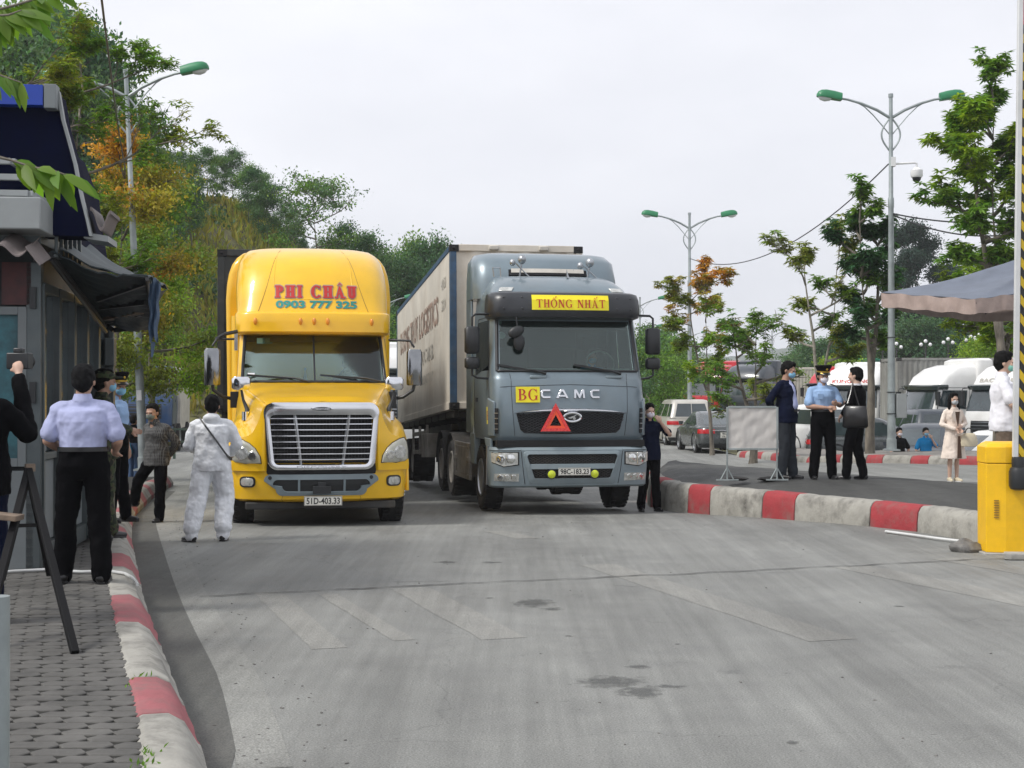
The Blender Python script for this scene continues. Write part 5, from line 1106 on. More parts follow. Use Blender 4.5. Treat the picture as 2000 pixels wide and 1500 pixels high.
# cab inside
g = MB(); g.box((0, .62, 2.12), (2.1, .55, .2)); g.box((0, .42, 2.2), (2.0, .3, .06)); g.tube([(.68 + .22 * cos(a), .88 + .1 * sin(a), 2.32 + .17 * sin(a)) for a in [k * pi / 12 for k in range(25)]], .016, 6); g.build('dashboard', 'interior_pale', TG, bevel=.02)
g = MB(); g.box((0, 2.1, 2.5), (2.2, .04, 1.3)); g.box((0, 2.06, 2.72), (1.1, .03, .32)); g.build('cab_rear_wall', 'interior', TG, bevel=.01)
for x in (-.6, .68): g = MB(); g.box((x, 1.65, 2.15), (.52, .15, .8)); g.box((x, 1.62, 2.62), (.28, .1, .2)); g.build('seat', 'interior', TG, bevel=.05)
g = MB(); CG_.patch(g, -1.25, 1.25, 2.78, 2.9, off=-.05, th=.01, nt=20); g.build('sun_shade', 'black_gap', TG)
g = MB(); CG_.patch(g, -1.28, -1.12, 2.84, 2.9, off=-.02, th=.004, nt=3, nz=1); A = [Vector((-1.0 + .06 * cos(t), .36, 2.68 + .06 * sin(t) * .8)) for t in [k * pi / 8 for k in range(16)]]; A = [CG_.pt(CG_.tx(p.x, p.z), p.z) + Vector((0, .03, 0)) for p in A]; g.add(A, [tuple(range(16))]); g.build('windscreen_sticker', 'interior_pale', TG)
g = MB(); C6 = Vector((-.82, .16, 2.72)); g.ball(C6, (.13, .05, .075), 16, 10, rot(y=-.35)); g.ball(C6 + Vector((.05, .02, -.14)), (.09, .03, .11), 14, 8); g.tube([C6 + Vector((.02, 0, .04)), C6 + Vector((.0, .02, .2))], .012, 6); g.build('kerb_mirror', 'black_plastic', TG)

g = MB()
for x in (-.62, .62): BY.line(g, [(BY.tx(x, .86), .865), (BY.tx(x * 1.0, .74), .74)], .003, .0); BY.line(g, [(BY.tx(x * .82, .45), .455), (BY.tx(x * .82, .37), .37)], .003, 0)
for s in (-1, 1): CYs.line(g, [(s * 1.97, 1.0), (s * 1.97, 2.65), (s * 2.66, 2.65), (s * 2.7, 1.0)], .005, 0)
g.build('panel_gap', 'seam_brown', TY)
def warp(root, fn):
    """final fitting of the upper body heights to the photograph"""
    done = set()
    for c in list(root.children) + [q for c in root.children for q in c.children]:
        if c.type != 'MESH': continue
        if c.location.length > 1e-4: c.location.z = fn(c.location.z); continue
        if c.data.name in done: continue
        done.add(c.data.name)
        for v in c.data.vertices: v.co.z = fn(v.co.z)
warp(TG, lambda z: z + .10 * ss(2.1, 3.05, z) + .08 * ss(3.4, 3.9, z))
warp(TY, lambda z: z + .13 * ss(3.1, 4.0, z))
# ---------------------------------------------------------------- people
_tex = bpy.data.textures.new('folds', 'CLOUDS'); _tex.noise_scale = .10; _tex.noise_depth = 2
_texc = bpy.data.textures.new('folds_fine', 'CLOUDS'); _texc.noise_scale = .045; _texc.noise_depth = 2
def cap(mb, a, b, ra, rb, seg=12, sq=1.0):
    """rounded, tapering limb piece, closed at both ends"""
    a, b = Vector(a), Vector(b); z = (b - a); ln = z.length
    if ln < 1e-5: z = Vector((0, 0, 1))
    z.normalize(); pts = []; rs = []
    for k in range(5): t = -90 + k * 22.5; pts.append(a + z * ra * sin(radians(t))); rs.append(max(.0008, ra * cos(radians(t))))
    for k in range(5): t = k * 22.5; pts.append(b + z * rb * sin(radians(t))); rs.append(max(.0008, rb * cos(radians(t))))
    mb.tube(pts, rs, seg)
def organic(mb, name, m, parent, vox=.012, disp=0, smooth=3, fine=False):
    """one continuous skin grown over the joined pieces"""
    o = mb.build(name, m, parent, smooth=0, recalc=True)
    r = o.modifiers.new('r', 'REMESH'); r.mode = 'VOXEL'; r.voxel_size = vox; r.use_smooth_shade = True
    s_ = o.modifiers.new('s', 'SMOOTH'); s_.factor = .5; s_.iterations = smooth
    if disp:
        d = o.modifiers.new('d', 'DISPLACE'); d.texture = _texc if fine else _tex; d.strength = disp; d.mid_level = .5; d.texture_coords = 'LOCAL'
    dg = bpy.context.evaluated_depsgraph_get(); dg.update(); me = bpy.data.meshes.new_from_object(o.evaluated_get(dg)); me.name = name
    old = o.data; o.modifiers.clear(); o.data = me; bpy.data.meshes.remove(old)
    if not me.materials: me.materials.append(M[m] if isinstance(m, str) else m)
    me.polygons.foreach_set('use_smooth', [True] * len(me.polygons)); return o
BASE = dict(pelvis=(0, 0, .94), waist=(0, .005, 1.06), chest=(0, .01, 1.27), neck=(0, .015, 1.44), head=(0, -.012, 1.585),
            shL=(.175, .015, 1.385), elL=(.225, .04, 1.12), haL=(.225, -.02, .87), hipL=(.085, 0, .91), knL=(.095, -.015, .50), anL=(.10, .025, .085),
            shR=(-.175, .015, 1.385), elR=(-.225, .04, 1.12), haR=(-.225, -.02, .87), hipR=(-.085, 0, .91), knR=(-.095, -.015, .50), anR=(-.10, .025, .085),
            toeL=(.03, -.17), toeR=(-.03, -.17))
def hand(mb, w_, e, k=1.0, curl=.5, side=1):
    """palm, four unequal curled fingers and a thumb from the side of the palm; w_ wrist, e elbow"""
    w_, e = Vector(w_), Vector(e); f = (w_ - e).normalized(); u = f.cross(Vector((0, 1, 0)))
    if u.length < .2: u = f.cross(Vector((1, 0, 0)))
    u.normalize(); n = f.cross(u) * side
    cap(mb, w_, w_ + f * .05 * k, .024 * k, .03 * k)
    for q in (-.022, -.007, .008, .023): cap(mb, w_ + f * .03 * k + u * q * k, w_ + f * .085 * k + u * q * 1.15 * k, .016 * k, .0125 * k, 8)
    for i, (q, ln) in enumerate(((-.027, .060), (-.009, .074), (.010, .070), (.028, .054))):
        a = w_ + f * .085 * k + u * q * k; d = (f + n * curl * .6).normalized(); b = a + d * ln * .5 * k; d2 = (f * (1 - curl) + n * (curl * 1.3 + .15)).normalized(); c = b + d2 * ln * .55 * k
        cap(mb, a, b, .0098 * k, .009 * k, 8); cap(mb, b, c, .009 * k, .0075 * k, 8)
    a = w_ + f * .025 * k - u * .025 * k; b = a + (f * .6 - u * .75 + n * .3).normalized() * .04 * k; c = b + (f + n * .4).normalized() * .032 * k
    cap(mb, a, b, .014 * k, .011 * k, 8); cap(mb, b, c, .011 * k, .0085 * k, 8)
def person(label, loc, rz, H=1.7, pose=None, skin='skin', hair='hair', top='cloth_white', sleeve='short', legs='cloth_black', shoe='leather_black', mask=None, hat=None, belt=None, collar=True,
           build=1.0, head=(0, 0, 0), vox=.009, coat=None, hood=False, lower=True, long_hair=False, tuck=True, extra=None, wide=1.0, curl=.5, folds=.022, kit=None):
    J = {k: Vector((*v, 0)) if len(v) == 2 else Vector(v) for k, v in BASE.items()}
    for k, v in (pose or {}).items(): J[k] = Vector((*v, 0)) if len(v) == 2 else Vector(v)
    root = thing('person', label, 'person', loc, rz, scale=(H / 1.72 * wide, H / 1.72 * wide, H / 1.72)); B = build
    hd = Matrix.Translation(J['head'] + Vector((0, 0, .004))) @ rot(z=head[0], x=head[1], y=head[2]) @ Matrix.Scale(1.07, 4)
    def h(x, y, z): return hd @ Vector((x, y, z))
    def ell(mb, c, r, R=None): mb.ball(hd @ Vector(c), r, 16, 12, (hd.to_3x3() if R is None else hd.to_3x3() @ R.to_3x3()).to_4x4())
    b = MB()
    # head with face
    ell(b, (0, .012, .030), (.074, .092, .086)); ell(b, (0, -.012, -.03), (.060, .070, .082)); ell(b, (0, -.032, -.078), (.038, .040, .032)); ell(b, (0, -.078, .012), (.055, .018, .012))
    ell(b, (0, -.092, -.022), (.012, .022, .017)); ell(b, (0, -.082, .0), (.008, .014, .025)); ell(b, (0, -.078, -.055), (.022, .012, .007))
    for s in (-1, 1): ell(b, (s * .075, .012, -.012), (.010, .020, .030), rot(z=s * .3)); ell(b, (s * .038, -.062, -.025), (.02, .02, .02))
    nb = J['neck']; cap(b, nb - Vector((0, -.005, .05)), h(0, .015, -.05), .062 * B, .052)
    # torso
    def torso(mb, k, cut=False):
        P, W_, C, N_ = J['pelvis'], J['waist'], J['chest'], J['neck']; sv = (J['shL'] - J['shR']).normalized(); fw = sv.cross(Vector((0, 0, 1)))
        def rg(c, a, d, n=18): return [c + sv * (a + k) * cos(t) + Vector((-sv.y, sv.x, 0)).normalized() * (d + k) * sin(t) for t in [2 * pi * i / n for i in range(n)]]
        sh = (J['shL'] + J['shR']) / 2
        rings = [rg(P - Vector((0, 0, .07)), .125 * B, .09 * B), rg(P, .158 * B, .115 * B), rg(W_, .140 * B, .105 * B), rg(W_.lerp(C, .5), .148 * B, .110 * B), rg(C, .168 * B, .118 * B), rg(lerp(C, sh, .75), .165 * B, .10 * B), rg(sh + Vector((0, 0, .0)), .115, .065), rg(N_ + Vector((0, 0, .0)), .062, .058)]
        if cut: rings = [rg(P + Vector((0, 0, .085)), .128 * B, .095 * B), rg(P + Vector((0, 0, .115)), .150 * B, .112 * B)] + rings[2:]
        mb.loft(rings)
    torso(b, 0)
    for s in 'LR':
        sh, el, ha, hp, kn, an, to = (J[q + s] for q in ('sh', 'el', 'ha', 'hip', 'kn', 'an', 'toe'))
        cap(b, sh.lerp(el, .12) - (sh - J['neck']).normalized() * .02, el, .040 * B, .037 * B); cap(b, el, el.lerp(ha, .35), .037 * B, .038 * B); cap(b, el.lerp(ha, .35), ha, .038 * B, .024); hand(b, ha, el, 1, curl, -1 if s == 'L' else 1)
        if lower:
            cap(b, hp, kn, .082 * B, .052 * B); cap(b, kn, kn.lerp(an, .35) + Vector((0, .012, 0)), .050 * B, .054 * B); cap(b, kn.lerp(an, .35) + Vector((0, .012, 0)), an, .052 * B, .034); d = to.normalized()
            cap(b, an - Vector((0, 0, .045)) - d * .02, an + to * .75 - Vector((0, 0, .055)), .034, .024)
    organic(b, 'body', skin, root, vox)
    # eyes
    e = MB()
    for s in (-1, 1): ell(e, (s * .030, -.0745, -.002), (.0125, .008, .0055)); 
    e.build('eyes', 'hair', root)
    if hair:
        m = MB(); ell(m, (0, .022, .045), (.083, .094, .084)); ell(m, (0, .048, .0), (.078, .07, .088)); ell(m, (0, -.035, .085), (.062, .045, .036))
        for s in (-1, 1): ell(m, (s * .068, .012, .028), (.016, .040, .036))
        if long_hair:
            ell(m, (0, .06, -.10), (.085, .05, .16))
            for s in (-1, 1): ell(m, (s * .075, .01, -.06), (.03, .045, .12)); ell(m, (s * .085, -.0, -.16), (.028, .035, .10))
        organic(m, 'hair', hair, root, vox, .022, 1, True)
    if mask:
        m = MB(); ell(m, (0, -.048, -.048), (.060, .058, .050)); ell(m, (0, -.085, -.035), (.028, .022, .026))
        organic(m, 'face_mask', mask, root, vox, 0, 2)
    if hat == 'peaked':
        m = MB(); c = [(-.0, .0)]; R_ = lambda r, z, dy=0: [h(r * cos(t), dy + r * 1.12 * sin(t), z + (.03 * (1 - sin(t)) / 2 if r > .11 else 0)) for t in [2 * pi * i / 24 for i in range(24)]]
        m.loft([R_(.087, .045), R_(.090, .085), R_(.118, .118), R_(.112, .135), R_(.05, .142)]); m.build('cap', 'hair', root)
        m = MB(); m.loft([R_(.0895, .052), R_(.0915, .07), R_(.0925, .071), R_(.0905, .051)], cap=False); m.ball(h(0, -.108, .10), (.018, .01, .02), 10, 8)
        m.tube([h(.085 * sin(t), -.105 * cos(t) - .01, .045 - .012 * cos(t)) for t in [radians(q) for q in range(-60, 61, 10)]], .006, 6); m.build('cap_badge', 'gold', root)
        m = MB(); m.sheet(lambda u, v: h((.086 + .01 * v) * sin(lerp(-1.1, 1.1, u)), -(.098 + .055 * v * cos(lerp(-1.1, 1.1, u))) * cos(lerp(-1.1, 1.1, u)), .048 - .03 * v), 12, 3, (0, 0, .006)); m.build('cap_visor', 'leather_black', root)
    if hat == 'soft':
        m = MB(); ell(m, (0, .01, .055), (.092, .105, .062)); ell(m, (0, -.12, .038), (.07, .055, .012)); organic(m, 'cap', 'cloth_camo', root, vox, .01, 1)
    # top
    t = MB(); torso(t, .020 if not coat else .03, tuck and not coat)
    for s in 'LR':
        sh, el, ha = (J[q + s] for q in ('sh', 'el', 'ha')); cap(t, sh.lerp(el, .06) + Vector((0, 0, -.012)) - (sh - J['chest']).normalized() * .012, sh.lerp(el, .5), .058 * B, .058 * B); cap(t, J['neck'] + (sh - J['neck']) * .12 + Vector((0, 0, -.035)), sh.lerp(el, .04) + Vector((0, 0, -.012)), .058, .052 * B)
        if sleeve == 'short': cap(t, sh.lerp(el, .4), sh.lerp(el, .78), .058 * B, .068 * B)
        else: cap(t, sh.lerp(el, .45), el, .058 * B, .054 * B); cap(t, el, el.lerp(ha, .88), .056 * B, .045 * B)
    if not tuck or coat:
        P = J['pelvis']; bot = (coat or .12); t.loft([[P + Vector((rx * cos(a), ry * sin(a) + .0, dz)) for a in [2 * pi * i / 20 for i in range(20)]] for rx, ry, dz in ((.17 * B + (.10 if coat else .012), .15 * B + (.07 if coat else 0), -bot), (.19 * B, .15 * B, -.02), (.172 * B, .138 * B, .16), (.166 * B, .125 * B, .24))])
    organic(t, 'shirt' if not coat else 'coat', top, root, max(vox, .010), folds, 2)
    if collar:
        c = MB(); n0 = J['neck'] + Vector((0, 0, .012)); f = lambda a, z, r: n0 + Vector((r * sin(a), -r * cos(a) * .95 + .006, z))
        c.sheet(lambda u, v: f(lerp(.35, 2 * pi - .35, u), lerp(-.02, .035, v) - .03 * (1 - v) * max(0, cos(lerp(.35, 2 * pi - .35, u))), lerp(.082, .064, v)), 20, 2, (0, 0, -.006)); c.build('collar', top, root)
    if hood:
        c = MB(); ell(c, (0, .07, -.14), (.10, .055, .06)); ell(c, (0, .03, -.15), (.095, .08, .035)); organic(c, 'hood', top, root, .012, .02, 1)
    if lower and legs:
        t = MB(); P = J['pelvis']; q = (J['hipL'] - J['hipR']).normalized()
        t.loft([[P + Vector((rx * cos(a), ry * sin(a), dz)) for a in [2 * pi * i / 18 for i in range(18)]] for rx, ry, dz in ((.11 * B, .09 * B, -.12), (.172 * B, .132 * B, -.02), (.166 * B, .128 * B, .06), (.163 * B, .126 * B, .125))])
        for s in 'LR':
            hp, kn, an = (J[q_ + s] for q_ in ('hip', 'kn', 'an')); bg = 1.28 if legs == 'coverall' else 1; cap(t, hp, kn, .098 * B * (bg * .5 + .5), .076 * B * bg); cap(t, kn, an + Vector((0, 0, .09 if bg > 1 else .03)), .076 * B * bg, .070 * B * bg); cap(t, an + Vector((0, .0, .04)), an + Vector((0, 0, -.01)), .068 * B, .066 * B)
        organic(t, 'trousers', legs, root, max(vox, .010), folds, 2)
    if belt:
        m = MB(); P = J['pelvis'] + Vector((0, 0, .115)); m.loft([[P + Vector(((.168 * B + k) * cos(a), (.131 * B + k) * sin(a), z)) for a in [2 * pi * i / 20 for i in range(20)]] for k, z in ((0, -.018), (.006, -.018), (.006, .018), (0, .018))], cap=False); m.box(P + Vector((0, -.139 * B, 0)), (.04, .012, .035)); m.build('belt', belt, root)
    if lower and shoe:
        for s in 'LR':
            an, to = J['an' + s], J['toe' + s]; d = to.normalized(); m = MB(); g0 = an.z - .085
            cap(m, an - d * .035 - Vector((0, 0, .035)), an + d * .02 - Vector((0, 0, .03)), .042, .040); cap(m, an + d * .02 - Vector((0, 0, .045)), an + to * .80 - Vector((0, 0, .055)), .040, .030)
            organic(m, 'shoe', shoe, root, .009)
            m = MB(); px_ = Vector((-d.y, d.x, 0)); c = an + d * .045; m.prism([(-.09, -.036), (-.10, 0), (-.09, .036), (.04, .042), (.10, .03), (.118, 0), (.10, -.03), (.04, -.042)], lambda u, v, z: Vector((c.x, c.y, g0)) + d * u + px_ * v + Vector((0, 0, z)), 0, .02); m.build('sole', 'shoe_sole' if shoe != 'leather_black' else 'leather_black', root, bevel=.004)
    if kit: kit(root, J, h, cap)
    return root
A90 = radians
def gpos(px, d, z=None): x = (px - CX) / F * d; return (x, d, gz(x, d) if z is None else z)
# photographer at the left edge, camera raised
def k1(r, J, h, c):
    m = MB(); m.box((-.13, -.34, 1.70), (.15, .09, .11)); m.cyl((-.13, -.38, 1.70), (-.13, -.47, 1.70), .045, seg=20); m.cyl((-.13, -.47, 1.70), (-.13, -.49, 1.70), .05, seg=20); m.box((-.13, -.33, 1.77), (.06, .06, .035)); o = m.build('camera', 'black_plastic', bevel=.008, smooth=40)
    o.matrix_world = Matrix.Translation(r.location) @ Matrix.Rotation(r.rotation_euler[2], 4, 'Z'); tag(o, 'black photo camera held up by the man at the left edge', 'camera')
person('photographer in black jacket raising a camera, cut by the left edge of the picture', gpos(-42, 9.3, .25), A90(176), 1.74, dict(elR=(-.29, -.08, 1.20), haR=(-.15, -.27, 1.60), elL=(.30, -.12, 1.22), haL=(.10, -.28, 1.62)), skin='skin_light', top='cloth_black', sleeve='long', legs='cloth_navy', tuck=False, vox=.009, curl=.9, build=1.12, kit=k1, collar=False, folds=.03)
person('man seen from behind in lilac short-sleeved shirt and black trousers', gpos(163, 11.25, .245), A90(183), 1.72, dict(shL=(.195, .01, 1.385), shR=(-.195, .01, 1.385), elL=(.27, .02, 1.12), haL=(.20, -.22, 1.03), elR=(-.27, .02, 1.12), haR=(-.20, -.22, 1.03), hipL=(.1, 0, .91), hipR=(-.1, 0, .91), knR=(-.125, 0, .5), anR=(-.15, .02, .085), knL=(.13, 0, .5), anL=(.16, -.04, .085)), top='cloth_lilac', hair='hair_grey', vox=.008, build=1.14, tuck=True, folds=.028, belt='leather_black')
person('soldier in camouflage uniform and soft cap beside the booth', gpos(203, 14.6, .25), A90(118), 1.74, dict(anL=(.10, -.10, .085), anR=(-.12, .10, .085), elR=(-.25, -.05, 1.14), haR=(-.1, -.24, 1.1)), top='cloth_camo', sleeve='long', legs='cloth_camo', hat='soft', mask='mask_blue', tuck=False, vox=.011, build=1.05)
person('officer in peaked cap and blue mask behind the soldier', gpos(228, 16.6, .25), A90(75), 1.70, dict(anL=(.12, -.05, .085)), top='cloth_uniform_blue', legs='cloth_black', hat='peaked', mask='mask_blue', vox=.011, head=(-.3, 0, 0))
person('man in black and white checked shirt with one foot on the kerb', gpos(306, 20.0), A90(-28), 1.68, dict(pelvis=(0, 0, .93), chest=(.02, -.02, 1.26), neck=(.0, -.05, 1.43), head=(-.01, -.08, 1.565), shL=(.18, .0, 1.37), shR=(-.17, -.01, 1.37), elL=(.26, .12, 1.14), haL=(.10, .17, .95), elR=(-.25, .12, 1.13), haR=(-.06, .17, .95), hipR=(-.08, 0, .9), knR=(-.26, -.10, .58), anR=(-.38, -.03, .30), toeR=(-.16, -.06), hipL=(.09, 0, .9), knL=(.09, -.02, .49), anL=(.06, .0, .085), toeL=(.02, -.17)), top='cloth_check', sleeve='long', legs='cloth_black', mask='mask_dark', tuck=False, vox=.011, head=(.2, .1, 0), shoe='leather_black', folds=.03, build=1.06)
def k7(r, J, h, c):
    m = MB(); P = [(.13, .09, 1.44), (.06, .165, 1.35), (-.08, .185, 1.16), (-.19, .14, 1.0), (-.235, .0, .95)]; m.loft([[Vector(p) + Vector((0, .0, .018)), Vector(p) + Vector((.012, .008, 0)), Vector(p) + Vector((0, 0, -.018))] for p in [Vector(P[i]).lerp(Vector(P[i + 1]), k / 4) for i in range(4) for k in range(5)]]); m.build('shoulder_strap', 'leather_black', r)
person('person in white protective coverall with hood down walking past the yellow lorry', gpos(414, 17.0), A90(187), 1.73, dict(shL=(.20, .01, 1.38), shR=(-.20, .01, 1.38), elL=(.27, .0, 1.12), haL=(.21, -.22, 1.05), elR=(-.29, -.02, 1.13), haR=(-.20, -.2, 1.02), knR=(-.15, -.05, .5), anR=(-.14, .10, .085), knL=(.15, .05, .52), anL=(.22, .16, .085), toeL=(.12, -.12), hipL=(.1, 0, .9), hipR=(-.1, 0, .9)), top='coverall', sleeve='long', legs='coverall', hair='hair', shoe='leather_black', tuck=False, vox=.009, build=1.17, hood=True, folds=.034, kit=k7)
person('man in navy polo shirt half hidden by the grey lorry, hand at face', gpos(1268, 22.75), A90(15), 1.72, dict(elL=(.30, -.12, 1.22), haL=(.12, -.19, 1.42), anL=(.13, 0, .085), anR=(-.12, .05, .085)), top='cloth_navy', legs='cloth_black', mask='mask_white', tuck=False, vox=.011, curl=.9, skin='skin_light')
def k9(r, J, h, c):
    m = MB(); cap(m, (0, -.075, 1.33), (.0, -.105, 1.07), .055, .075); cap(m, (0, -.03, 1.41), (0, -.08, 1.3), .045, .055); organic(m, 'shirt_front', 'cloth_lilac', r, .011, .015, 2)
    m = MB(); m.loft([[Vector((x, -.165 - .0 * x, 1.015)), Vector((x, -.165, .985))] for x in (-.09, 0, .09)], closed=False, cap=False); m.box((0, -.172, 1.0), (.16, .012, .035)); m.build('belt', 'leather_black', r)
person('man in navy jacket over a pale blue shirt with hands behind his back', gpos(1536, 22.3, .415), A90(52), 1.84, dict(elL=(.26, .14, 1.14), haL=(.10, .18, .98), elR=(-.26, .14, 1.14), haR=(-.08, .18, .98), waist=(0, -.02, 1.06), head=(0, -.04, 1.58), anL=(.08, -.06, .085)), top='cloth_navy', sleeve='long', legs='cloth_charcoal', mask='mask_blue', tuck=False, vox=.010, head=(.1, .22, 0), collar=False, build=1.05, kit=k9)
def k10(r, J, h, c):
    m = MB()
    for s in (-1, 1): m.box((s * .155, .005, 1.452), (.085, .05, .012), rot(y=s * .28))
    m.build('epaulette', 'cloth_navy', r, bevel=.003)
    m = MB(); m.cyl((.205, -.2, 1.15), (.222, -.2, 1.15), .03, seg=14); m.build('wrist_watch', 'chrome', r); m = MB(); m.box((-.09, -.142, 1.27), (.09, .012, .09)); m.build('breast_pocket', 'cloth_uniform_blue', r, bevel=.004)
person('officer in sky blue shirt, gold-banded cap and white mask with folded arms', gpos(1607, 22.2, .415), A90(8), 1.74, dict(elL=(.25, -.06, 1.14), haL=(.13, -.24, 1.16), elR=(-.25, -.05, 1.12), haR=(.0, -.215, 1.10), shL=(.19, .01, 1.385), shR=(-.19, .01, 1.385), knL=(.12, -.01, .5), anL=(.15, .02, .085), knR=(-.11, 0, .5), anR=(-.14, .02, .085)), top='cloth_uniform_blue', legs='cloth_black', mask='mask_white', hat='peaked', skin='skin', vox=.009, build=1.10, head=(.15, .1, 0), belt='leather_black', kit=k10)
def k11(r, J, h, c):
    m = MB(); c9 = Vector((.34, .10, .98)); m.loft([[c9 + Vector((.05 * cos(a) * k, .19 * sin(a) * k2, z)) for a in [2 * pi * i / 16 for i in range(16)]] for k, k2, z in ((.5, .9, -.18), (1.2, 1.05, -.15), (1.3, 1.0, .0), (1.0, .92, .12), (.5, .88, .15))]); m.build('shoulder_bag', 'leather_black', r, smooth=50); m = MB(); m.tube([(.16, .0, 1.47), (.25, .08, 1.3), (.33, .16, 1.13)], .012, 6); m.tube([(.16, .0, 1.47), (.27, -.0, 1.3), (.34, -.02, 1.16)], .012, 6); m.build('bag_strap', 'leather_black', r)
    m = MB(); n0 = J['neck']; m.loft([[n0 + Vector((q * cos(a), q * sin(a), z)) for a in [2 * pi * i / 16 for i in range(16)]] for q, z in ((.07, -.02), (.066, .03), (.06, .03), (.062, -.02))], cap=False); m.build('shirt_collar', 'cloth_white', r)
person('man in black suit with a black bag on his shoulder facing the officer', gpos(1672, 22.1, .415), A90(-122), 1.74, dict(elR=(-.24, .02, 1.14), haR=(-.17, -.22, 1.17), elL=(.27, .0, 1.16), haL=(.22, -.14, 1.0), anL=(.10, -.12, .085), knL=(.1, -.09, .5), anR=(-.1, .08, .085)), top='cloth_black', sleeve='long', legs='cloth_black', tuck=False, vox=.010, skin='skin_light', build=1.02, kit=k11, collar=False)
def k12(r, J, h, c):
    m = MB(); m.loft([[Vector((-.0, 0, 0)) + Vector((.21 + rx * cos(a), -.20 + ry * sin(a), z)) for a in [2 * pi * i / 20 for i in range(20)]] for rx, ry, z in ((.10, .05, .70), (.17, .085, .71), (.18, .09, .78), (.15, .07, .90), (.11, .045, .95), (.06, .02, .955))]); o = m.build('handbag_body', 'leather_cream', r, smooth=60); o.name = 'handbag'
    m = MB(); m.tube([(.21 + .075 * cos(a), -.20, .94 + .11 * sin(a)) for a in [k * pi / 10 for k in range(11)]], .010, 6); m.build('bag_handle', 'leather_black', r)
    m = MB(); m.prism([(-.045, 1.36), (0, 1.05), (.045, 1.36)], lambda u, v, w_: (u, -.165 - w_ + .3 * (v - 1.2) * .2, v), 0, .012); m.prism([(-.03, .48), (-.015, .9), (.03, .9), (.06, .48)], lambda u, v, w_: (u, -.205 - w_, v), 0, .01); m.build('dress', 'cloth_brown', r)
    m = MB()
    for s in (-1, 1): m.prism([(s * .02, 1.10), (s * .12, 1.30), (s * .075, 1.39), (s * .05, 1.36)], lambda u, v, w_: (u, -.150 - w_ - .02 * (1.39 - v), v), 0, .014)
    for z in (1.02, .92): m.ball((-.05, -.19, z), .012, 8, 6); m.ball((.07, -.19, z), .012, 8, 6)
    m.build('lapel', 'cloth_beige', r)
person('woman in beige trench coat with cream handbag standing behind the traffic island', gpos(1862, 25.3), A90(10), 1.60, dict(shL=(.155, .015, 1.37), shR=(-.155, .015, 1.37), elL=(.24, .0, 1.13), haL=(.06, -.20, 1.08), elR=(-.24, .0, 1.12), haR=(-.04, -.21, 1.02), knL=(.07, -.01, .49), anL=(.075, .02, .11), knR=(-.07, -.01, .49), anR=(-.07, .02, .11)), top='cloth_beige', sleeve='long', legs=None, coat=.47, long_hair=True, mask='mask_grey', skin='skin_light', shoe='leather_cream', vox=.010, build=.86, kit=k12, collar=True)
person('man in white short-sleeved shirt standing behind the yellow barrier box', gpos(1961, 17.2, .42), A90(72), 1.83, dict(elL=(.25, -.03, 1.12), haL=(.10, -.24, .98), elR=(-.24, -.08, 1.12), haR=(-.05, -.26, .97)), top='cloth_white', legs='cloth_taupe', mask='mask_green', skin='skin_light', tuck=False, vox=.009, build=1.08, belt=None)
person('person in dark purple shirt at the right edge behind the barrier arm', gpos(2022, 17.4, .42), A90(-60), 1.70, dict(elL=(.25, -.03, 1.12), haL=(.05, -.24, 1.0), elR=(-.28, -.08, 1.12), haR=(-.12, -.26, 1.0)), top='cloth_navy', sleeve='long', legs='cloth_black', skin='skin_light', vox=.012)
person('man in black T-shirt and white mask standing behind the lamp post', gpos(1756, 39.2, -.86), A90(10), 1.70, dict(elL=(.27, -.02, 1.12)), top='cloth_black', mask='mask_white', skin='skin_light', vox=.016)
person('man in bright blue polo shirt holding a phone to his face by the parked cars', gpos(1808, 39.2, -.86), A90(0), 1.70, dict(elL=(.28, -.08, 1.18), haL=(.12, -.15, 1.42), elR=(-.27, -.02, 1.1)), top='cloth_bright_blue', mask='mask_blue', skin='skin_light', vox=.016)
pq = person('person in white shirt far off beyond the grey saloon, leftmost of three', gpos(1410, 66), A90(60), 1.78, dict(), top='cloth_white', sleeve='long', mask=None, vox=.03, collar=False)
dup(pq, gpos(1427, 64.5), A90(-20), 'person in white shirt far off between two others near the green tarpaulin').__setitem__('group', 'people in white shirts'); pq['group'] = 'people in white shirts'
dup(pq, gpos(1443, 63.5), A90(20), 'person in white shirt far off, rightmost of three left of the notice board', 'people in white shirts')
dup(pq, gpos(1494, 58), A90(-70), 'person in white shirt far off just above the notice board', 'people in white shirts')
person('person in dark top and jeans carrying a cyan bag behind the lamp post', gpos(262, 34), A90(150), 1.70, dict(elL=(.27, -.02, 1.12)), top='cloth_black', sleeve='long', legs='cloth_jeans', vox=.016,
       kit=lambda r, J, h, c: [cap(q := MB(), (.0, .24, 1.0), (0, .24, .85), .10, .14), q.build('bag', 'cloth_cyan', r, smooth=60)])
SIT = dict(hipL=(.1, 0, .9), knL=(.12, -.45, .92), anL=(.12, -.5, .5), hipR=(-.1, 0, .9), knR=(-.12, -.45, .92), anR=(-.12, -.5, .5))
def driver(label, T, x, y, z, top, h=1.7, mask='mask_blue'):
    m = Matrix.Translation(T.location) @ Matrix.Rotation(T.rotation_euler[2], 4, 'Z'); p = m @ Vector((x, y, z - .85))
    return person(label, p, T.rotation_euler[2], h, dict(SIT, elL=(.27, -.15, 1.15), haL=(.22, -.42, 1.22), elR=(-.25, -.15, 1.15), haR=(-.14, -.42, 1.20)), top=top, sleeve='short', legs='cloth_black', shoe=None, mask=mask, skin='skin_light', vox=.014, lower=True)
driver('driver in blue shirt at the wheel of the grey lorry', TG, .68, 1.45, 1.72, 'cloth_bright_blue')
driver('driver sitting in the shade behind the windscreen of the yellow lorry', TY, .55, 3.0, 1.55, 'cloth_charcoal', mask=None)
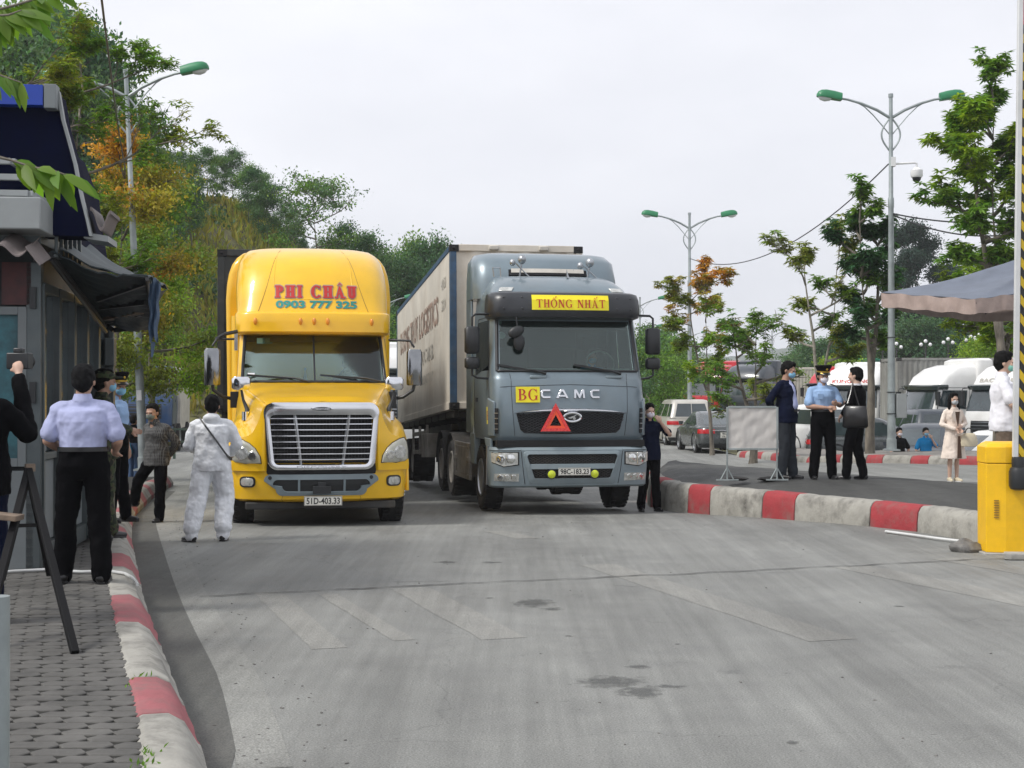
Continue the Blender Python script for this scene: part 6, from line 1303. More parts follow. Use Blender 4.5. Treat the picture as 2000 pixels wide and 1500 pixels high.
# ---------------------------------------------------------------- booth on the left
def booth():
    r = thing('booth', 'dim roadside control booth with navy curved roof and aluminium sliding doors', 'booth', (-4.0, 12.0, gz(-5, 12) + .243), radians(7))
    # local frame: +y runs along the side wall away from the camera, +x out of the side wall, x<0 is inside
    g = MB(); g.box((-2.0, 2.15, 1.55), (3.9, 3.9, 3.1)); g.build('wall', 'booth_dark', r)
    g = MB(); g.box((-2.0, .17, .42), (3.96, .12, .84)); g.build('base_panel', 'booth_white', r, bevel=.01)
    g = MB()
    for y0, y1 in ((.22, .9), (.95, 1.65), (1.7, 2.35), (2.4, 3.05), (3.1, 3.75)):
        for y in (y0, y1): g.box((0, y, 1.25), (.09, .06, 2.35))
        g.box((0, (y0 + y1) / 2, .12), (.08, y1 - y0 - .06, .16)); g.box((0, (y0 + y1) / 2, 2.4), (.08, y1 - y0 - .06, .08)); g.box((-.002, (y0 + y1) / 2, .95), (.06, y1 - y0 - .06, .06))
    g.box((-.03, .17, 1.3), (.12, .12, 2.6)); g.build('door_frame', 'alu', r, bevel=.004)
    for y0, y1 in ((.25, .87), (.98, 1.62), (1.73, 2.32), (2.43, 3.02), (3.13, 3.72)):
        g = MB(); g.box((-.02, (y0 + y1) / 2, 1.68), (.012, y1 - y0, 1.38)); g.build('door_pane', 'glass_opaque', r, smooth=0)
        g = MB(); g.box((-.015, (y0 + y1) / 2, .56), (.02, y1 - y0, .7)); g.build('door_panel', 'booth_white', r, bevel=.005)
    g = MB()
    for x0, x1 in ((-.12, -.62), (-.72, -1.9)):
        for x in (x0, x1): g.box((x, .13, 1.55), (.07, .07, 1.35))
        for z in (.91, 2.19): g.box(((x0 + x1) / 2, .13, z), (x0 - x1 - .07, .07, .07))
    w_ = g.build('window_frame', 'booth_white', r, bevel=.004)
    for x0, x1, m in ((-.15, -.59, 'poster_teal'), (-.75, -1.87, 'poster_teal')):
        g = MB(); g.box(((x0 + x1) / 2, .155, 1.55), (x0 - x1, .012, 1.25)); g.build('window_pane', m, w_)
    g = MB(); g.box((-.17, .12, 2.42), (.24, .02, .36)); g.build('red_cloth', 'poster_red', r, smooth=0)
    # fascia boxes, corrugated eave
    g = MB(); [g.box((.14 - .26 - k * .56, -.22, 2.94), (.545, .6, .26)) for k in range(4)]; g.build('fascia_panel', 'booth_panel', r, bevel=.012)
    g = MB(); g.box((-1.3, 1.0, 2.8), (2.7, 2.0, .10)); [g.box((.16, .1 + k * .22, 2.8), (.03, .03, .28)) for k in range(6)]; g.box((.16, .65, 2.95), (.04, 1.2, .04)); g.box((.16, .65, 2.66), (.04, 1.2, .04)); g.build('eave_frame', 'alu', r, bevel=.005)
    g = MB(); g.sheet(lambda u, v: (lerp(-2.3, .06, u), lerp(-.62, -.1, v), 2.62 + .16 * v + .045 * sin(u * 2 * pi * 9)), 90, 3, (0, 0, .012)); g.sheet(lambda u, v: (lerp(.05, .16, u), lerp(-.6, -.15, v), 2.65 + .10 * v - .14 * u), 3, 2, (0, 0, .012)); g.build('corrugated_eave', 'roof_tile', r, smooth=60)
    g = MB()
    for z, x1 in ((3.12, .02), (3.25, -.05), (3.38, -.12)):
        g.box((-1.3 + x1 / 2, -.34, z), (2.6 + x1, .05, .05)); g.bar((x1 + .01, -.34, z), (x1 + .3, .6, z - .14), .05, .05)
    g.box((-.55, -.3, 3.3), (.07, .07, .6)); g.box((-.62, -.25, 3.75), (.14, .1, .6)); g.build('railing', 'booth_panel', r, bevel=.004)
    # curved navy roof: section in x-z, swept along y
    prof = [(.19, 4.02), (.21, 3.9), (.23, 3.78), (.28, 3.6), (.33, 3.41), (.36, 3.25), (.39, 3.11), (.43, 2.95), (.46, 2.81)]
    g = MB(); g.loft([[(x + dx, y, z) for x, z in [(-.2, 4.0), (-.05, 3.6), (.0, 3.2), (.05, 2.9), (-2.6, 2.9), (-2.6, 4.0)]] for y, dx in ((.3, 0), (3.6, 0))]); g.build('roof_body', 'navy_roof', r, smooth=0)
    n = len(prof); g = MB(); g.loft([[(x, y, z) for x, z in prof] + [(-2.6, y, 2.9), (-2.6, y, 4.22)] for y in (-.02, .35)]); g.build('roof', 'navy_roof', r, smooth=0)
    g = MB(); P = [(x + .012, -.05, z) for x, z in prof]; g.loft([[Vector(p) + Vector((-.015, -.02, 0)), Vector(p) + Vector((.008, -.02, 0)), Vector(p) + Vector((.008, .06, 0)), Vector(p) + Vector((-.015, .06, 0))] for p in P]); g.build('roof_trim', 'booth_panel', r)
    g = MB(); g.box((-1.15, -.12, 3.96), (2.5, .12, .17)); g.build('blue_fascia', 'blue_fascia', r, bevel=.004); g = MB(); g.box((.155, -.10, 3.955), (.10, .15, .20)); g.build('fascia_end', 'booth_white', r, bevel=.004)
    g = MB(); g.sheet(lambda u, v: (.46 + .17 * u, -.05 + .5 * v, 2.95 + .08 * sin(u * 2 * pi * 1.05 + 1.3) - .03 * u), 16, 2, (0, 0, .03)); g.build('ridge_tile', 'roof_tile', r, smooth=60)
    g = MB(); g.sheet(lambda u, v: (.40 + .20 * u, .0 + .5 * v, 2.80 - .03 * u), 4, 2, (0, 0, .05)); g.build('roof_edge', 'booth_panel', r)
    # awning on brackets
    inv = (Matrix.Translation(r.location) @ Matrix.Rotation(radians(7), 4, 'Z')).inverted(); Q = lambda px, py, d: inv @ at(px, py, d)
    def quad(a, b, c, d, k=.03, fr=70): return lambda u, v: a.lerp(b, u).lerp(d.lerp(c, u), v) + Vector((0, 0, -.07 * sin(pi * u) * (1 - .3 * v) + .012 * sin(fr * (v + .12 * sin(u * 5))) + k * nn((u * 4, v * 5, 0), 1)))
    ni, no, fo, fi = Q(98, 492, 12.05), Q(287, 540, 12.05), Q(300, 640, 15.2), Q(206, 634, 15.2)
    g = MB(); g.sheet(quad(ni, no, fo, fi), 16, 70, (0, 0, .012)); g.build('awning', 'tarp_dark', r, smooth=60)
    g = MB(); g.sheet(quad(Q(112, 487, 12.15), Q(288, 537, 12.15), Q(327, 563, 13.2), Q(168, 476, 14.6), .02, 20), 14, 16, (0, 0, .01)); g.sheet(quad(Q(288, 538, 12.3), Q(327, 563, 13.2), Q(306, 592, 13.3), Q(296, 560, 12.5), .01, 5), 5, 5, (.006, 0, 0)); g.build('tarpaulin', 'tarp_grey', r, smooth=60)
    for a, b, w_ in ((ni, fi, .05), (no, fo, .035), (Q(98, 500, 12.1), Q(206, 644, 15.1), .045)): g = MB(); g.tube([a + Vector((0, 0, -.02)), b + Vector((0, 0, -.02))], w_ / 2); g.build('awning_rail', 'black_plastic', r)
    for a, b in (((190, 585, 13.4), (284, 552, 12.3)), ((196, 600, 14.0), (284, 590, 13.2)), ((208, 628, 15.0), (278, 612, 14.2)), ((205, 634, 15.2), (222, 645, 15.2)), ((222, 645, 15.2), (280, 638, 15.2))): g = MB(); g.bar(Q(*a), Q(*b), .035, .05); g.build('bracket', 'black_plastic', r)
    g = MB(); g.bar(Q(210, 623, 14.6), Q(272, 610, 14.0), .10, .03); g.build('roller_blind', 'wood_old', r)
    hc = Q(290, 548, 12.2)
    g = MB(); g.sheet(lambda u, v: hc + Vector((.10 * u * (1 - .3 * v) + .006 * sin(v * 14), .03 * sin(u * 12 + v * 3), -.50 * v - .03 * sin(u * 9))), 10, 20, (0, .006, 0)); g.sheet(lambda u, v: hc + Vector((.02 + .035 * u * (1 - .6 * v), .02 * u, -.52 - .13 * v)), 4, 6, (0, .006, 0)); g.build('hanging_cloth', 'tarp_blue', r, smooth=60)
    g = MB(); g.box((.03, 3.78, 1.3), (.12, .12, 2.7)); g.box((.06, 3.7, 1.95), (.1, .18, .3)); g.build('corner_post', 'alu', r, bevel=.006)
    g = MB(); [g.box((-.03, .1, z), (.05, .05, .18)) for z in (2.3, 1.5)]; g.tube([(-.4, .08, 2.5), (-.4, .07, 2.3), (-.41, .08, 2.15)], .008, 5); g.build('wiring', 'black_plastic', r)
    return r
booth()
# near things on the left pavement
def a_frame():
    r = thing('stand', 'black steel A-frame stand with an old wooden board on the left pavement', 'stand', (-3.05, 9.4, .25))
    ax = at(56, 918, 9.4) - r.location; g = MB()
    def leg(px, py, d): p = at(px, py, d) - r.location; m = MB(); m.bar(ax, p, .045, .045); m.build('leg', 'black_steel', r, bevel=.004)
    leg(148, 1276, 8.2); leg(4, 1130, 9.9); leg(-40, 1290, 8.2); leg(98, 1120, 10.6)
    m = MB(); m.bar(ax + Vector((-.02, 0, .015)), ax + Vector((.03, .03, .015)), .05, .05); m.build('hinge', 'wood_old', r)
    m = MB(); p = at(6, 1008, 9.0) - r.location; m.box(p, (.22, .16, .035), rot(y=.1)); m.build('board', 'wood_old', r, bevel=.004)
    m = MB(); m.bar(ax.lerp(at(4, 1130, 9.9) - r.location, .5), ax.lerp(at(98, 1120, 10.6) - r.location, .5), .025, .025); m.build('cross_bar', 'black_steel', r)
a_frame()
g = MB(); g.tube([(-1.435, 4.0, .24), (-1.435, 4.0, 1.16)], .035, 12); g.box((-1.435, 4.0, .25), (.16, .16, .02)); tag(g.build('post', 'galvanised', smooth=50), 'grey steel post at the left edge close to the camera', 'post')
g = MB(); P = [at(-30, 1124, 11.75), at(30, 1112, 11.9), at(90, 1106, 12.0), at(160, 1114, 11.85), at(215, 1110, 11.9), at(244, 1118, 11.75), at(258, 1135, 11.5), at(266, 1152, 11.5), at(270, 1185, 11.35)]
Q = []
for i in range(len(P) - 1): Q += [P[i].lerp(P[i + 1], k / 4) for k in range(4)]
for p in Q: p.z = max(.262, .0) if p.x < KLx(p.y) - .1 else max(.02, .262 - 1.2 * (p.x - KLx(p.y) + .1))
tag(g.tube(Q, .013, 8).build('cable', 'barrier_white', smooth=60), 'pale hose lying across the pavement and over the kerb', 'hose')

# ---------------------------------------------------------------- street lamps
def lamp(label, loc, H=9.15, arm=1.72, rz=0, lean=0, group='double-armed street lamps', wire=False):
    r = thing('street_lamp', label, 'street lamp', loc, rz, group); r.rotation_euler = (0, lean, rz); k = H / 9.15
    g = MB(); pr = [(0, .13), (.3, .125), (.31, .105), (3.5, .085), (6.2, .068), (6.25, .078), (6.45, .078), (6.5, .058), (9.05, .048), (9.06, .062), (9.15, .062)]
    g.tube([(0, 0, z * k) for z, q in pr], [q * k for z, q in pr], 16); g.box((0, 0, .02), (.36, .36, .04)); g.build('pole', 'galvanised', r, smooth=40)
    for s in (-1, 1):
        g = MB(); A = [(0, 8.52), (.35, 8.73), (.75, 8.9), (1.1, 9.0), (1.3, 9.03)]; A = [(s * x * arm / 1.72, z) for x, z in A]
        g.tube([(x * k, 0, z * k) for x, z in A], [.04 * k, .038 * k, .034 * k, .03 * k, .028 * k], 8)
        B_ = [(.03, 8.1), (.22, 8.33), (.45, 8.6), (.68, 8.82), (.82, 8.9)]; g.tube([(s * x * k, 0, z * k) for x, z in B_], .016 * k, 6); g.build('arm', 'galvanised', r)
        g = MB(); g.tube([(s * .24 * k * sin(pi * q), 0, (7.65 + .9 * q) * k) for q in [i / 14 for i in range(15)]], .024 * k, 6); g.build('ring', 'galvanised', r)
        c = Vector((s * (1.3 * arm / 1.72 + .27) * k, 0, 9.10 * k)); R = rot(y=-s * .17)
        def hp(x, y, z): return c + R @ Vector((s * x * k, y * k, z * k))
        g = MB(); g.loft([[hp(x, wy * cos(a), zz + hz_ * max(0, sin(a)) - .035 * (sin(a) < 0)) for a in [2 * pi * i / 16 for i in range(16)]] for x, wy, hz_, zz in ((-.32, .09, .13, -.04), (-.31, .12, .17, -.04), (-.1, .14, .19, -.04), (.1, .15, .19, -.04), (.22, .14, .165, -.04), (.30, .09, .11, -.04), (.33, .02, .03, -.03))]); g.build('lamp_head', 'lamp_green', r, smooth=50)
        g = MB(); g.loft([[hp(x, wy * cos(a), -.065 - dz * max(0, -sin(a)) ) for a in [2 * pi * i / 14 for i in range(14)]] for x, wy, dz in ((-.07, .03, .0), (-.03, .09, .06), (.1, .11, .10), (.22, .09, .08), (.30, .03, .01))]); g.build('lamp_bowl', 'lamp_bowl', r, smooth=60)
    return r
LR = lamp('tall double-armed street lamp with security camera and grey box on its pole', (*gpos(1741, 36.7)[:2], .3), 9.15)
g = MB(); g.box((.05, 0, 6.4), (.12, .14, .24)); g.tube([(.05, 0, 6.35), (.62, 0, 6.38), (.66, 0, 6.36), (.66, 0, 6.25)], .028, 8); g.lathe([(.05, 0), (.10, -.05), (.15, -.07), (.155, -.22), (.13, -.26)], (.66, 0, 6.26), 'z', 20); g.mi = 1; g.ball((.66, 0, 5.99), (.11, .11, .12), 16, 10); g.v = [(x, y, z + 1.0) for x, y, z in g.v]
g.build('security_camera', ['white_flat', 'black_plastic'], LR, smooth=45)
g = MB(); g.box((.24, 0, 1.15), (.26, .2, .62)); g.build('junction_box', 'booth_panel', LR, bevel=.012)
g = MB(); [g.tube([(.115 * cos(a), .115 * sin(a), z) for a in [k * pi / 6 for k in range(13)]], .012, 5) for z in (.95, 1.5, 2.9)]; g.build('strap', 'black_plastic', LR)
lamp('double-armed street lamp behind the orange-leaved tree right of the grey lorry', gpos(1347, 60), 9.68)
lamp('distant double-armed street lamp just right of the grey lorry roof', gpos(1250, 98), 9.1)
lamp('far street lamp low over the grey lorry mirror', gpos(1256, 132), 9.0)
lamp('far street lamp between the orange tree and the grey lorry', gpos(1346, 145), 9.0)
lamp('far street lamp seen between the two sparse trees', gpos(1508, 125), 8.2, rz=.5)
LL = lamp('left street lamp leaning beside the booth, green head on its right arm', gpos(281, 31.0, .1), 8.68, 1.72, 0, radians(-2.7))
g = MB(); g.box((-.0, -.1, 1.62), (.1, .02, .22)); g.build('notice', 'white_flat', LL)
lamp('street lamp whose green head shows between the two lorries', gpos(752, 66), 6.6, 1.7)
# overhead cables
def wire(name, label, a, b, sag, r=.014, grp=None):
    g = MB(); P = [Vector(a).lerp(Vector(b), k / 24) + Vector((0, 0, -4 * sag * (k / 24) * (1 - k / 24))) for k in range(25)]; tag(g.tube(P, r, 5).build(name, 'black_plastic', smooth=60), label, 'cable', grp)
wire('overhead_cable', 'overhead cable sagging between the two right-hand street lamps', at(1736, 320, 36.7), at(1349, 505, 60), 1.1, .018)
wire('overhead_cable', 'upper of two cables running right from the camera lamp post', at(1741, 416, 36.7), at(2100, 414, 34), .25, .02)
wire('overhead_cable', 'lower of two cables running right from the camera lamp post', at(1741, 417, 36.7), at(2100, 425, 34), .5, .02)
wire('overhead_cable', 'thin cable dropping from the sky to the left street lamp', at(190, -60, 12), at(244, 330, 30.5), .15, .012)

# ---------------------------------------------------------------- barrier, board, parasol, rock
def barrier():
    p = gp(1925, 1082); r = thing('boom_barrier', 'yellow parking barrier box with raised black and yellow striped arm', 'barrier', (p[0], p[1], 0), radians(-3)); s = 1 / (F / p[1])
    W_, H_ = .60, 1.20
    g = MB(); D = .34
    g.loft([[(x, y, z) for x, y in ((0, .0), (.20, -.05), (W_, -.05), (W_, D), (0, D))] for z in (.02, .98)]); g.build('cabinet', 'barrier_yellow', r, smooth=0, bevel=.008)
    g = MB(); e = .004; g.loft([[(x + ax * k, y + ay * k, z) for x, y, ax, ay in ((0, 0, 1, 1), (.20, -.05, 1, 1), (W_, -.05, -1, 1), (W_, D, -1, -1), (0, D, 1, -1))] for z, k in ((.985, -e), (1.16, -e), (1.195, .03), (1.215, .07))]); g.build('cabinet_lid', 'barrier_yellow', r, smooth=0, bevel=.008)
    g = MB(); [g.box((.103, -.035, .40 + k * .026), (.05, .006, .012), rot(z=-.245)) for k in range(8)]; g.build('vent', mat('vent_brown', (.30, .17, .02)), r)
    g = MB(); g.box((.28, .15, -.02), (.64, .46, .08)); g.build('plinth', 'concrete', r, bevel=.01)
    g = MB(); c = Vector((.31, -.13, 0)); g.lathe([(.04, .70), (.085, .715), (.10, .75), (.10, .90), (.085, .94), (.07, .95), (.072, 1.02), (.066, 1.06)], c, 'z', 24); g.tube([(.31, -.13, .85), (.31, .0, .85)], .06, 12); g.build('arm_socket', 'black_plastic', r, smooth=35)
    t = .014; ax = lambda h: c + Vector((t * (h - 1.0), 0, h))
    g = MB()
    for k in range(1): g.bar(ax(1.02) + Vector((-.035, 0, 0)), ax(6.2) + Vector((-.035, 0, 0)), .055, .06, (0, 1, 0))
    g.bar(ax(1.02) + Vector((.058, 0, 0)), ax(6.2) + Vector((.058, 0, 0)), .016, .06, (0, 1, 0))
    arm = g.build('arm', 'barrier_white', r, bevel=.006)
    g = MB(); h = 1.03; k = 0; x0, x1 = -.004, .048
    while h < 6.1:
        sl = .07; mi = k % 2; g.mi = mi if h < 5.55 else 2 * (k % 2) + 1 if False else (mi if h < 5.5 else (2 if h > 5.62 else 3))
        a0, a1 = ax(h), ax(min(h + .105, 6.2)); lo, hi = h, h + .1
        q = [Vector((a0.x + x0, -.165, h + sl)), Vector((a0.x + x1, -.165, h)), Vector((a1.x + x1, -.165, h + .1)), Vector((a1.x + x0, -.165, h + .1 + sl))]
        b = [v + Vector((0, .05, 0)) for v in q]; g.add(q + b, [(0, 1, 2, 3), (4, 7, 6, 5), (1, 5, 6, 2), (0, 3, 7, 4)]); h += .1; k += 1
    g.build('arm_stripe', ['sign_stripe', 'ink_black', 'reflex_red', 'barrier_white'], r, smooth=0)
    return r
mat('sign_stripe', (.55, .38, .01), .5, var=.12)
barrier()
def rock(name, label, loc, sz, seed, m='stone', cat='rock'):
    g = MB(); g.ball((0, 0, 0), 1, 20, 14); g.v = [(v[0] * sz[0] * (1 + .35 * nn(v, 1.3, seed)), v[1] * sz[1] * (1 + .35 * nn(v, 1.3, seed + 5)), max(-.02, v[2] * sz[2] * (1 + .45 * nn(v, 1.7, seed + 9)) + sz[2] * .35)) for v in g.v]
    o = g.build(name, m, smooth=28); o.location = loc; return tag(o, label, cat)
p = gp(1885, 1077); rock('rock', 'rough grey boulder against the kerb beside the yellow barrier box', (p[0], p[1], 0), (.165, .14, .10), 3.3)
g = MB(); P = [gp(1728, 1042), gp(1780, 1049), gp(1830, 1056), gp(1872, 1061)]; tag(g.tube([(x, y - .03, .03) for x, y in P], .017, 8).build('pipe', 'barrier_white', smooth=60), 'thin white pipe lying at the foot of the island kerb', 'pipe')
g = MB(); p = gp(1985, 1092); g.prism([(-.16, -.07), (-.10, -.12), (.12, -.12), (.2, -.03), (.14, .10), (-.1, .11)], lambda u, v, z: (p[0] + u, p[1] + v, z), .005, .07); tag(g.build('stone_block', 'concrete', bevel=.01), 'low brown stone block in front of the yellow barrier box', 'stone')
def board():
    d = 21.8; c = at(1469, 840, d); r = thing('notice_board', 'blank white notice board on steel legs standing on the traffic island', 'board', (c.x, d, .42), radians(2)); s = d / F; W_, z0, z1 = 98 * s, 1.72 + (HY - 877) * s - .42, 1.72 + (HY - 795) * s - .42
    g = MB(); g.grid(lambda u, v: (lerp(-W_ / 2, W_ / 2, u), -.012 + .014 * nn((u * 3, v * 3 - u * 2, 0), 1.6) + .006 * nn((u * 14, (v - u) * 5, 0), 1), lerp(z0, z1, v)), 30, 22); g.sheet(lambda u, v: (lerp(-W_ / 2, W_ / 2, u), .0, lerp(z0, z1, v)), 1, 1, (0, .01, 0)); g.build('panel', mat('canvas_board', (.55, .53, .50), .7, var=.08, dirt=.4, dcol=(.3, .28, .25), vs=3, bump=.4, bs=5), r, smooth=60)
    g = MB(); g.bar((-W_ / 2, -.01, z0), (-W_ / 2, -.01, z1), .03, .03); g.bar((W_ / 2, -.01, z0), (W_ / 2, -.01, z1), .03, .03); g.bar((-W_ / 2 + .015, -.01, z1), (W_ / 2 - .015, -.01, z1), .03, .028, (0, 1, 0)); g.bar((-W_ / 2 + .015, -.01, z0), (W_ / 2 - .015, -.01, z0), .03, .028, (0, 1, 0)); g.build('frame', 'galvanised', r, bevel=.003)
    for s_ in (-1, 1):
        x = s_ * W_ / 2; g = MB(); g.tube([(x, .01, .02), (x, .01, z0)], .013, 8); g.tube([(x - .10, .01, .02), (x, .01, .2)], .01, 6); g.tube([(x + .10, .01, .02), (x, .01, .2)], .01, 6); g.bar((x - .17, -.0, .015), (x + .17, .0, .015), .03, .02); g.build('leg', 'galvanised', r)
board()
for px, lb in ((1441, 'left of two flat dark lumps at the legs of the notice board'), (1503, 'right of two flat dark lumps at the legs of the notice board')):
    p = at(px, 938, 22.0); rock('stone', lb, (p.x, 22.05, .425), (.17, .13, .035), px, 'rubber', 'stone')  # low dark lump beside each leg of the board
def parasol():
    A = {'L': at(1723, 572, 21.6), 'M': at(1815, 579, 20.6), 'N': at(1906, 585, 19.8), 'Q': at(1985, 574, 20.0), 'R': at(2120, 552, 21.2), 'S': at(2190, 590, 25.0), 'F': at(1925, 607, 25.0), 'K': at(1800, 590, 23.4)}
    ap = at(2060, 478, 22.0); r = thing('parasol', 'large slate-grey market parasol with dusty pink valance', 'parasol', (ap.x, ap.y, .42)); o = r.location
    E = [A[k] - o for k in 'LMNQRSFK']; n = len(E); top = ap - o
    def edge(u): s = (u % 1) * n; i = int(s) % n; t = s - int(s); return E[i].lerp(E[(i + 1) % n], t)
    def cv(u, v):
        p = edge(u); q = top.lerp(p, v); q.z -= .16 * sin(pi * v) * (.6 + .4 * abs(sin(u * n * pi / 2))); q.z += .02 * nn(q, 3); return q
    g = MB(); g.sheet(cv, 64, 10, (0, 0, .008)); g.build('canopy', 'parasol_grey', r, smooth=60)
    g = MB()
    def vl(u, v): p = edge(u); c = top.copy(); c.z = p.z; d = (p - c).normalized(); q = p + d * (.012 + .03 * v * sin(u * 150) * .6 + .02 * nn((u * 40, v, 0), 1)); q.z -= .205 * v + .01 * sin(u * 90); return q
    g.sheet(vl, 200, 4, (0, 0, .003)); g.build('valance', 'parasol_pink', r, smooth=60)
    g = MB(); g.tube([(0, 0, 0), (0, 0, top.z + .05)], .035, 12); g.build('pole', 'galvanised', r)
    for k in range(n): g = MB(); g.tube([top.lerp(E[k], v) + Vector((0, 0, -.05 - .17 * sin(pi * v))) for v in [q / 8 for q in range(9)]], .012, 6); g.build('rib', 'black_plastic', r)
    g = MB(); g.box((0, 0, .05), (.5, .5, .1)); g.build('base', 'concrete', r, bevel=.02)
parasol()

# ---------------------------------------------------------------- other vehicles
def car(label, loc, rz, paint, L_=4.8, W=1.82, H=1.47, kind='saloon', group=None, plates=None):
    r = thing('parked_car', label, 'car', loc, rz, group); w_ = W / 2; f, b = -L_ / 2, L_ / 2; bh = H * (.64 if kind == 'saloon' else .60); cl = .22
    SH = Shell([(cl, w_ - .08, f + .12, b - .10, .35, .3, .08), (cl + .12, w_ - .01, f + .02, b - .0, .4, .35, .1), (.55, w_, f, b, .45, .38, .12), (bh * .86, w_ - .01, f + .04, b - .03, .5, .36, .14), (bh * .97, w_ - .04, f + .35, b - .06, .5, .34, .2), (bh + .03, w_ - .09, f + 1.1, b - (.16 if kind == 'saloon' else .05), .4, .3, .1)])
    g = SH.mesh(MB()); g.build('body', paint, r, smooth=50)
    rk = {'saloon': (b - .55, b - 1.45, b - 1.75), 'suv': (b - .06, b - .28, b - .42)}[kind]
    CB = Shell([(bh + .02, w_ - .07, f + 1.15, rk[0], .22, .18, .08), (H * .93, w_ - .22, f + 1.95, rk[1], .22, .18, .08), (H * .985, w_ - .27, f + 2.15, rk[2], .25, .2, .08), (H, w_ - .38, f + 2.45, rk[2] - .25, .25, .2, .05)])
    gl = lambda t, z: z < H * .93
    g = CB.mesh(MB(), nz=1); g.build('cabin', paint, r, smooth=50)
    g = MB(); CB.patch(g, -1.1, 1.1, bh + .06, H * .91, off=.006); g.build('windscreen', 'glass_opaque', r, smooth=60)
    g = MB(); CB.patch(g, 4.05, 4.98, bh + .06, H * .91, off=.006); CB.patch(g, -4.98, -4.05, bh + .06, H * .91, off=.006, nt=6); g.build('rear_window', 'glass_opaque', r, smooth=60)
    for s in (-1, 1):
        for a, c in ((1.95, 2.36), (2.42, 2.82), (2.88, 3.35)) if kind == 'suv' else ((1.95, 2.42), (2.48, 2.98)):
            g = MB(); CB.patch(g, s * a, s * c, bh + .06, H * .9, off=.006); g.build('side_window', 'glass_opaque', r)
        for y in (f + .85, b - .95):
            o = wheel(r, s * (w_ - .12), y, .33 if kind == 'saloon' else .38, .22, s, 'steel', deep=False, rr=.68)
            g = MB(); g.tube([(s * (w_ - .005), y + .41 * cos(a), .33 + .41 * sin(a)) for a in [radians(q) for q in range(-10, 191, 20)]], .03, 6); g.build('wheel_arch', 'black_plastic', r)
        zt = bh * .80
        g = MB(); SH.patch(g, s * 3.1, s * 4.35, lambda u: zt - .04, zt + .11, off=.012, nt=10); g.build('tail_lamp', 'tail_red', r, smooth=60)
        g = MB(); SH.patch(g, s * .95, s * 1.9, zt - .08, zt + .06, off=.012); g.build('headlight', 'lamp_clear', r, smooth=60)
        g = MB(); sh = Shell([(0, .06, -.05, .05, .03, .03, 0), (.13, .09, -.06, .06, .03, .03, 0)]); sh.mesh(g); o = g.build('door_mirror', paint, r, smooth=50); o.location = (s * (w_ + .05), f + 1.65, bh + .03)
    g = MB(); SH.patch(g, 3.2, 4.99, cl + .0, cl + .14, off=.012, nt=14); SH.patch(g, -4.99, -3.2, cl + .0, cl + .14, off=.012, nt=14); g.build('bumper_trim', 'black_plastic', r)
    g = MB(); g.box((0, SH.pt(5, bh * .9).y + .012, bh * .87), (.95, .02, .035)); g.build('boot_trim', 'chrome', r, bevel=.004)
    p_ = plate(r, 0, SH.pt(5, .7).y + .02, bh * .70, .33, .20, '', two=plates or ('99A', '376.78')); p_.rotation_euler = (0, 0, pi)
    g = MB(); SH.patch(g, -.8, .8, .32, .6, off=.01); g.build('grille', 'black_plastic', r)
    return r
car('dark grey saloon car seen from behind, waiting left of the blank notice board', (*gpos(1388, 52.3)[:2], -.33), radians(184), 'sedan_paint')
car('dusty beige off-road car behind the dark grey saloon', (*gpos(1330, 60)[:2], -.33), radians(184), 'beige_paint', 4.9, 1.96, 1.88, 'suv')
car('small white car mostly hidden behind the grey lorry mirror', (*gpos(1262, 66)[:2], -.33), radians(183), 'white_paint', 4.4, 1.75, 1.6, 'suv')
car('dark blue-grey family car parked facing the trees beside the lamp post', (*gpos(1805, 43.3)[:2], -.86), radians(-28), 'dark_paint', 4.7, 1.88, 1.72, 'suv')
car('dark off-road car with red tail lamps behind the blue-grey family car', (*gpos(1797, 51)[:2], -.55), radians(182), 'dark_paint', 4.7, 1.9, 1.78, 'suv')
car('white car parked behind the woman in the trench coat', (*gpos(1925, 42)[:2], -.86), radians(-75), 'white_paint', 4.4, 1.8, 1.55, 'suv')
car('white off-road car seen between the officer and the man in the suit', (*gpos(1640, 49)[:2], -.45), radians(15), 'white_paint', 4.8, 1.9, 1.85, 'suv')
car('white car behind the man in the navy jacket', (*gpos(1566, 53)[:2], -.35), radians(100), 'white_paint', 4.4, 1.8, 1.5, 'saloon')
car('silver car parked behind the black bag of the man in the suit', (*gpos(1712, 47)[:2], -.6), radians(80), 'sedan_paint', 4.6, 1.8, 1.6, 'suv')

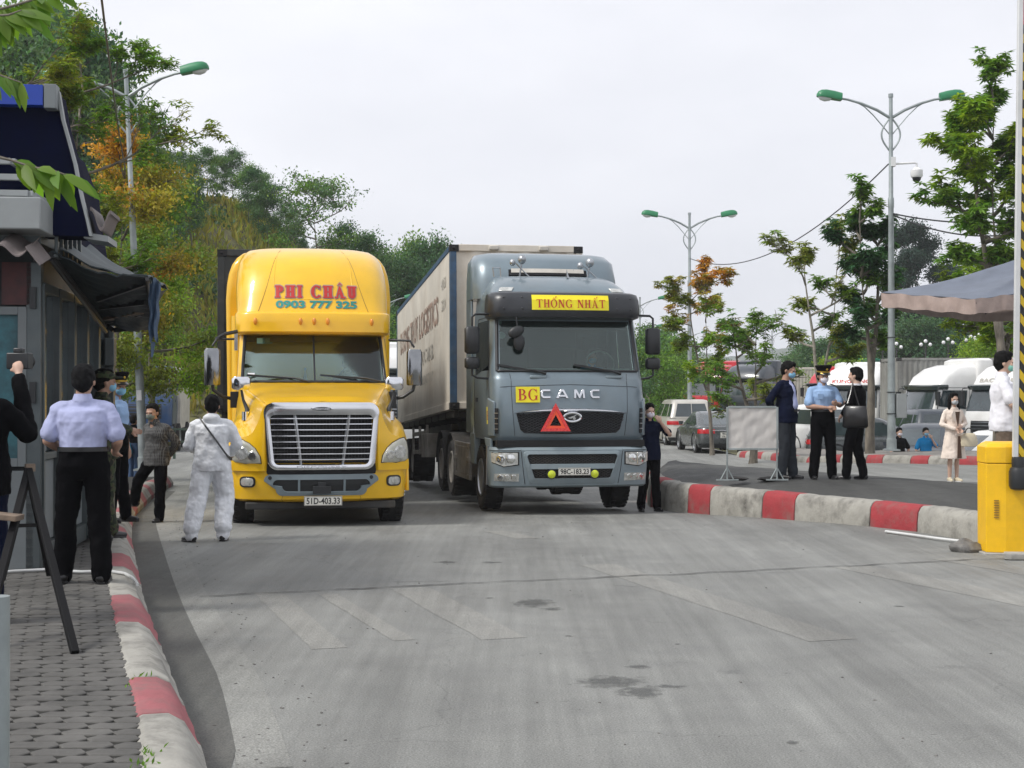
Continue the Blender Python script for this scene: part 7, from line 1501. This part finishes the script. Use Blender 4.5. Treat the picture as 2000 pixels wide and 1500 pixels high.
def lorry(label, loc, rz, paint, roof='high', group=None, letters=None, W=2.5, ink='ink_red'):
    r = thing('truck', label, 'truck', loc, rz, group); w_ = W / 2; hw = 3.75 if roof == 'high' else 3.1
    lv = [(.95, w_ - .03, .05, 2.3, .2, .08, .08), (1.5, w_, .0, 2.3, .22, .08, .08), (2.0, w_, .08, 2.3, .22, .08, .08), (2.05, w_ - .01, .1, 2.3, .2, .08, .08), (2.85, w_ - .06, .38, 2.3, .2, .08, .08), (3.0, w_ - .07, .42, 2.3, .22, .08, .08)]
    if roof == 'high': lv += [(3.3, w_ - .09, .55, 2.3, .3, .1, .1), (3.6, w_ - .14, .95, 2.3, .35, .12, .1), (3.75, w_ - .3, 1.5, 2.25, .3, .15, .05)]
    else: lv += [(3.1, w_ - .2, .7, 2.2, .2, .1, .05)]
    SH = Shell(lv); g = SH.mesh(MB()); g.build('cab', paint, r, smooth=45)
    g = MB(); SH.patch(g, -1.35, 1.35, 2.06, 2.82, off=.008, nt=20); g.build('windscreen', 'glass_opaque', r, smooth=60)
    g = MB(); VS = Shell([(2.82, w_ - .05, .22, .9, .2, .1, .08), (2.95, w_ - .03, .15, .9, .2, .1, .08), (3.0, w_ - .05, .25, .9, .2, .1, .08)]); VS.mesh(g); g.build('sun_visor', 'dark_glass' if paint == 'white_paint' else 'black_plastic', r)
    g = MB(); SH.patch(g, -.8, .8, 1.2, 1.72, off=.008); g.build('grille', 'black_plastic', r); g = MB(); [SH.patch(g, -.78, .78, z, z + .025, off=.02, nz=1) for z in (1.3, 1.42, 1.54, 1.66)]; g.build('grille_slat', paint if paint != 'white_paint' else 'steel', r)
    B2 = Shell([(.38, w_ - .04, -.02, .6, .2, .1, .08), (.5, w_, -.08, .6, .22, .1, .08), (.93, w_, -.08, .6, .22, .1, .08)]); g = B2.mesh(MB()); g.build('bumper', paint, r, smooth=45)
    if roof == 'high':
        g = MB(); D2 = Shell([(2.9, w_, 1.9, 2.7, .1, .1, .05), (3.9, w_ - .05, 2.0, 2.7, .15, .1, .05), (3.98, w_ - .2, 2.2, 2.65, .15, .1, .02)]); D2.mesh(g); g.build('roof_deflector', paint, r, smooth=45)
    for s in (-1, 1):
        g = MB(); SH.patch(g, s * 1.98, s * 2.62, lambda u: 2.12 + .1 * (1 - u), 2.8, off=.006); g.build('side_window', 'glass_opaque', r)
        g = MB(); SH.line(g, [(s * 1.92, 1.0), (s * 1.92, 2.9), (s * 2.68, 2.9), (s * 2.72, 1.0)], .008, 0); SH.patch(g, s * 2.5, s * 2.6, 1.8, 1.86, off=.02, nt=2, nz=1); g.build('door_seam', 'black_plastic', r)
        g = MB(); B2.patch(g, s * .85, s * 1.6, .62, .84, off=.01); g.build('headlight', 'lamp_clear', r, smooth=60)
        g = MB(); sh = Shell([(0, .09, -.06, .06, .03, .03, 0), (.5, .1, -.07, .07, .03, .03, 0)]); sh.mesh(g); o = g.build('door_mirror', 'black_plastic', r, smooth=50); o.location = (s * (w_ + .16), .3, 2.25)
        g = MB(); g.tube([(s * (w_ + .16), .3, 2.74), (s * (w_ + .14), .32, 2.86), (s * (w_ - .1), .5, 2.9)], .018, 6); g.tube([(s * (w_ + .16), .3, 2.26), (s * (w_ - .05), .4, 2.12)], .018, 6); g.build('mirror_arm', 'black_plastic', r)
        wheel(r, s * 1.02, 1.35, .5, .3, s); wheel(r, s * .93, 4.9, .5, .5, s)
    if letters: g = MB(); z0, z1 = (3.08, 3.22) if roof == 'high' else (2.98, 3.06); text(g, letters, lambda x, z: SH.pt(SH.tx(x, z), z) + Vector((0, -.02, 0)), -.8, .8, z0, z1, .02); g.build('lettering', ink, r, smooth=0)
    g = MB(); g.box((0, 3.2, .85), (.9, 5.4, .3)); g.box((0, 1.3, .85), (2.1, 1.6, .3)); g.build('chassis', 'frame_metal', r)
    return r
def lpos(px, d, z): return ((px - CX) / F * d, d, z)
WT = lorry('white high-roofed lorry cab facing left with a driver in blue at its window', lpos(1778, 53.0, -.9), radians(-76), 'white_paint')
driver('driver in blue seen through the side window of the white lorry cab', WT, -.62, .95, 1.6, 'cloth_bright_blue')
lorry('white high-roofed lorry facing the camera behind the man in the white shirt', lpos(1930, 50, -.9), radians(-58), 'white_paint', letters='BAC NAM', ink='ink_grey')
lorry('white high-roofed lorry behind the tree trunk and the man in the suit', lpos(1655, 59, -.85), radians(-30), 'white_paint', letters='KUNGMING', ink='ink_red')
lorry('white lorry seen in the gap between the yellow and grey lorries', lpos(768, 50, -.32), radians(9), 'white_paint')
lorry('bright red high-roofed lorry behind the second lamp post', lpos(1367, 78, -.35), radians(-38), 'red_paint', letters='HAI AN', ink='white_flat')
lorry('dark slate high-roofed lorry right of the red lorry', lpos(1441, 76, -.35), radians(-38), 'dark_paint')
lorry('second red lorry cab behind the officer near the green awning', lpos(1607, 80, -.6), radians(-38), 'red_paint')
BT = lorry('small blue box lorry parked left beyond the checked-shirt man', lpos(280, 51, -.32), radians(8), 'blue_paint', 'low', W=2.0)
g = MB(); g.box((.02, 4.6, 1.95), (2.1, 4.2, 2.3)); g.build('cargo_box', 'old_white_container', BT, bevel=.02)
def crow(label, px, d, z, m, L_, rz=90, ribs=40, H=2.75, **k): p = lpos(px, d, z); return container('shipping_container', label, L_, m, p, radians(rz), 0, 'frame_metal', None, H, ribs, **k)
crow('weathered grey container wall behind the white lorries on the right', 2332, 57, .42, 'grey_container', 12.2, 91, 60)
crow('rusty orange container behind the red and slate lorries', 1457, 93, .9, 'orange_container', 12.2, 88, 40)
crow('pale container beyond the navy-jacketed man', 1592, 90, .7, 'old_white_container', 6.1, 92, 30)
OC = crow('orange and brown container stacked beyond the dark slate lorry', 1478, 88, -1.4, 'orange_container', 6.1, 90, 20, 2.3)
g = MB(); text(g, 'VERLAND', lambda x, z: (1.235, x, z), .3, 3.0, 1.4, 2.0, .03); g.v = [(-1.24, y, z) for x, y, z in g.v]; g.build('container_lettering', 'white_flat', OC, smooth=0)
crow('long pale container right of the navy-jacketed man far behind', 1720, 88, .6, 'old_white_container', 6.1, 92, 30)
for i, (px, d) in enumerate(((770, 46),)): pass
# tarpaulin tent, awning, buildings
def dome(label, px, py, d, w_, h_, m): 
    c = at(px, py, d); z = gz(c.x, d); g = MB(); g.sheet(lambda u, v: (c.x + lerp(-w_, w_, u), d + lerp(-1.6, 1.6, v), z + h_ * (1 - .95 * abs(2 * u - 1) ** 2.2) + .05 * nn((u * 5, v * 5, 0), 1)), 24, 10, (0, 0, .03)); return tag(g.build('tarpaulin', m, smooth=60), label, 'tarpaulin')
dome('green tarpaulin tent behind the beige off-road car', 1391, 790, 64, .92, 1.9, 'canvas_green')
def house(label, px, d, z, W_, D, Hh, roof, wall='wall_far', rr=.9, rz=0, cat='building'):
    r = thing('building', label, cat, lpos(px, d, z), rz); g = MB(); g.box((0, D / 2, Hh / 2), (W_, D, Hh)); g.build('wall', wall, r)
    g = MB(); e = .4; g.add([(-W_ / 2 - e, -e, Hh), (W_ / 2 + e, -e, Hh), (W_ / 2 + e, D + e, Hh), (-W_ / 2 - e, D + e, Hh), (-W_ / 2 - e + .6, D / 2, Hh + rr), (W_ / 2 + e - .6, D / 2, Hh + rr)], [(0, 1, 5, 4), (1, 2, 5), (2, 3, 4, 5), (3, 0, 4), (3, 2, 1, 0)]); g.build('roof', roof, r, smooth=0)
    n = max(2, int(W_ / 2.2))
    for k in range(n): g = MB(); x = lerp(-W_ / 2, W_ / 2, (k + .5) / n); g.box((x, -.02, Hh * .55), (.9, .06, 1.1)); g.build('window', 'glass_opaque', r)
    return r
house('long building with bright red roof between the sparse trees', 1482, 150, -.5, 3.2, 6, 4.6, 'roof_red', rr=1.3)
house('pale grey-green building right of the red roof', 1540, 160, -.5, 2.6, 6, 5.0, 'wall_far', rr=.9)
house('white flat building behind the orange-leaved tree', 1370, 140, -.5, 3.4, 6, 4.6, 'wall_far', rr=.4)
house('low orange-roofed shed behind the row of containers', 1560, 118, -.5, 5.6, 5, 3.6, 'orange_container', 'orange_container', rr=.6)
g = MB(); c = at(1668, 703, 96); g.sheet(lambda u, v: (c.x + lerp(-1.7, 1.7, u), 94 + 3 * v, c.z - .5 * u * 0 - .3 * v + .15 * nn((u * 5, v * 4, 0), 1)), 16, 6, (0, 0, .04)); [g.tube([(c.x + s, 94.2, gz(c.x, 94)), (c.x + s, 94.2, c.z)], .04, 6) for s in (-1.6, 1.6)]; tag(g.build('awning', mat('net_green', (.03, .33, .19), .7)), 'bright green awning above the white lorry behind the officer', 'awning')
def guard():      # green rail and bins left of the yellow lorry
    r = thing('railing', 'dark green metal railing beyond the white-suited person', 'railing', (*gpos(392, 46)[:2], -.32)); 
    for z in (.55, .95): g = MB(); g.bar((-.9, 0, z), (.9, 0, z), .06, .08, (0, 1, 0)); g.build('rail', 'bin_green', r)
    for x in (-.85, 0, .85): g = MB(); g.box((x, .03, .5), (.08, .05, 1.0)); g.build('post', 'bin_green', r)
guard()
def globes(label, px, py, d, grp='white globe lamps'):
    c = at(px, py, d); z = -1.2; r = thing('globe_lamp', label, 'street lamp', (c.x, d, z), 0, grp); t = c.z - z
    g = MB(); g.tube([(0, 0, 0), (0, 0, t)], .05, 8); g.tube([(-.3, 0, t - .05), (0, 0, t - .25), (.3, 0, t - .05)], .025, 6); g.build('pole', 'frame_metal', r)
    for x, h_ in ((-.42, 0), (.42, 0), (0, .22)): g = MB(); g.ball((x * .7, 0, t + h_), .12, 12, 8); g.build('globe', 'white_flat', r)
for i, (px, py) in enumerate(((1724, 680), (1751, 678), (1808, 673), (1852, 669), (1896, 664), (1913, 660), (1928, 664))): globes(f'white three-globe lamp before the wooded hill, {["leftmost", "second", "third", "fourth", "fifth", "sixth", "rightmost"][i]} in the row from the left', px, py, 92)
# ---------------------------------------------------------------- trees on the pavement at the right
gT = lambda px, d, z=None: (*gpos(px, d)[:2], gz(gpos(px, d)[0], d) if z is None else z)
tree('tree', 'slim street tree with orange and yellow-green leaves before the second lamp', 'tree', gT(1391, 47, -.1), 5.8, 1.25, 11, nleaf=13, lsize=.16, mats=['leaf_orange', 'leaf_mixed', 'leaf_olive', 'leaf_bright'], hgrad=1, trunk=.48, r0=.075, depth=3, dens=1, forks=4, group='street trees on the far pavement')
tree('tree', 'forked sparse street tree right of the orange one, thin bare twigs', 'tree', gT(1470, 40.5), 3.9, 1.35, 23, nleaf=10, lsize=.17, mats=['leaf_olive', 'leaf_street'], trunk=.36, r0=.13, depth=3, dens=.8, spread=.8, forks=3, group='street trees on the far pavement')
tree('tree', 'thin pale-barked street tree with sparse crown above the officer', 'tree', gT(1592, 39.0), 6.2, 1.3, 31, nleaf=11, lsize=.20, bark='bark_pale', mats=['leaf_street', 'leaf_olive'], trunk=.45, r0=.105, depth=3, dens=.65, spread=.6, group='street trees on the far pavement', upb=.4)
tree('tree', 'dense green street tree just left of the camera lamp post', 'tree', gT(1700, 38.2), 6.9, .92, 47, nleaf=13, lsize=.22, mats=['leaf_street', 'leaf_dark'], trunk=.44, r0=.15, depth=3, dens=.8, forks=5, group='street trees on the far pavement', upb=.45, spread=.55)
tree('tree', 'tall bright green tree left of the raised barrier arm', 'tree', gT(1968, 33.0), 8.8, 1.15, 59, leaf='leaf_bright', nleaf=14, lsize=.22, mats=['leaf_bright', 'leaf_street'], trunk=.5, r0=.15, depth=3, dens=1, forks=6, group='street trees on the far pavement', upb=.5, spread=.7, lean=-.02)
tree('tree', 'broad leafy tree rising behind the slate-grey parasol', 'tree', gT(1945, 36.5), 4.9, 1.5, 62, forks=6, leaf='leaf_bright', nleaf=14, lsize=.22, trunk=.62, r0=.14, depth=3, dens=.9, group='street trees on the far pavement')
# trees left
tree('tree', 'thin roadside tree with sparse yellow-green crown above the booth roof', 'tree', (-8.0, 25.5, .2), 7.7, 1.75, 71, leaf='leaf_olive', nleaf=8, lsize=.13, trunk=.42, r0=.10, depth=4, dens=.7, mats=['leaf_olive', 'leaf_street'], forks=5, group='roadside trees on the left')
tree('tree', 'tree with orange-yellow leaves beside the left street lamp', 'tree', (-8.65, 31.5, .2), 6.9, 1.35, 83, nleaf=44, lsize=.11, style='clump', hgrad=1, mats=['leaf_orange', 'leaf_mixed', 'leaf_mixed', 'leaf_olive', 'leaf_olive'], trunk=.25, r0=.12, depth=3, dens=1, forks=4, group='roadside trees on the left')
tree('tree', 'bushy bright green tree between the left lamp and the yellow lorry', 'tree', (-9.35, 37.0, .1), 7.1, 1.45, 91, nleaf=44, lsize=.13, style='clump', mats=['leaf_bright', 'leaf_olive', 'leaf_street'], trunk=.2, r0=.12, depth=3, dens=1, forks=4, group='roadside trees on the left')
# near twigs hanging into the top left corner
def twig(label, pts, d, n, ln, seed, droop=.6):
    random.seed(seed); r = thing('branch', label, 'branch', at(*pts[0], d)); o = r.location; P = [at(x, y, d) - o for x, y in pts]; g = MB(); g.tube(P, [.008] + [.005] * (len(P) - 2) + [.002], 6); g.build('twig', 'bark', r)
    f = Foliage()
    for k in range(n):
        t = lerp(.25, 1, k / (n - 1)) * (len(P) - 1); i = min(len(P) - 2, int(t)); p = P[i].lerp(P[i + 1], t - i); dr = (P[i + 1] - P[i]).normalized()
        v = (dr * .7 + Vector((random.uniform(-.8, .8), random.uniform(-.6, .6), random.uniform(-1, .25) * 1.0)) + Vector((0, 0, -droop * .5))).normalized(); f.leaf2(p, v, ln * random.uniform(.7, 1.15), ln * .34, tintc(random.uniform(.75, 1.25), random.uniform(-.1, .2)), Vector((random.gauss(0, .3), -.8, .6)))
    f.build('leaves', 'leaf_near', r, smooth=60, recalc=False)
twig('leafy green twig hanging in front of the booth railing', [(-30, 300), (20, 312), (60, 326), (100, 332), (140, 345)], 5.0, 20, .13, 5)
twig('leafy twig in the upper left corner, uppermost', [(-60, 20), (-10, 18), (30, 8), (70, -5), (105, -18)], 5.2, 18, .13, 8)
twig('leafy twig in the upper left corner, below the uppermost', [(-70, 20), (-20, 30), (15, 28), (40, 18)], 5.0, 14, .14, 9)
twig('yellowish leafy twig just above the blue fascia of the booth', [(-60, 130), (-20, 140), (10, 150), (40, 160)], 7.0, 12, .13, 12)
# wooded slope on the left
SKY = [(-60, 60), (0, 62), (60, 55), (110, 42), (150, 80), (190, 140), (230, 205), (270, 250), (310, 275), (340, 292), (420, 283), (460, 285), (495, 320), (520, 350), (550, 410), (600, 480)]
protos = []
for k, (H_, cr, lf) in enumerate(((9.5, 2.1, ['leaf_hill', 'leaf_dark']), (8.5, 1.9, ['leaf_dark', 'leaf_hill']), (7.5, 2.2, ['leaf_hill', 'leaf_street']))):
    protos.append(tree('tree', 'x', 'tree', (0, 0, 0), H_, cr, 101 + k * 7, nleaf=42, lsize=.23, style='clump', mats=lf, trunk=.38, r0=.12, depth=3, dens=.62, group='trees on the hill slope', upb=.3, spread=.75, forks=4, kids=(2, 3)))
kinds = ['tall dark green hillside tree on the slope behind the booth and yellow lorry', 'dark-leaved hillside tree with dense crown on the left slope', 'rounded mid green hillside tree on the left slope']
random.seed(5); SPEC = []
for px in range(-40, 590, 26): SPEC.append((px + random.uniform(-8, 8), random.uniform(84, 95), 0))
for px in range(-30, 400, 34): SPEC.append((px + random.uniform(-8, 8), random.uniform(74, 81), 55))
for px in range(-30, 300, 42): SPEC.append((px + random.uniform(-8, 8), random.uniform(62, 67), 0 if px < 230 else 90))
for i, (px, y, dn) in enumerate(SPEC):
    x = (px - CX) / F * y; k = i % 3; z = hz(x, y) - .3; top = CH + (HY - pw(SKY, px) - dn - random.uniform(0, 34)) / F * y; s = (top - z) / (9.5, 8.5, 7.5)[k]
    if s < .28: s = .3
    q = min(s, 1.15)
    if i < 3: o = protos[k]; o.location = (x, y, z); o['label'] = kinds[k]; o.scale = (q, q, s)
    else: dup(protos[k], (x, y, z), random.uniform(0, 6.28), kinds[k], None, (q, q, s))
# trees right of the yellow lorry roof, towards the gap between lorries
tree('tree', 'spreading layered tree on the skyline above the yellow lorry roof', 'tree', (-11.4, 84, hz(-11.4, 84) - .4), (CH + 402 / F * 84) - hz(-11.4, 84) + .4, 2.6, 203, nleaf=24, lsize=.2, style='clump', flat=.5, mats=['leaf_street', 'leaf_hill'], trunk=.3, r0=.16, depth=3, dens=.75, spread=1.0)
for i, (px, y, ty) in enumerate(((590, 90, 470), (640, 88, 480), (685, 88, 455), (725, 86, 480), (745, 92, 515), (768, 96, 530), (785, 90, 520), (808, 96, 500), (828, 100, 545), (848, 94, 492), (868, 100, 520), (700, 74, 600), (760, 74, 610), (735, 66, 640))):
    x = (px - CX) / F * y; z = max(hz(x, y), -.4) - .2; k = (i + 1) % 3; s = (CH + (HY - ty) / F * y - z) / (9.5, 8.5, 7.5)[k]; q = min(s, 1.0)
    dup(protos[k], (x, y, z), i * 1.3, ['dark tree on the ridge seen between the lorries', 'tree low on the ridge right of the yellow lorry'][i % 2], 'trees on the ridge between the lorries', (q, q, s))
# low bushes and trees behind the cars
BSH = tree('tree', 'low bushy tree behind the cars right of the grey lorry', 'tree', (7.6 * 1.1, 84, -.4), 4.6, 1.9, 301, nleaf=26, lsize=.17, style='clump', mats=['leaf_street', 'leaf_hill'], trunk=.15, r0=.1, depth=3, dens=1, group='bushy trees behind the car park')
BSH.location = (*gpos(1300, 74)[:2], -.4)
for i, (px, d, s) in enumerate(((1272, 70, 1.0), (1335, 96, 1.15), (1285, 92, 1.3), (1395, 110, 1.0), (1440, 118, .9), (1262, 62, .85), (1500, 126, .8), (1322, 84, .9))):
    dup(BSH, (*gpos(px, d)[:2], -.5), i * .9, None, None, (s, s, s))
# wooded hill at the right
FT = []; random.seed(9)
for i in range(46):
    d = random.uniform(104, 165); px = random.uniform(1560, 2060); x = (px - CX) / F * d; s = random.uniform(.55, .95)
    z = hz2(x, d) if x > 14 else -.6
    top = 608 + 40 * (px < 1620); hmax = CH + (HY - top) / F * d - z
    s = min(s, max(.35, hmax / 9.2)); k = i % 3
    dup(protos[k], (x, d, z - .3), random.random() * 6, ['dark evergreen tree in the wood on the right-hand hill', 'dense dark tree in the wood on the right-hand hill', 'rounded green tree in the wood on the right-hand hill'][k], 'trees of the wooded hill on the right', (s * 1.25, s * 1.25, s))
tree('tree', 'large dark blue-green pine-like tree above the parasol', 'tree', (*gpos(1818, 112)[:2], 2.0), 11.8, 2.5, 401, leaf='leaf_pine', nleaf=34, lsize=.22, style='clump', trunk=.2, r0=.2, depth=4, dens=.9, upb=.3, spread=.7)
tree('tree', 'smaller dark tree right of the large pine-like tree', 'tree', (*gpos(1885, 116)[:2], 2.0), 9.3, 2.0, 402, leaf='leaf_pine', nleaf=34, lsize=.22, style='clump', trunk=.2, r0=.2, depth=3, dens=.9)
b1 = tree('shrub', 'round yellow-green shrub before the grey container, left of the arm', 'shrub', (*gpos(1937, 66)[:2], 1.0), 2.9, 1.2, 411, leaf='leaf_bright', nleaf=26, lsize=.15, style='clump', trunk=.1, r0=.06, depth=3)
dup(b1, (*gpos(1640, 84)[:2], .6), 2, 'round yellow-green shrub above the green awning', None, (1.2, 1.2, 1.0))
tree('shrub', 'light green shrub on the bank behind the blue box lorry', 'shrub', (-15.6, 62.5, hz(-15.6, 62.5) - .2), 3.0, 1.5, 421, leaf='leaf_bright', nleaf=24, lsize=.16, style='clump', trunk=.1, r0=.06, depth=3)
# grass on the slope
random.seed(3); f = Foliage()
for i in range(26000):
    x = random.uniform(-34, -3); y = random.uniform(59, 100)
    z = hz(x, y)
    if z < .8 or nn((x, y, 0), .35) < -.28: continue
    h_ = random.uniform(.35, .85); c = tintc(random.uniform(.55, 1.25), random.uniform(-.15, .3)); f.leaf(Vector((x, y, z - .05)), Vector((random.gauss(0, .35), random.gauss(0, .35) - .15, 1)), h_, .16, c)
setting(f.build('grass', 'grass_blade', smooth=0, recalc=False), 'stuff')
f = Foliage()
for i in range(9000):
    x = random.uniform(-34, -2); y = random.uniform(58, 92); z = hz(x, y)
    if z < .2 or nn((x, y, 4), .22) < .02: continue
    cb = random.uniform(.5, 1.1)
    for k in range(3): f.leaf(Vector((x, y, z)) + rvec() * .35 + Vector((0, 0, .35)), rvec() + Vector((0, 0, .4)), .35, .2, tintc(cb * random.uniform(.8, 1.2), .1))
setting(f.build('undergrowth', 'leaf_hill', smooth=0, recalc=False), 'stuff')
f = Foliage()      # weeds in the kerb joints
for bx, by, n in ((gp(290, 1480, .25)[0], gp(290, 1480, .25)[1], 22), (gp(262, 1330, .25)[0], gp(262, 1330, .25)[1], 8)):
    for i in range(n): f.leaf(Vector((bx + random.gauss(0, .035), by + random.gauss(0, .09), .248)), Vector((random.gauss(0, .6), random.gauss(0, .6), 1)), random.uniform(.02, .05), .012, tintc(random.uniform(.6, 1.2), 0))
setting(f.build('weeds', 'leaf_street', smooth=0, recalc=False), 'stuff')
# small litter on the road: chips of stone and dead leaves
random.seed(12); g = MB()
for i in range(420):
    y = random.uniform(5, 22) ** 1; e = random.random() < .6; x = KLx(y) + random.uniform(.02, .8) if e else random.uniform(-4, 8)
    s = random.uniform(.003, .011); a = random.random() * 3
    g.box((x, y, gz(x, y) + s * .3), (s * random.uniform(1, 2.2), s, s * .6), rot(z=a))
setting(g.build('gravel', 'stone', smooth=0, recalc=False), 'stuff')
# ---------------------------------------------------------------- haze
g = MB(); g.box((0, 650, 70), (1900, 1500, 150)); g.v = [(x, y, -3.5 if z < 70 else z) for x, y, z in g.v]
hb = g.build('haze', [], smooth=0); hm = bpy.data.materials.new('haze'); hm.use_nodes = True; t = hm.node_tree; t.nodes.clear(); o_ = t.nodes.new('ShaderNodeOutputMaterial'); v_ = t.nodes.new('ShaderNodeVolumePrincipled')
v_.inputs['Color'].default_value = (.93, .96, 1.0, 1); v_.inputs['Density'].default_value = .0004; v_.inputs['Anisotropy'].default_value = .2; t.links.new(v_.outputs[0], o_.inputs['Volume']); hb.data.materials.append(hm); hb['kind'] = 'stuff'
S.cycles.volume_bounces = 1
